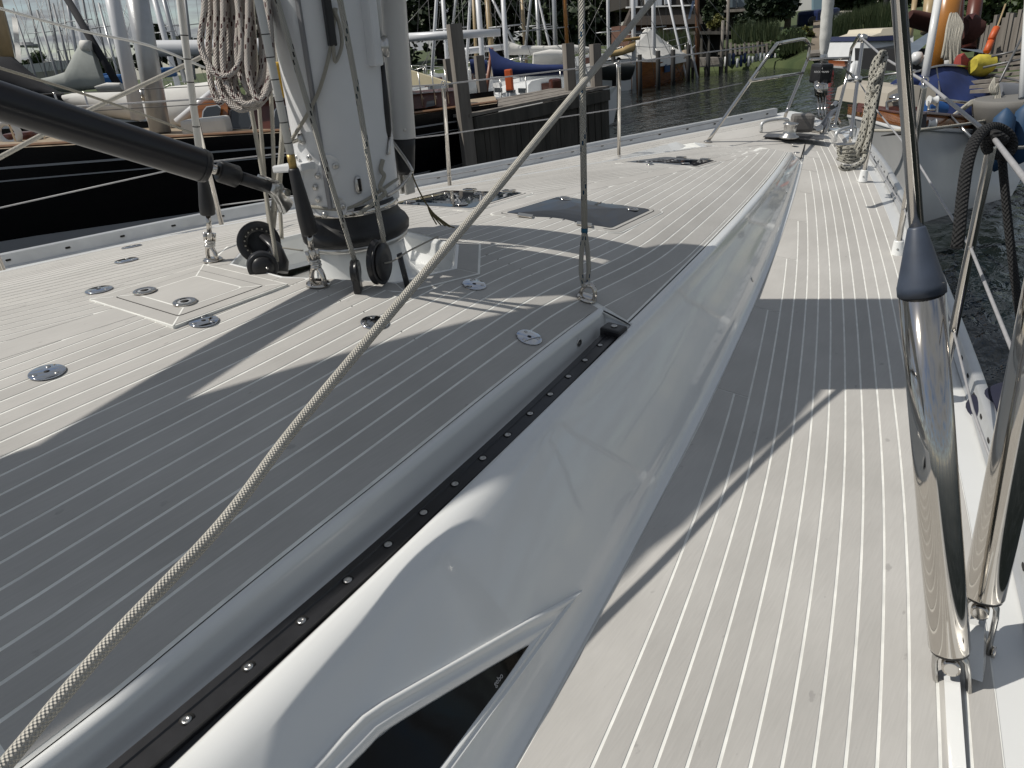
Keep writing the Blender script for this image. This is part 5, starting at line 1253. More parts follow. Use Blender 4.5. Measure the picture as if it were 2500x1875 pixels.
# white cover on its boom and cushions on deck
loft([((340, 238), (385, 330)), ((420, 212), (430, 318)), ((480, 206), (470, 300)), ((560, 196), (540, 262))], 12.3, .22).build('sail_cover', CANV_W, nb)
spar(wd(432, 300, 12), wd(545, 205, 12), .07, SPARW, 'boom_strut', nb)
MB().bbox(wd(505, 308, 11.2), (.7, .35, .25), .08, rz=R(40)).build('cushion', CANV_W, nb)
for px, py in ((38, 345), (110, 340), (170, 336), (240, 333)):
    q = wd(px, py, 10.1 + px / 600); MB().tube([q, q + Vector((0, 0, .62))], .014, 8).build('stanchion', STEEL, nb)
for zz in (.35, .6): MB().tube([wd(px, py, 10.0 + px / 600) + Vector((0, 0, zz)) for px, py in ((-200, 360), (38, 345), (240, 333), (500, 315), (800, 290))], .006, 6).build('lifeline', WIRED, nb)
for px, py, ax in ((60, 340, 1), (255, 338, 0)): MB().bbox(wd(px, py, 10.9), (.5, .3, .22), .05, rz=R(40)).build('deck_box', MAHO if ax else STEELB, nb)
MB().torus(wd(20, 325, 10.6), aw, .15, .05, 20, 10).build('life_ring', HWHITE, nb)
# cream awning over its after deck
aw_pts = [(900, 222), (905, 142), (1000, 175), (1090, 200), (1060, 212)]
wquad([(905, 140), (1000, 172), (1100, 203), (1000, 214), (900, 222)], 12.4, .35, CANV_C, 'awning', nb)
wbox(985, 232, 1130, 268, 12.6, 1.2, MAHO, 'after_cabin', nb, skew=-12)
wquad([(1040, 262), (1042, 248), (1060, 245), (1062, 258)], 12.5, .05, WGL, 'port_light', nb)
for i in range(5):
    q = wd(1000 + 32 * i, 262 - 3 * i, 12.5); MB().tube([q, q + Vector((0, 0, .55))], .012, 6).build('rail_post', STEELB, nb)

# ---- timber jetty with piles
jt = thing('jetty', 'weathered timber jetty head clad in upright boards standing in the water', 'jetty', wd(1300, 380, 13.5), frame='w'); BASE[jt].z = WATER; jt.location = BASE[jt]
jA, jB = wd(1152, 279, 12.3), wd(1480, 222, 15.4); jz = (jA.z + jB.z) / 2; jA.z = jB.z = jz
jd = (jB - jA); L_ = jd.length; jd.normalize(); jn = Vector((0, 0, 1)).cross(jd).normalized(); jn = jn if jn.dot(aw) > 0 else -jn
nbd = 34; rnd = random.Random(11)
for i in range(nbd):
    a = jA + jd * (L_ * (i + .5) / nbd) + jn * rnd.uniform(0, .02); h_ = jz - WATER + .5
    MB().box(a - Vector((0, 0, h_ / 2 + .02 + rnd.uniform(0, .02))), (L_ / nbd - .008, .05, h_), M=Matrix((jd, jn, Vector((0, 0, 1)))).transposed()).build('board', TIMBD, jt)
jM = Matrix((jd, jn, Vector((0, 0, 1)))).transposed()
for k in range(6): MB().box((jA + jB) / 2 + jn * (.1 + .27 * k) + Vector((0, 0, .03 + .004 * (k % 2))), (L_ + .2, .25, .05), M=jM).build('deck_plank', TIMB, jt)
for k in range(7):
    a = jB + jn * (.1 + .25 * k) + jd * .03; MB().box(a - Vector((0, 0, h_ / 2 + .02)), (.05, .235, h_), M=jM).build('board', TIMBD, jt)
MB().box((jA + jB) / 2 - jn * .06 - Vector((0, 0, .12)), (L_, .07, .22), M=jM).build('rubbing_beam', TIMBD, jt)
def pile(pxb, ztop_px, t, w, m, label, grp, square=True):
    p = wd(pxb[0], pxb[1], t); top = wup(p, *ztop_px); b = MB(); zb = WATER - .6
    if square:
        yaw_ = math.atan2(aw.y, aw.x) + .35; M = Matrix.Rotation(yaw_, 3, 'Z'); pr = [(-w, -w), (w, -w), (w, w), (-w, w)]
        b.prism([(x * 1, y) for x, y in pr], zb - p.z, top.z - p.z, M, p)
    else: b.tube([Vector((p.x, p.y, zb)), Vector((p.x, p.y, top.z))], w, 12)
    return b.build('mooring_pile', m, None, label, 'pile', grp, frame='w')
pile((1145, 380), (1120, 57), 12.6, .105, TIMB, 'tallest square grey pile at the left end of the timber jetty', 'mooring piles')
pile((1393, 226), (1391, 105), 15.2, .095, TIMB, 'square grey pile on the jetty under the blue flecked line', 'mooring piles')
pile((1457, 222), (1455, 107), 15.6, .095, TIMB, 'square grey pile at the right end of the jetty', 'mooring piles')
pile((1178, 228), (1172, 135), 17.5, .10, TIMB, 'low square pile behind the tall jetty pile', 'mooring piles')
pile((1102, 215), (1096, 143), 17.5, .10, TIMB, 'low square pile left of the tall jetty pile with blue cap', 'mooring piles')
for (x, yb, yt, t, lab) in ((1500, 226, 138, 24, 'black pile left of the port stanchion in the water'), (1563, 232, 133, 26, 'thin black pile in front of the wooden boat stern'), (1607, 222, 124, 28, 'thin black pile amidships of the varnished wooden boat'), (1643, 206, 121, 29, 'thin black pile near the bow of the varnished wooden boat'), (1680, 196, 109, 30, 'thin black pile just ahead of the wooden bow'), (1728, 180, 128, 32, 'short black pile at the plank landing stage')):
    pile((x, yb), (x, yt), t, .085 * t / 28, PILEB, lab, 'black piles in the channel', False)
for (x, yb, yt, t, lab, m) in ((1762, 150, 50, 33.5, 'tall grey post right of the boathouse', TIMB), (1774, 140, -40, 33.8, 'tall grey flagpole post by the landing stage', TIMB)):
    pile((x, yb), (x, yt), t, .07, m, lab, 'posts at the landing stage', False)

# ---- generic moored yacht
def yacht_hull(c, hd, L, B, F, m, boot, name, label, cat='yacht', cabin=True, group='yachts moored on the far side', dk=None, cab_m=None, win=3):
    f = Vector((math.cos(hd), math.sin(hd), 0)); s = Vector((-f.y, f.x, 0)); c = Vector((c.x, c.y, WATER))
    t = thing(name, label, cat, c, frame='w', group=group); rows = []; rail_ = []
    for i in range(15):
        u = i / 14; x = (u - .5) * L; wdt = B / 2 * (1 - abs(2 * u - .9) ** 2.6 * (.95 if u > .45 else .35)) if u > .45 else B / 2 * (1 - (.9 - 2 * u) ** 2.2 * .35)
        wdt = max(.02, wdt); sh = F * (1 + .28 * (2 * u - .9) ** 2); over = .06 * L * (max(0, u - .85) / .15)
        P = []
        for k in (1, -1):
            col = [c + f * (x + over) + s * (k * wdt) + Vector((0, 0, sh)), c + f * (x + over * .6) + s * (k * wdt * .97) + Vector((0, 0, sh * .5)), c + f * x + s * (k * wdt * .82) + Vector((0, 0, .06)), c + f * x * .9 + s * (k * wdt * .5) + Vector((0, 0, -.4))]
            P.append(col)
        rows.append(P[0] + P[1][::-1]); rail_.append((P[0][0], P[1][0]))
    b = MB(); b.grid(rows); b.add(rows[0], [tuple(range(8))]); b.build('hull', m, t)
    MB().grid([[a + (d - a) * .02 + Vector((0, 0, .005)), (a + d) / 2 + Vector((0, 0, .05)), d + (a - d) * .02 + Vector((0, 0, .005))] for a, d in rail_]).build('deck', dk or HWHITE, t)
    if cabin:
        cr = []; n_ = 9
        for i in range(n_):
            u = i / (n_ - 1); x = lerp(-.18, .24, u) * L; hh = .42 * (1 - .35 * u) * (0.35 + .65 * min(1, (1 - u) * 5)); wd_ = B * .30 * (1 - .35 * u)
            z0 = F * 1.02
            cr.append([c + f * x + s * (k * wd_) + Vector((0, 0, z0 + z)) for k, z in ((1, 0), (.95, hh * .8), (.8, hh), (0, hh * 1.12), (-.8, hh), (-.95, hh * .8), (-1, 0))])
        b = MB(); b.grid(cr); b.add(cr[0], [tuple(range(7))]); b.add(cr[-1], [tuple(range(7))]); co = b.build('cabin', cab_m or HWHITE, t)
        for k in (1, -1):
            for i in range(win):
                x = lerp(-.12, .12, i / max(1, win - 1)) * L; q = c + f * x + s * (k * B * .30 * .93) + Vector((0, 0, F * 1.02 + .19))
                MB().bbox(q, (L * .07, .05, .13), .02, rz=hd).build('window', WGL, co)
        MB().bbox(c - f * (.18 * L + .02) + Vector((0, 0, F + .18)), (.05, B * .22, .34), .02, rz=hd).build('companionway', MAHO, co)
    # pulpit and stanchion line
    for k in (0, 1):
        pts = [rail_[i][k] + Vector((0, 0, .55)) for i in range(0, 15, 2)]; MB().tube(pts, .012, 5).build('lifeline', STEELB, t)
        for i in range(0, 15, 3): MB().tube([rail_[i][k], rail_[i][k] + Vector((0, 0, .56))], .013, 5).build('stanchion', STEELB, t)
    return t, c, f, s
def cover_on(t, pairs, dep, th, m): return loft(pairs, dep, th).build('sail_cover', m, t)
hd0 = math.atan2(aw.y, aw.x)
def wp(px, t): p = wd(px, 300, t); return Vector((p.x, p.y, WATER))
t1, *_ = yacht_hull(wp(1300, 21), hd0 + R(24), 6.5, 2.3, .75, HWHITE, None, 'moored_yacht', 'white yacht with a blue sail cover behind the timber jetty')
cover_on(t1, [((1193, 116), (1205, 188)), ((1202, 120), (1212, 187)), ((1222, 138), (1228, 186)), ((1260, 153), (1262, 186)), ((1320, 160), (1320, 184)), ((1386, 160), (1386, 180))], 17.6, .16, CANV_B)
spar(wd(1185, 240, 17.6), wd(1201, 118, 17.6), .05, mk('red_pole', (.25, .10, .06), rough=.4), 'mizzen_strut', t1)
t2, *_ = yacht_hull(wp(1240, 26), hd0 + R(18), 9, 2.9, 1.0, HWHITE, None, 'moored_yacht', 'white yacht with a long cream sail cover beyond the blue covered one')
cover_on(t2, [((1232, 92), (1234, 133)), ((1245, 103), (1245, 133)), ((1270, 113), (1270, 132)), ((1340, 114), (1340, 131)), ((1396, 110), (1394, 128)), ((1448, 120), (1448, 128))], 22.5, .17, CANV_W)
spar(wd(1105, 128, 22.8), wd(1234, 114, 22.8), .10, SPARW, 'boom', t2)
t3, *_ = yacht_hull(wp(1508, 35), hd0 + R(8), 7, 2.3, .85, mk('grey_topsides', (.30, .33, .33), rough=.3), None, 'moored_yacht', 'grey yacht with a tan sail left of the varnished wooden boat')
cover_on(t3, [((1488, 128), (1490, 140)), ((1520, 118), (1520, 134)), ((1545, 100), (1546, 126)), ((1550, 92), (1551, 120))], 26.5, .12, CANV_T)
loft([((1520, 96), (1520, 101)), ((1562, 90), (1562, 96))], 26.4, .09).build('gaff', CANV_T, t3)
t4, *_ = yacht_hull(wp(1040, 26), hd0 + R(20), 9, 2.9, 1.0, HWHITE, None, 'moored_yacht', 'white yacht with a bare white boom left of the tall jetty pile')
spar(wd(990, 92, 20), wd(1222, 79, 20), .115, SPARW, 'boom', t4)
t5, *_ = yacht_hull(wp(1150, 28), hd0 + R(20), 8.5, 2.8, 1.0, HWHITE, None, 'moored_yacht', 'white yacht half hidden behind the tall jetty pile')
loft([((1147, 150), (1150, 175)), ((1165, 147), (1165, 178)), ((1190, 152), (1190, 175))], 20, .3).build('sprayhood', CANV_B, t5)
t6, *_ = yacht_hull(wp(1425, 33), hd0 + R(10), 8.5, 2.7, .95, HWHITE, None, 'moored_yacht', 'white yacht with a pale sprayhood behind the right jetty pile')
loft([((1300, 142), (1302, 160)), ((1340, 130), (1340, 161)), ((1380, 133), (1380, 160))], 21, .5).build('sprayhood', CANV_W, t6)
MB().bbox(wd(1356, 215, 17.0), (.32, .25, .42), .12, rz=hd0 + .2).build('companionway', MAHO, t1)
for px, py, t, h in ((1128, 195, 15.5, .42), (1243, 195, 15.2, .42)):
    q = wd(px, py, t); ob = MB().bbox(q, (.16, .12, h), .06, rz=.4).build('life_buoy', mk('orange_plastic', (.50, .09, .02), rough=.5), None, 'orange lifebuoy pack near the %s of the timber jetty' % ('tall pile' if px < 1200 else 'middle'), 'lifebuoy', 'lifebuoy packs', frame='w')
# wooden boat with a white tent
t7, c7, f7, s7 = yacht_hull(wp(1598, 32), hd0 - R(40), 6.4, 2.2, .86, VARN, None, 'wooden_sloop', 'varnished wooden boat under a white tent cover, bow to the right', 'boat', False, 'yachts moored on the far side', TEAK)
rows = []
for i in range(13):
    u = i / 12; x = lerp(-.48, .46, u) * 6.4; pk = 1 - abs(u - .42) / .58; pk = max(0, pk); hh = .15 + 1.15 * pk ** 1.5; wd_ = 1.15 * (1 - abs(2 * u - .9) ** 2.4 * .8)
    rows.append([c7 + f7 * x + s7 * (k * wd_) + Vector((0, 0, .95 + z)) for k, z in ((1.03, -.22 - .08 * (i % 2)), (.9, hh * .15), (.5, hh * .5), (.12, hh * .93), (0, hh), (-.12, hh * .93), (-.5, hh * .5), (-.9, hh * .15), (-1.03, -.22))])
MB().grid(rows, smooth=False).build('tent_cover', CANV_W, t7)
MB().grid([[r_[0] * 1.0 + Vector((0, 0, .10)) - s7 * -.02, r_[0] - Vector((0, 0, .12)) + s7 * .03] for r_ in rows[:11]]).build('tent_skirt', CANV_C, t7, None)
MB().box(c7 - f7 * 1.0 - s7 * 1.12 + Vector((0, 0, .62)), (.45, .05, .3), rz=math.atan2(f7.y, f7.x)).build('blue_patch', mk('blue_cloth', (.03, .07, .16), rough=.8), t7)
MB().tube([c7 + f7 * 3.1 + Vector((0, 0, .9)), c7 + f7 * 4.5 + Vector((0, 0, 1.35))], .03, 8).build('bowsprit', SPARG, t7)
# dark covered dinghy at its left
loft([((1455, 165), (1460, 185)), ((1490, 158), (1492, 190)), ((1530, 160), (1530, 190)), ((1545, 168), (1545, 184))], 23.5, .5).build('covered_dinghy', mk('dark_cover', (.05, .055, .055), rough=.9), None, 'dinghy under a dark grey cover left of the wooden boat', 'dinghy', frame='w')

# ---- forest of masts
FOREST = [  # base px, top px, depth, half width, material
 (95, 185, 32, 21, 40, .06, 'd'), (146, 180, 90, 25, 38, .07, 'd'), (156, 170, 116, -10, 42, .06, 'd'), (171, 146, 129, 9, 40, .07, 'd'), (195, 150, 160, -20, 36, .08, 'g'), (214, 118, 172, -40, 26, .13, 'w'), (240, 170, 198, -20, 38, .06, 'd'), (293, 175, 241, 8, 38, .07, 'g'),
 (1055, 150, 1067, -20, 21, .05, 'w'), (1092, 130, 1080, -20, 24, .07, 'w'), (1100, 90, 1114, -10, 24, .045, 'g'), (1138, 160, 1149, -20, 23, .05, 'w'), (1163, 130, 1155, -20, 26, .06, 't'), (1179, 135, 1165, -20, 22, .085, 'w'), (1203, 140, 1188, -20, 24, .095, 't'), (1262, 95, 1198, -10, 26, .05, 'g'),
 (1236, 100, 1227, -20, 22, .075, 'w'), (1284, 120, 1273, -20, 27, .065, 't'), (1280, 118, 1297, -10, 27, .05, 'g'), (1318, 118, 1309, -20, 28, .075, 'g'), (1348, 112, 1312, -10, 28, .05, 'w'), (1357, 118, 1352, -20, 27, .085, 'g'), (1386, 112, 1377, -20, 27, .075, 'o'), (1486, 150, 1484, -20, 29, .065, 'w'),
 (1548, 160, 1546, -20, 27, .08, 'w'), (1597, 140, 1595, -30, 29.5, .085, 'w'), (1667, 128, 1629, -10, 31, .05, 'w'), (1695, 130, 1661, -10, 32, .06, 'w'), (1703, 150, 1702, -20, 33, .10, 'b'),
 (270, 160, 222, -20, 40, .05, 'd'), (60, 190, 0, -10, 42, .05, 'd'), (120, 185, 66, -10, 44, .05, 'd'), (440, 130, 395, -20, 30, .10, 'g'), (470, 125, 450, -20, 32, .07, 'd'), (425, 150, 375, -10, 28, .12, 'w')]
MM = {'d': SPARD, 'g': SPARG, 'w': SPARW, 't': SPART, 'o': SPARO, 'b': mk('brown_spar', (.10, .045, .02), rough=.5)}
MN = {'d': 'dull grey', 'g': 'grey', 'w': 'white', 't': 'spruce', 'o': 'orange pine', 'b': 'dark brown'}
order = sorted(range(len(FOREST)), key=lambda i: FOREST[i][0])
seen = {}
for rank, i in enumerate(order):
    xb, yb, xt, yt, t, w, k = FOREST[i]; p0 = wd(xb, yb + 25, t); p1 = wup(p0, xt, yt) if abs((xt - xb) / (yb - yt) + (xb - 1640) * 2.76e-4) < .14 else wd(xt, yt, t)
    if yt <= 0: p1 = p1 + (p1 - p0) * .6
    p0 = p0 + (p0 - p1).normalized() * .8
    side_ = 'left' if xb < 600 else 'right'; key = (k, side_); seen[key] = seen.get(key, 0) + 1
    ordn = ['leftmost', 'second', 'third', 'fourth', 'fifth', 'sixth', 'seventh', 'eighth', 'ninth', 'tenth', 'eleventh', 'twelfth', 'thirteenth'][seen[key] - 1]
    lab = '%s%s of the distant %s masts, counted from the left, %s of our mast' % (ordn, '' if ordn == 'leftmost' else '', MN[k], side_)
    mo = thing('yacht_mast', lab, 'mast', p0, frame='w', group='masts of far moored yachts')
    spar(p0, p1, w, MM[k], 'mast_tube', mo)
    ln = (p1 - p0).length; d_ = (p1 - p0).normalized(); sd = (RW @ Vector((1, 0, 0))); sd.z = 0; sd.normalize()
    if k in 'wgd' and abs(xt - xb) < 60:
        for f_ in (.42, .75):
            q = p0 + d_ * (ln * f_); MB().tube([q - sd * .5, q + sd * .5], .02, 6).build('spreader', SPARG, mo)
        for sg in (-1, 1): MB().tube([p0 + sd * (sg * .9), p0 + d_ * (ln * .42) + sd * (sg * .5), p0 + d_ * (ln * .75) + sd * (sg * .5), p1], .008, 4).build('shroud_wire', WIRED, mo)
        MB().tube([p0 + sd * (3.2 if i % 2 else -3.2), p1], .009, 4).build('stay_wire', WIRED, mo)
# loose stays on the left
for i, (a, c_, t) in enumerate((((0, 60), (25, 200), 20), ((30, -5), (115, 200), 24), ((60, -5), (135, 195), 26), ((85, -5), (190, 215), 24), ((110, -5), (140, 130), 30), ((150, -5), (185, 230), 18), ((170, -5), (300, 180), 30), ((330, -5), (380, 130), 24), ((345, -5), (395, 160), 20))):
    spar(wd(a[0], a[1], t), wd(c_[0], c_[1], t), .011, WIRED, 'rigging_wire', None, n=5, label='%s thin rigging wire against the sky, counted from the left' % ['first', 'second', 'third', 'fourth', 'fifth', 'sixth', 'seventh', 'eighth', 'ninth'][i], cat='wire', group='rigging wires against the sky')
spar(wd(163, -5, 15), wd(300, 228, 15), .075, CANV_N, 'furled_sail', None, label='tight black furled sail slanting across the masts at left', cat='sail', taper=1.1)
# boats behind the dark yacht: covers, wooden mast
loft([((0, 140), (-5, 215)), ((34, 140), (40, 225)), ((62, 165), (75, 240)), ((110, 205), (118, 245)), ((165, 235), (165, 250))], 13.0, .2).build('sail_cover', CANV_N, None, 'black sail cover sagging from the wooden mast at the left edge', 'sail cover', frame='w')
spar(wd(22, 170, 13.1), wup(wd(22, 170, 13.1), -22, -40), .13, SPART, 'wooden_mast', None, label='stout pale wooden mast at the left edge of the picture', cat='mast', n=14)
loft([((96, 196), (96, 212)), ((135, 188), (140, 222)), ((165, 178), (172, 224)), ((185, 135), (192, 222)), ((198, 106), (212, 220)), ((212, 106), (232, 218)), ((224, 110), (256, 214))], 15, [.12, .16, .18, .18, .16, .15, .12]).build('sail_cover', CANV_G, None, 'grey canvas cover laced round a mast and boom left of the vang', 'sail cover', frame='w')
MB().tube([wd(200, 112, 14.9), wd(222, 113, 14.9)], .11, 12).build('lacing', CANV_W, None, 'white lacing round the top of the grey sail cover', 'lacing', frame='w')
loft([((168, 240), (175, 262)), ((190, 232), (195, 275)), ((250, 230), (255, 285)), ((310, 228), (318, 292)), ((330, 226), (340, 296))], 12.6, .25).build('sail_cover', CANV_W, None, 'white canvas sail cover lying low behind the vang', 'sail cover', frame='w')
loft([((258, 225), (260, 240)), ((285, 214), (285, 240)), ((318, 216), (318, 236))], 14, .4).build('sprayhood', CANV_W, None, 'small white sprayhood between the grey cover and the white mast', 'sprayhood', frame='w')
loft([((366, 104), (368, 128)), ((378, 100), (385, 136)), ((470, 99), (470, 136)), ((700, 93), (700, 132)), ((900, 84), (900, 112))], 20, .18).build('boom', SPARW, None, 'broad pale boom seen behind the red flecked rope coil', 'boom', frame='w')
for px, py, w_, lab in ((245, 193, .9, 'bright blue boat cover glimpsed left of the grey mast'), (290, 194, .8, 'bright blue boat cover just beside the white furled sail'), (395, 178, .9, 'bright blue boat cover right of the grey mast')):
    MB().bbox(wd(px, py, 22), (w_, .6, .28), .1, rz=hd0).build('boat_cover', mk('bright_blue_cover', (.03, .13, .34), rough=.7), None, lab, 'boat cover', 'blue boat covers', frame='w')
yacht_hull(wp(70, 28), hd0 + R(30), 9, 2.9, 1.1, HWHITE, None, 'moored_yacht', 'white yacht far left beyond the dark classic yacht')
yacht_hull(wp(260, 26), hd0 + R(30), 9, 2.9, 1.2, HWHITE, None, 'moored_yacht', 'white yacht behind the grey neighbour mast at left')
yacht_hull(wp(470, 28), hd0 + R(30), 9, 2.9, 1.2, mk('dark_red_hull', (.10, .015, .015), rough=.4), None, 'moored_yacht', 'dark red yacht glimpsed through the red flecked rope coil')
MB().bbox(wd(684, 190, 14), (.30, .2, .38), .05, rz=hd0).build('lifebuoy_bag', mk('yellow_bag_far', (.40, .27, .03), rough=.7), None, 'yellow bag beyond the halyards left of the mast', 'bag', frame='w')
# flags
fl = thing('club_flag', 'pale pennant drooping from a thin mast at the far left', 'flag', wd(52, 150, 30), frame='w')
MB().grid([[wd(28 + 1.2 * i, 40 + 11 * i, 30 + .12 * math.sin(i)) , wd(42 + 1.1 * i, 44 + 11 * i, 30 + .12 * math.cos(i * 1.3))] for i in range(11)]).build('cloth', CANV_W, fl, None)
cr_ = MB(); 
cr_.tube([wd(27, 110, 130), wd(92, 112, 130)], .35, 6); cr_.tube([wd(30, 105, 130), wd(80, 106, 130)], .2, 6)
for i in range(8): cr_.tube([wd(28 + 7 * i, 110, 130), wd(32 + 7 * i, 105.5, 130)], .12, 4)
cr_.build('crane', SPARD, None, 'lattice crane jib on the horizon at the far left', 'crane', frame='w')
# ================================================================== shore: trees, houses, right hand boats
def leaf_mat(name, a, b_):
    if name in MATS: return MATS[name]
    m = bpy.data.materials.new(name); m.use_nodes = True; nt = m.node_tree; p = nt.nodes['Principled BSDF']
    oi = nt.nodes.new('ShaderNodeNewGeometry'); rp = nt.nodes.new('ShaderNodeValToRGB'); nt.links.new(oi.outputs['Random Per Island'], rp.inputs[0])
    rp.color_ramp.elements[0].color = (*a, 1); rp.color_ramp.elements[1].color = (*b_, 1); nt.links.new(rp.outputs[0], p.inputs['Base Color']); p.inputs['Roughness'].default_value = .6
    MATS[name] = m; return m
LEAF_D = leaf_mat('dark_leaves', (.012, .022, .008), (.030, .050, .016))
LEAF_M = leaf_mat('mid_leaves', (.022, .045, .012), (.060, .090, .028))
LEAF_Y = leaf_mat('yellow_leaves', (.075, .085, .018), (.14, .13, .03))
LEAF_C = leaf_mat('conifer_needles', (.010, .022, .012), (.026, .044, .020))
REED = leaf_mat('reed_blades', (.045, .075, .025), (.12, .14, .06))
BARK = mk('bark', (.06, .05, .04), rough=.9, var=.2)
def crown(b, c, rx, ry, rz, n, size, rnd, clumps=9):
    cl = []
    for i in range(clumps):
        v = Vector((rnd.gauss(0, 1), rnd.gauss(0, 1), rnd.gauss(0, .9))); v = v.normalized() * rnd.uniform(.25, .85); cl.append((Vector((c.x + v.x * rx, c.y + v.y * ry, c.z + v.z * rz)), rnd.uniform(.30, .52)))
    for i in range(n):
        cc, k = cl[i % clumps]; v = Vector((rnd.gauss(0, 1), rnd.gauss(0, 1), rnd.gauss(0, 1))).normalized() * rnd.uniform(.5, 1.05)
        p = cc + Vector((v.x * rx * k, v.y * ry * k, v.z * rz * k)); s = size * rnd.uniform(.6, 1.3)
        a = Vector((rnd.uniform(-1, 1), rnd.uniform(-1, 1), rnd.uniform(-.6, .6))).normalized(); d = (a.cross(Vector((rnd.uniform(-1, 1), rnd.uniform(-1, 1), rnd.uniform(-1, 1))))).normalized()
        k0 = len(b.v); b.v += [tuple(p + a * s), tuple(p + d * s * .6), tuple(p - a * s * .8), tuple(p - d * s * .6)]; b.f.append((k0, k0 + 1, k0 + 2, k0 + 3)); b.sm.append(False)
def tree(px, t, ybase, ytop, wpx, m, label, name='tree', n=1500, seed=1, cat='tree', group=None, size=None):
    rnd = random.Random(seed); g = wd(px, ybase, t); top = wup(g, px, ytop); hgt = top.z - g.z; rx = wpx / FPX * t / 2
    o = thing(name, label, cat, g, frame='w', group=group)
    tr = MB(); tr.tube([g, g + Vector((.05, 0, hgt * .35)), g + Vector((-.05, .1, hgt * .8))], [hgt * .035 + .05, hgt * .025 + .03, .03], 8)
    for i in range(4):
        a = rnd.uniform(0, 6.28); tr.tube([g + Vector((0, 0, hgt * (.25 + .1 * i))), g + Vector((math.cos(a) * rx * .6, math.sin(a) * rx * .6, hgt * (.5 + .1 * i)))], [.06, .02], 6)
    tr.build('trunk', BARK, o)
    b = MB(); crown(b, Vector((g.x, g.y, g.z + hgt * .56)), rx, rx, hgt * .46, n, size or rx * .13, rnd, 12); b.build('crown', m, o); return o
# big dark trees behind the marina
spec = [(905, 70, -150, 230), (1000, 66, -190, 230), (1080, 62, -160, 220), (1150, 66, -220, 240), (1225, 60, -170, 210), (1300, 62, -210, 230), (1370, 58, -180, 200), (1440, 60, -200, 220), (1505, 56, -170, 170), (960, 60, 10, 170), (1330, 57, -40, 200), (1190, 58, -30, 190), (1420, 56, -20, 180)]
nth = ['first', 'second', 'third', 'fourth', 'fifth', 'sixth', 'seventh', 'eighth', 'ninth', 'tenth', 'eleventh', 'twelfth', 'thirteenth']
for i, (px, t, yt, w) in enumerate(sorted(spec)):
    tree(px, t, 175, yt, w, LEAF_D, '%s dark leafy tree behind the marina masts, counted from the left' % nth[i], n=1700, seed=20 + i, group='dark trees behind the marina', size=.34)
tree(85, 110, 200, 128, 90, LEAF_M, 'round green tree on the horizon behind the drooping pennant', seed=50, group='trees on the left horizon', size=.5)
tree(128, 115, 200, 150, 50, LEAF_M, 'small green tree on the horizon beside the grey cover', seed=51, group='trees on the left horizon', size=.5, n=800)
tree(275, 80, 215, 142, 90, LEAF_M, 'green tree between the black furled sail and the white mast', seed=52, group='trees on the left horizon', size=.4)
tree(400, 70, 190, 60, 120, LEAF_D, 'green tree above the broad pale boom', seed=53, group='trees on the left horizon', size=.35)
tree(470, 72, 190, 72, 100, LEAF_D, 'green tree behind the red flecked rope coil', seed=54, group='trees on the left horizon', size=.35)
tree(640, 66, 190, -60, 170, LEAF_D, 'dark tree rising behind the halyards left of the mast', seed=55, group='trees on the left horizon', size=.34)
MB().box(wd(150, 178, 95), (18, 3, 2.2), rz=hd0 + R(90)).build('shed', mk('pale_wall', (.30, .29, .27), rough=.8), None, 'long pale shed on the far shore behind the masts at left', 'shed', frame='w')
MB().box(wd(122, 163, 90), (6, 2, 1.0), rz=hd0 + R(90)).build('shed', mk('flat_roof', (.45, .46, .47), rough=.6), None, 'low flat roofed hut under the round tree at left', 'hut', frame='w')
# right hand vegetation
tree(1920, 40, 88, -140, 150, LEAF_C, 'broad dark conifer above the bow rail', 'conifer', n=3800, seed=61, group='conifers on the bank', size=.22)
tree(1862, 41, 85, -80, 110, LEAF_C, 'dark conifer behind the bow rail beside the glazed house', 'conifer', n=2600, seed=62, group='conifers on the bank', size=.22)
tree(1740, 38, 80, -10, 60, LEAF_D, 'clipped dark tree at the corner of the glazed house', n=1500, seed=63, group='shrubs in front of the houses', size=.16)
tree(1752, 37, 82, 35, 40, LEAF_Y, 'yellow green shrub between the posts and the house', 'shrub', n=900, seed=64, cat='shrub', group='shrubs in front of the houses', size=.12)
tree(1815, 37.5, 88, 38, 75, LEAF_D, 'low dark shrub under the wide window of the house', 'shrub', n=1400, seed=65, cat='shrub', group='shrubs in front of the houses', size=.14)
tree(1855, 36, 108, 60, 70, LEAF_M, 'green shrub on the bank left of the reeds', 'shrub', n=1200, seed=66, cat='shrub', group='shrubs in front of the houses', size=.12)
tree(1925, 33, 152, 76, 95, LEAF_M, 'round green shrub hanging over the water below the conifer', 'shrub', n=2200, seed=67, cat='shrub', group='shrubs on the bank', size=.11)
tree(1965, 34, 100, 66, 45, LEAF_Y, 'bright green shrub beside the sandy path', 'shrub', n=900, seed=68, cat='shrub', group='shrubs on the bank', size=.09)
tree(2060, 60, 60, -60, 160, LEAF_D, 'dark tree behind the parked vehicles', n=1500, seed=69, group='trees behind the car park', size=.34)
tree(2180, 62, 60, -90, 190, LEAF_M, 'green tree behind the hanging laundry', n=1500, seed=70, group='trees behind the car park', size=.34)
tree(2300, 30, 110, -60, 150, LEAF_M, 'dense green hedge tree above the brown sail', n=2600, seed=71, group='trees behind the timber quay', size=.15)
tree(2420, 26, 100, -60, 170, LEAF_M, 'dense green hedge tree behind the timber quay boards', n=2600, seed=72, group='trees behind the timber quay', size=.13)
tree(2520, 24, 80, -80, 140, LEAF_M, 'green hedge tree at the right edge above the quay', n=1800, seed=73, group='trees behind the timber quay', size=.13)
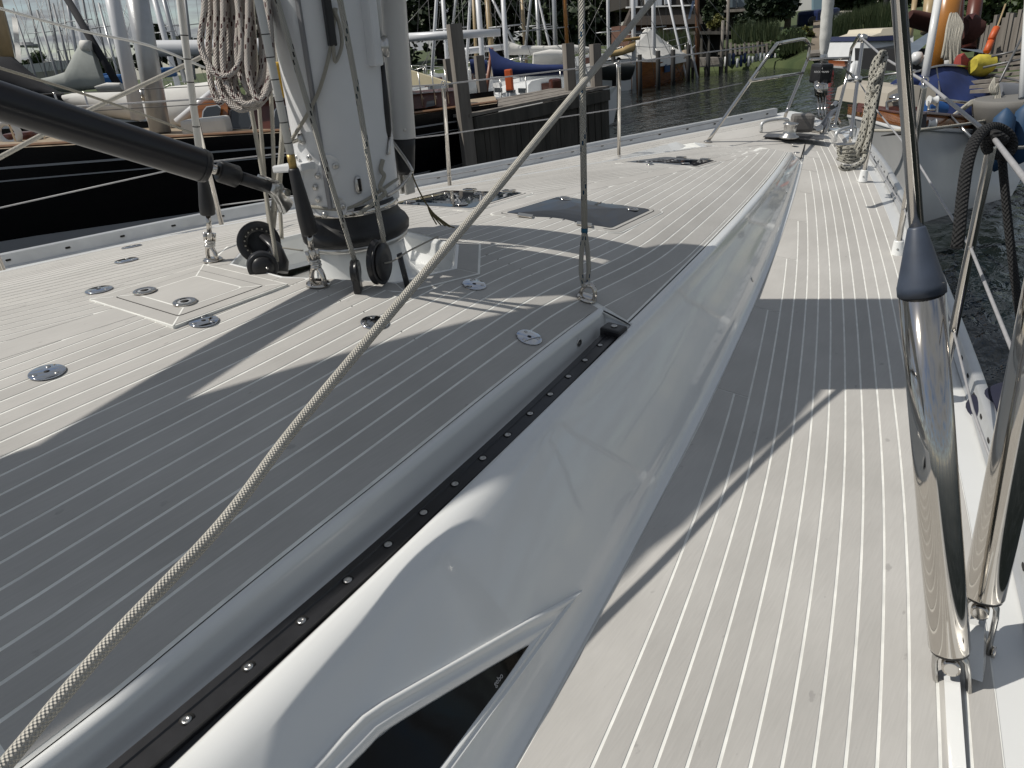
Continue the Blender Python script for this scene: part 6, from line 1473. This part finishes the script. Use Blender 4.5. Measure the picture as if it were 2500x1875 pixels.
def reeds(poly, t, h, n, label, seed):
    rnd = random.Random(seed); b = MB()
    for i in range(n):
        u = rnd.random(); px = lerp(poly[0][0], poly[1][0], u) + rnd.uniform(-4, 4); py = lerp(poly[0][1], poly[1][1], u) + rnd.uniform(-9, 9); tt = t + rnd.uniform(-1.2, 1.2)
        p = wd(px, py, tt); hh = h * rnd.uniform(.5, 1.1); d = Vector((rnd.uniform(-.25, .25), rnd.uniform(-.25, .25), 1)) * hh; s = (RW @ Vector((1, 0, 0))) * rnd.uniform(.012, .03)
        k = len(b.v); b.v += [tuple(p - s), tuple(p + s), tuple(p + d)]; b.f.append((k, k + 1, k + 2)); b.sm.append(False)
    b.build('reeds', REED, None, label, 'reeds', None, 'stuff', frame='w')
reeds([(2025, 105), (2190, 62)], 30, 1.0, 2600, 'tall green reeds on the bank right of the furled headsail', 80)
reeds([(2040, 70), (2150, 42)], 33, .6, 1500, 'meadow grass on the bank below the parked vehicles', 81)
reeds([(1790, 100), (1900, 92)], 35, .8, 1200, 'green reeds along the quay fence', 82)
reeds([(1600, 118), (1690, 116)], 37, .9, 900, 'green reeds in front of the brick house', 83)
reeds([(1905, 128), (1960, 120)], 33, .9, 700, 'reeds round the shrub over the water', 84)
# path and landing
pt = [wd(1975, 140, 30.6), wd(2010, 140, 30.6), wd(2003, 60, 38), wd(1990, 55, 40)]
MB().add([wd(1975, 138, 30.9), wd(2012, 136, 30.9), wd(2010, 88, 34), wd(2004, 52, 44), wd(1986, 55, 44), wd(1983, 88, 34)], [(0, 1, 2, 5), (5, 2, 3, 4)]).build('path', SAND, kind='structure', frame='w')
MB().add([wd(1985, 52, 44.5), wd(2180, 38, 44.5), wd(2180, 30, 52), wd(1985, 46, 52)], [(0, 1, 2, 3)]).build('car_park', SAND, kind='structure', frame='w')
MB().box(wd(2006, 128, 30.5), (3.0, 1.0, .12), rz=hd0 - .4).build('landing_stage', TIMB, None, 'low grey landing stage beyond the bow of the yacht', 'landing stage', frame='w')
# ---- houses
BRICK = mk('dark_brick', (.085, .040, .028), rough=.9, col2=(.13, .065, .045), vscale=14)
TILE = mk('brown_tiles', (.060, .048, .040), rough=.8, var=.25, vscale=20)
DWALL = mk('dark_boarding', (.030, .026, .022), rough=.85, var=.2)
FRAMEW = mk('white_frame', (.62, .62, .61), rough=.5)
def house_wall(px0, py0, px1, py1, t, dep, m, o, nm='wall'): return wbox(px0, py0, px1, py1, t, dep, m, nm, o)
hA = thing('brick_house', 'dark brick house with tiled skirt roof behind the white tent boat', 'house', wd(1630, 112, 42), frame='w')
wbox(1535, 60, 1712, 118, 42, 6, BRICK, 'lower_wall', hA); wbox(1530, -160, 1705, 18, 43, 6, DWALL, 'upper_wall', hA)
wquad([(1528, 62), (1528, 56), (1545, 18), (1700, 12), (1716, 50), (1716, 58)], 41.6, .9, TILE, 'skirt_roof', hA)
wquad([(1530, 20), (1700, 14), (1700, 11), (1530, 16)], 41.4, .3, FRAMEW, 'gutter', hA)
for x0, y0, x1, y1 in ((1576, -14, 1592, 14), (1600, -16, 1615, 14), (1623, -18, 1638, 10), (1668, -30, 1682, -2), (1540, -12, 1556, 18)):
    o = wbox(x0 - 1.5, y0 - 1.5, x1 + 1.5, y1 + 1.5, 42.9, .2, FRAMEW, 'window', hA); wbox(x0, y0, x1, y1, 42.82, .05, mk('lit_curtain', (.34, .37, .40), rough=.25), 'pane', o)
for x0, y0, x1, y1 in ((1635, 72, 1650, 99), (1668, 70, 1684, 97), (1590, 74, 1606, 100), (1552, 76, 1566, 102)):
    o = wbox(x0 - 1.5, y0 - 1.5, x1 + 1.5, y1 + 1.5, 41.95, .2, DWALL, 'window', hA); wbox(x0, y0, x1, y1, 41.9, .05, WGL, 'pane', o)
hB = thing('glazed_house', 'house with wide white framed window front above a beam, right of the posts', 'house', wd(1810, 80, 43), frame='w')
wbox(1735, 24, 1880, 85, 43, 5, DWALL, 'lower_wall', hB); wbox(1735, -160, 1880, 24, 43.4, 5, DWALL, 'upper_wall', hB)
wbox(1756, 24, 1872, 31, 42.2, 1.0, TIMB, 'balcony_beam', hB, skew=-6)
o = wbox(1776, -60, 1862, 20, 43.2, .2, FRAMEW, 'window', hB)
for i in range(4): wbox(1779 + 21 * i, -58, 1797 + 21 * i, 18 - 1.2 * i, 43.1, .12, mk('sky_pane', (.10, .13, .15), rough=.1), 'pane', o)
o = wbox(1820, 38, 1842, 60, 42.9, .2, FRAMEW, 'window', hB); wbox(1823, 41, 1839, 58, 42.85, .12, WGL, 'pane', o)
for x in (1753, 1767): wbox(x - 2, -60, x + 2, 14 if x < 1760 else 22, 42.4, .15, FRAMEW, 'post', hB)
# boathouse shed and quay with fenders
sh_ = thing('boat_shed', 'open dark boat shed with roof beam behind the black piles', 'shed', wd(1735, 165, 35.5), frame='w')
wbox(1712, 84, 1765, 150, 36.5, 2, mk('shed_dark', (.015, .014, .013), rough=.9), 'back_wall', sh_); wbox(1706, 76, 1784, 84, 35.2, 2.4, TIMBD, 'roof_beam', sh_)
for x in (1712, 1730, 1760): wbox(x, 84, x + 3, 145, 35.3, .15, TIMBD, 'post', sh_)
lst = thing('plank_stage', 'pale plank landing stage behind the bow of the wooden boat', 'landing stage', wd(1725, 165, 33.5), frame='w')
for i in range(4): wbox(1685, 148 + 4.4 * i, 1762, 152 + 4.4 * i, 33.0, .12, TIMB, 'plank', lst, skew=-3)
wbox(1685, 143, 1766, 148, 33.0, 1.6, TIMB, 'deck', lst, skew=-3)
for x in (1690, 1722, 1758): wbox(x, 160, x + 5, 185, 33.2, .2, TIMBD, 'leg', lst)
qf = thing('quay_fence', 'grey post fence and quay edge hung with fenders beyond the bow rail', 'fence', wd(1830, 150, 34), frame='w')
wbox(1762, 128, 1900, 134, 34.2, .6, TIMBD, 'quay_beam', qf, skew=-6); wbox(1765, 150, 1905, 170, 34.8, .8, mk('quay_dark', (.012, .012, .011), rough=.9), 'quay_wall', qf, skew=-6)
for i in range(11):
    x = 1783 + 11 * i; wbox(x, 104 - .6 * i + (i % 3) * 3, x + 4, 134 - .6 * i, 34.1, .12, TIMB, 'post', qf)
rnd = random.Random(9)
FENC = [HWHITE, mk('blue_fender', (.02, .04, .12), rough=.5), mk('grey_fender', (.28, .30, .32), rough=.5)]
for i in range(14):
    x = 1772 + 9.3 * i; p = wd(x, 152 - .7 * i + rnd.uniform(-7, 5), 33.9); L2 = rnd.uniform(.20, .30); b = MB(); b.tube([p + Vector((0, 0, L2)), p + Vector((0, 0, L2 * .85)), p - Vector((0, 0, L2 * .85)), p - Vector((0, 0, L2))], [.03, .075, .075, .03], 10)
    c3 = [0, 2, 1, 0, 1, 1, 0, 0, 2, 0, 0, 2, 1, 0][i]
    b.build('quay_fender', FENC[c3], None, '%s of the small fenders hanging on the far quay, a %s one' % (['leftmost', 'second', 'third', 'fourth', 'fifth', 'sixth', 'seventh', 'eighth', 'ninth', 'tenth', 'eleventh', 'twelfth', 'thirteenth', 'rightmost'][i], ['white', 'blue', 'grey'][c3]), 'fender', 'fenders along the far quay', frame='w')
# blue white flag on a mast
MB().grid([[wd(1690 - 2.2 * i, 2 + 9 * i, 31 + .1 * math.sin(i * 2)), wd(1697 - 2.4 * i, 1 + 9 * i, 31.1 + .1 * math.cos(i * 1.5))] for i in range(6)]).build('flag', mk('blue_white_flag', (.10, .16, .30), rough=.8, col2=(.55, .58, .62), vscale=3), None, 'blue and white flag hanging limp in front of the brick house', 'flag', frame='w')
# vehicles and boxes on the car park
van = thing('parked_van', 'dark blue van under the pale hoarding behind the furled headsail', 'van', wd(1996, 52, 46), frame='w')
MB().bbox(wd(1997, 44, 46), (2.0, 1.8, 1.0), .2, rz=hd0 + .3).build('body', mk('van_blue', (.02, .03, .09), rough=.3), van); MB().bbox(wd(1998, 36, 46), (1.7, 1.6, .5), .2, rz=hd0 + .3).build('cab', WGL, van)
for s_ in (-12, 10): MB().lathe([(.3, -.1), (.3, .1)], wd(1997 + s_, 52, 45.2), -aw, n=14).build('wheel', RUBBER, van)
wbox(1986, -40, 2008, 30, 47, .3, mk('pale_blue_board', (.14, .22, .26), rough=.6), 'hoarding', None).build('hoarding', MATS['pale_blue_board'], None, 'pale blue hoarding panel left of the furled headsail', 'hoarding', frame='w')
for (x0, y0, x1, y1, m_, lab) in ((2040, 38, 2050, 48, FENC[2], 'small grey box on the far car park'), (2050, 34, 2064, 48, mk('grey_box', (.32, .33, .34), rough=.6), 'grey container on the far car park'), (2062, 26, 2080, 47, mk('cream_box', (.48, .46, .40), rough=.6), 'tall cream box on the far car park'), (2072, 30, 2092, 48, mk('crate_brown', (.25, .17, .10), rough=.8), 'brown crate stack on the far car park')):
    b = wbox(x0, y0, x1, y1, 45, .8, m_, 'x', None); b.build('storage_box', m_, None, lab, 'box', 'boxes on the car park', frame='w')
MB().grid([[wd(2131 + i * 4, 16, 42 + .1 * math.sin(i)), wd(2133 + i * 4, 38 - 2 * i, 42.2)] for i in range(5)]).build('laundry', HWHITE, None, 'white cloth hung out to dry on the far bank', 'cloth', frame='w')
wbox(2105, 28, 2180, 45, 43, 1, mk('brick_red', (.16, .06, .04), rough=.8), 'x', None).build('garden_wall', MATS['brick_red'], None, 'low red wall behind the white cloth', 'wall', frame='w')
pe = thing('person', 'person in dark clothes standing by the red wall on the far bank', 'person', wd(2160, 44, 42), frame='w')
b = MB(); g = wd(2160, 44, 42); b.tube([g, g + Vector((0, 0, .45)), g + Vector((0, 0, .85)), g + Vector((0, 0, 1.25)), g + Vector((0, 0, 1.42)), g + Vector((0, 0, 1.5))], [.10, .13, .17, .19, .13, .05], 10); b.lathe([(0, 1.48), (.08, 1.52), (.095, 1.60), (.08, 1.68), (0, 1.72)], g, n=10); b.build('body', mk('dark_clothes', (.03, .03, .035), rough=.9), pe)
# red buoy
MB().lathe([(0, -.1), (.10, 0), (.09, .06), (.03, .30), (0, .32)], wz(2029, 184, WATER), n=16).build('buoy', mk('red_buoy', (.55, .06, .06), rough=.5), None, 'small pink red buoy floating right of the furler drum', 'buoy', frame='w')
# ---- motor cruiser at right
mc = thing('motor_cruiser', 'white motor cruiser with dark blue stripe and windows behind the bow rail at right', 'motor boat', wd(2150, 160, 18), frame='w')
wquad([(2100, 150), (2112, 92), (2195, 84), (2230, 88), (2230, 150)], 18, 2.2, HWHITE, 'topside', mc)
wquad([(2112, 100), (2116, 88), (2210, 84), (2210, 98)], 17.9, 2.3, mk('navy_stripe', (.015, .02, .06), rough=.3), 'stripe', mc)
wquad([(2120, 90), (2150, 80), (2155, 70), (2200, 66), (2215, 84)], 17.9, 1.8, mk('cream_top', (.55, .50, .40), rough=.5), 'flybridge', mc)
wquad([(2118, 138), (2140, 118), (2185, 110), (2190, 128)], 17.9, .05, WGL, 'windscreen', mc)
rb = thing('orange_boat', 'orange brown wooden boat stern lying behind the starboard bow rail', 'boat', wd(2090, 170, 20), frame='w')
wquad([(2072, 145), (2125, 142), (2125, 162), (2078, 164)], 20, 1.5, mk('orange_brown', (.24, .07, .02), rough=.3), 'hull', rb); wquad([(2072, 163), (2130, 161), (2132, 166), (2074, 168)], 19.95, 1.5, HWHITE, 'rubbing_strake', rb)
for i in range(3): 
    p0, p1 = wd(2085 - 6 * i, 208 - 2 * i, 14), wd(2095 - 4 * i, 150, 14); MB().tube([p0, p0.lerp(p1, .08), p0.lerp(p1, .8), p1], [.03, .075, .075, .03], 10).build('long_fender', HWHITE, None, '%s long white fender seen behind the bow rail' % ['right', 'middle', 'left'][i], 'fender', 'long white fenders', frame='w')
# ================================================================== white bowed yacht ahead to starboard, timber quay
rbt = thing('moored_ketch', 'white bowed yacht with mahogany bulwark and blue sprayhood lying ahead to starboard', 'yacht', wd(2230, 540, 7.2), frame='w'); BASE[rbt].z = WATER; rbt.location = BASE[rbt]
ST = wd(2214, 325, 7.2); SB = wz(2238, 548, WATER)
lft = [wd(2214, 322, 7.2), wd(2170, 312, 8.0), wd(2130, 300, 8.8), wd(2096, 292, 9.8), wd(2070, 286, 11.0)]
rgt = [wd(2214, 322, 7.2), wd(2262, 318, 7.5), wd(2330, 322, 8.0), wd(2400, 326, 8.6), wd(2470, 322, 9.4), wd(2560, 310, 10.5)]
def side_rows(gl_, bw, end):
    rows = []
    for i, g in enumerate(gl_):
        u = i / (len(gl_) - 1); foot = SB.lerp(bw, u); rows.append([g + Vector((0, 0, .0)), g.lerp(foot, .3) - (aw * .06 * (1 - u)), g.lerp(foot, .65), foot, foot + Vector((0, 0, -.5)) + aw * .3])
    return rows
HG = mk('grey_white_topsides', (.62, .62, .61), rough=.3, var=.08, vscale=1.5)
MB().grid(side_rows(lft, wd(2080, 330, 11.2) * 1, 1)).build('port_side', HG, rbt)
fr_ = wz(2470, 478, WATER)
MB().grid(side_rows(rgt, fr_, 1), flip=True).build('starboard_side', HG, rbt)
def band(gl_, z0, z1, off, m, nm, th=.03):
    MB().grid([[g + Vector((0, 0, z0)) - aw * off, g + Vector((0, 0, z1)) - aw * off, g + Vector((0, 0, z1)) + aw * th, g + Vector((0, 0, z0)) + aw * th] for g in gl_]).build(nm, m, rbt)
for gl_ in (lft, rgt):
    band(gl_, .0, .035, .03, HWHITE, 'rubbing_strake'); band(gl_, .04, .16, .0, VARN, 'bulwark'); band(gl_, .16, .185, .015, MAHO, 'cap_rail', .05)
dk_ = MB(); n_ = 5
dk_.grid([[lft[min(i, 4)] + Vector((0, 0, .06)), (lft[min(i, 4)] + rgt[min(i, 5)]) / 2 + Vector((0, 0, .12)), rgt[min(i, 5)] + Vector((0, 0, .06))] for i in range(5)]); dk_.build('deck', mk('beige_deck', (.30, .27, .22), rough=.9, var=.06), rbt)
# cabin and hatch
wquad([(2160, 262), (2168, 228), (2192, 214), (2240, 208), (2285, 214), (2285, 262)], 9.0, 1.4, mk('beige_cabin', (.34, .31, .26), rough=.8), 'cabin_top', rbt)
wquad([(2165, 285), (2170, 262), (2210, 258), (2250, 262), (2250, 288)], 8.9, .8, MAHO, 'cabin_front', rbt)
MB().lathe([(.10, 0), (.10, .02), (.06, .05), (0, .06)], wd(2190, 240, 8.9), n=18).build('dome_vent', STEEL, rbt)
MB().lathe([(.09, 0), (.09, .02), (.06, .045), (0, .05)], wd(2196, 212, 9.3), n=18).build('dome_vent', STEEL, rbt)
# blue dodger with tubular frame
spd = []
for u in [i / 10 for i in range(11)]:
    x = lerp(2228, 2410, u); yt = 180 - 22 * math.sin(math.pi * min(1, u * 1.6) * .5) + 22 * max(0, u - .35) ; 
    rowp = []
    for v in [j / 8 for j in range(9)]:
        y = lerp(yt, 292 + 8 * u, v); d = 9.6 - .55 * math.sin(math.pi * .5 * v) + .05 * math.sin(9 * u + 6 * v) + .5 * u
        rowp.append(wd(x + 6 * math.sin(v * 3), y, d))
    spd.append(rowp)
MB().grid(spd).build('sprayhood', CANV_B, rbt, solid=.02)
rp_ = [r_[0] - aw * .03 + Vector((0, 0, .015)) for r_ in spd]; MB().tube(rp_, .018, 10).build('hood_rail', STEELB, rbt)
MB().tube([spd[10][0] - aw * .02, spd[10][4] - aw * .03, spd[9][8] - aw * .06], .018, 8).build('hood_rail', STEELB, rbt)
MB().tube([spd[3][0] - aw * .03, spd[3][4] - aw * .05, spd[2][7] - aw * .06], .015, 8).build('hood_rail', STEELB, rbt)
loft([((2178, 200), (2180, 222)), ((2192, 190), (2194, 228)), ((2212, 186), (2212, 226)), ((2230, 192), (2230, 220))], 9.4, .16).build('blue_bag', CANV_B, None, 'rolled blue canvas bundle on the cabin of the white bowed yacht', 'bundle', frame='w')
loft([((2254, 248), (2258, 284)), ((2275, 240), (2278, 290)), ((2298, 258), (2300, 288))], 8.8, .15).build('blue_bag', mk('bright_blue_bag', (.01, .07, .24), rough=.7, bump=.5, bscale=8), None, 'bright blue bag beside the white rollers of the stem fitting', 'bag', frame='w')
# stem head roller with white rollers
sh2 = thing('bow_roller', 'steel stem roller with two white rollers on the white bowed yacht', 'bow roller', wd(2272, 300, 7.6), frame='w')
for x in (2263, 2284): MB().tube([wd(x, 312, 7.5), wd(x + 6, 240, 7.9)], .012, 8).build('cheek', STEELB, sh2)
for x, y, t in ((2271, 302, 7.5), (2277, 246, 7.85)):
    p = wd(x, y, t); sdv = RW @ Vector((1, 0, 0)); MB().lathe([(.055, -.045), (.05, -.035), (.03, 0), (.05, .035), (.055, .045)], p, sdv, n=16).build('roller', HWHITE, sh2)
MB().tube([wd(2264, 268, 7.7), wd(2286, 268, 7.7)], .010, 8).build('bar', STEELB, sh2)
wquad([(2225, 322), (2228, 275), (2262, 274), (2262, 318)], 7.35, .25, mk('dark_anchor_well', (.03, .03, .032), rough=.6), 'anchor_well', rbt)
MB().add([wd(2152, 333, 7.3), wd(2190, 322, 7.3), wd(2212, 330, 7.2), wd(2205, 338, 7.2)], [(0, 1, 2, 3)]).build('anchor_fluke', mk('anchor_black2', (.02, .02, .022), rough=.4), rbt, None, solid=.02) if False else None
MB().tube([wd(2152, 332, 7.35), wd(2195, 325, 7.2), wd(2214, 328, 7.1)], [.012, .05, .03], 8, flat=.35).build('anchor_fluke', PILEB, rbt)
# pulpit rails and mooring line
for pts in ([(2165, 250, 8.4), (2210, 238, 8.2)], [(2290, 242, 8.0), (2370, 252, 8.3)], [(2318, 290, 7.9), (2372, 254, 8.3)], [(2318, 282, 7.8), (2375, 340, 7.5)], [(2070, 196, 11), (2165, 182, 10.5), (2235, 172, 10)], [(2165, 250, 8.4), (2168, 300, 8.3)]):
    MB().tube([wd(*q) for q in pts], .016, 8).build('pulpit_tube', STEELB, rbt)
rope(spline([wd(2100, 318, 8.2), wd(2160, 319, 7.6), wd(2240, 317, 7.2), wd(2300, 311, 7.4), wd(2400, 296, 8.0), wd(2500, 274, 8.8), wd(2580, 256, 9.4)], 8), .016, ROPE_B, 'mooring_rope', 'grey mooring rope running across the bow of the white yacht', 'rope', frame='w')
rope(spline([wd(2455, 362, 4.9), wd(2500, 360, 5.2), wd(2580, 356, 5.8)], 6), .012, ROPE_W, 'mooring_rope', 'short double white rope beside the black hitch at the right edge', 'rope', frame='w')
hk2 = thing('rope_hank', 'grey rope hank laid over the rail of the white bowed yacht', 'rope', wd(2385, 300, 8.2), frame='w')
for i in range(5):
    rope(spline([wd(2330 - 3 * i, 280 + 2 * i, 8.1), wd(2360, 256 + i, 8.15), wd(2378 + 3 * i, 246 + i, 8.2), wd(2392 + 2 * i, 262, 8.2), wd(2394 - i * 2, 285, 8.2), wd(2384 - 2 * i, 292 - 3 * i, 8.2)], 6), .018, ROPE_B, 'bight', parent=hk2, frame='w', n=8)
# spars and gear behind
spar(wd(2290, 200, 11), wup(wd(2290, 200, 11), 2322, -40), .17, SPARO, 'wooden_mast', None, label='thick orange varnished wooden mast above the blue sprayhood', cat='mast', taper=1, n=16)
spar(wd(2258, 190, 9.6), wd(2300, -60, 9.6), .052, HWHITE, 'white_pole', None, label='slim white pole leaning just left of the orange wooden mast', cat='pole', taper=1)
spar(wd(2330, 120, 11.3), wd(2340, -40, 11.3), .10, mk('dark_red_spar', (.10, .025, .015), rough=.4), 'gaff_spar', None, label='dark red spar right of the orange wooden mast', cat='spar', taper=1)
spar(wd(2365, 120, 12.5), wd(2388, -40, 12.5), .12, MATS['dark_red_spar'], 'gaff_spar', None, label='dark red spar behind the hanging brown sail', cat='spar', taper=1)
spar(wd(2262, 80, 14), wd(2272, -20, 14), .11, SPART, 'spruce_spar', None, label='pale spruce spar left of the orange wooden mast', cat='spar', taper=1)
spar(wd(2222, 90, 14), wd(2236, -20, 14), .05, SPART, 'spruce_spar', None, label='thin spruce spar beside the brown furled sail', cat='spar', taper=1)
hg = thing('halyard_hank', 'long hank of grey halyards hanging from the orange mast', 'rope', wd(2320, 165, 10.4), frame='w'); rnd = random.Random(4)
for i in range(12):
    x = 2308 + i * 3.2; rope(spline([wd(2330 + rnd.uniform(-8, 8), 20 + rnd.uniform(-3, 6), 10.5), wd(x + 6, 60, 10.4), wd(x, 100 + rnd.uniform(-5, 5), 10.35), wd(x - 4 + rnd.uniform(-6, 6), 150 + rnd.uniform(-10, 20), 10.4)], 5), .020, ROPE_B, 'strand', parent=hg, frame='w', n=7)
loft([((2214, 33), (2214, 52)), ((2230, 32), (2232, 60)), ((2255, 37), (2258, 68)), ((2276, 42), (2278, 74))], 12, .2).build('furled_sail', mk('brown_sail', (.060, .020, .016), rough=.9, bump=.8, bscale=3), None, 'brown sail furled on its spar left of the white pole', 'sail', frame='w')
loft([((2345, 48), (2350, 96)), ((2362, 36), (2362, 108)), ((2375, 40), (2376, 104)), ((2388, 55), (2390, 92))], 11.6, .2, n=10).build('hanging_sail', MATS['brown_sail'], None, 'crumpled brown sail hanging by the dark red spar', 'sail', frame='w')
MB().add([wd(2366, 36, 11.4), wd(2384, 30, 11.5), wd(2374, 48, 11.4), wd(2372, 47, 11.55)], [(0, 1, 2), (0, 3, 1), (1, 3, 2), (0, 2, 3)]).build('pennant', mk('pink_cloth', (.42, .15, .13), rough=.8), None, 'small pink cloth tied above the brown hanging sail', 'cloth', frame='w')
loft([((2364, 152), (2366, 182)), ((2376, 140), (2376, 184)), ((2398, 140), (2398, 186)), ((2414, 146), (2410, 184))], 9.9, .2, e=2.8).build('yellow_bag', mk('yellow_bag', (.48, .40, .05), rough=.7, var=.2, vscale=10, bump=.6, bscale=12), None, 'yellow lifebuoy bag behind the blue sprayhood', 'bag', frame='w')
loft([((2337, 135), (2340, 182)), ((2348, 130), (2348, 182)), ((2358, 145), (2358, 182))], 10, .1).build('red_bag', mk('faded_red_cloth', (.30, .05, .04), rough=.8, var=.2), None, 'faded red bundle left of the yellow bag', 'bundle', frame='w')
od = thing('dan_buoy', 'orange marker pole with two floats standing on the quay side', 'marker pole', wd(2395, 178, 9.8), frame='w')
MB().tube([wd(2396, 175, 9.8), wd(2455, 10, 9.9)], .012, 8).build('staff', SPART, od)
OR_ = MATS['orange_plastic']
for a, c_ in (((2408, 128), (2420, 99)), ((2419, 98), (2434, 66))): MB().tube([wd(*a, 9.8), wd(*a, 9.8).lerp(wd(*c_, 9.8), .06), wd(*a, 9.8).lerp(wd(*c_, 9.8), .94), wd(*c_, 9.8)], [.025, .045, .045, .025], 12).build('float', OR_, od)
for x in (2318, 2326): MB().lathe([(0, -.12), (.06, -.09), (.07, 0), (.05, .1), (0, .12)], wd(x, 148, 10.6), n=12).build('white_float', HWHITE, None, '%s white float behind the blue sprayhood' % ('left' if x < 2320 else 'right'), 'float', 'white floats', frame='w')
for x, y in ((2238, 143), (2260, 150)): MB().lathe([(0, -.10), (.09, -.05), (.10, .02), (.06, .09), (0, .1)], wd(x, y, 11), n=14).build('white_float', HWHITE, None, '%s white cowl behind the rail of the white bowed yacht' % ('left' if x < 2250 else 'right'), 'cowl', 'white cowls', frame='w')
# blue grey tarpaulin roof of the boat behind
MB().add([wd(2205, 118, 13), wd(2275, 74, 13.5), wd(2278, 92, 13.2), wd(2214, 150, 12.5), wd(2205, 118, 15), wd(2275, 74, 15.5), wd(2278, 92, 15.2), wd(2214, 150, 14.5)], [(0, 1, 2, 3), (4, 7, 6, 5), (0, 4, 5, 1), (1, 5, 6, 2), (2, 6, 7, 3), (3, 7, 4, 0)]).build('tarpaulin', mk('blue_grey_tarpaulin', (.12, .15, .19), rough=.6, var=.1), None, 'blue grey tarpaulin stretched over a boat left of the orange mast', 'tarpaulin', frame='w')
MB().add([wd(2340, 118, 12.5), wd(2350, 70, 13), wd(2412, 110, 13), wd(2400, 130, 12), wd(2340, 118, 14), wd(2350, 70, 14.5), wd(2412, 110, 14.5), wd(2400, 130, 13.5)], [(0, 1, 2, 3), (4, 7, 6, 5), (0, 4, 5, 1), (1, 5, 6, 2), (2, 6, 7, 3), (3, 7, 4, 0)]).build('tarpaulin', MATS['blue_grey_tarpaulin'], None, 'blue grey tarpaulin behind the brown hanging sail', 'tarpaulin', frame='w')
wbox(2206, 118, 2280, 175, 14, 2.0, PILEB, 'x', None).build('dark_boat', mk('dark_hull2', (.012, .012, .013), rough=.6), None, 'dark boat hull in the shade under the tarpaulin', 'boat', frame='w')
# timber quay: upright boards, walkway, rails
qy = thing('timber_quay', 'grey timber quay of upright boards with a plank walkway at the right edge', 'quay', wd(2440, 190, 11.5), frame='w')
rnd = random.Random(6)
for i in range(13):
    x = 2388 + 9.2 * i; yt = (68, 66, 62, 58, 40, 62, 44, 30, 34, 42, 26, 30, 20)[i] + rnd.uniform(-3, 3); t = 12.6 - .13 * i
    A = wd(x, yt + 70 + 6 * i, t); tp = wup(A, x + 4, yt); M = Matrix.Rotation(hd0 + R(90) + .2, 3, 'Z')
    MB().box((A + tp) / 2, (.062 * t / 11, .06, (tp - A).length), M=M).build('board', TIMB, qy)
for i in range(8):
    a = wd(2375 + 3 * i, 138 + 11 * i, 11.6 - .35 * i); b_ = wd(2560, 110 + 14 * i, 10.6 - .35 * i); d_ = (b_ - a)
    M = Matrix((d_.normalized(), Vector((0, 0, 1)).cross(d_.normalized()).normalized(), d_.normalized().cross(Vector((0, 0, 1)).cross(d_.normalized()).normalized()))).transposed()
    MB().box((a + b_) / 2 - Vector((0, 0, .03)), (d_.length, .30, .04), M=M).build('walkway_plank', TIMB, qy)
for pts in ([(2420, 138, 9.5), (2500, 120, 9.3)], [(2400, 165, 8.9), (2560, 130, 8.6)], [(2440, 200, 8.6), (2510, 60, 9.0)], [(2430, 185, 8.8), (2570, 215, 8.2)]):
    MB().tube([wd(*q) for q in pts], .014, 6).build('quay_line', WIRED, qy)
spar(wd(2496, 240, 7.6), wd(2512, -20, 7.6), .038, HWHITE, 'white_pole', None, label='white pole rising at the extreme right edge', cat='pole', taper=1)
loft([((2442, 200), (2444, 240)), ((2465, 202), (2466, 244)), ((2495, 204), (2495, 246))], 8.3, .04).build('grey_cloth', mk('grey_cloth', (.16, .17, .19), rough=.9, bump=.6, bscale=6), None, 'grey canvas dodger tied to the rail at the right edge', 'cloth', frame='w')
ns = thing('net_tub', 'grey tub heaped with pale netting at the right edge', 'tub', wd(2455, 340, 7.8), frame='w')
MB().lathe([(.35, 0), (.42, .35), (.43, .42), (.40, .43)], wd(2462, 335, 8.2), n=22).build('tub', mk('grey_tub', (.16, .155, .145), rough=.7), ns)
for i in range(16):
    c_ = wd(2455 + rnd.uniform(-26, 28), 282 + rnd.uniform(-16, 14), 8.0); rope(spline([c_ + Vector((rnd.uniform(-.12, .12), rnd.uniform(-.1, .1), rnd.uniform(-.05, .07))) for _ in range(5)], 4), .012, ROPE_B, 'net_cord', parent=ns, frame='w', n=6)
for i in range(5): MB().tube([wd(2440 + 12 * i, 285, 7.9), wd(2452 + 10 * i, 240, 8.1)], .013, 6).build('net_stake', STEELB, ns)
hk3 = thing('rope_hank', 'pale rope loops hanging on the rail at the right edge', 'rope', wd(2430, 280, 8), frame='w')
for i in range(4): rope(spline([wd(2428, 190, 8.2), wd(2416 + 4 * i, 215, 8.1), wd(2424 + 3 * i, 228, 8.1), wd(2436, 205, 8.1), wd(2430 + 4 * i, 240, 8.1), wd(2414 + 8 * i, 290, 8.0)], 5), .011, ROPE_B, 'loop', parent=hk3, frame='w', n=6)
for a, lab in (((2442, 345), 'blue fender hanging by the netting tub'), ((2495, 330), 'dark blue fender at the right edge behind the lifeline')):
    c_ = wd(*a, 7.6); MB().lathe([(0, -.32), (.10, -.26), (.12, 0), (.10, .24), (.03, .32), (0, .34)], c_, n=16).build('boat_fender', mk('mid_blue_fender', (.02, .06, .13), rough=.6), None, lab, 'fender', 'blue fenders on the right hand boat', frame='w')
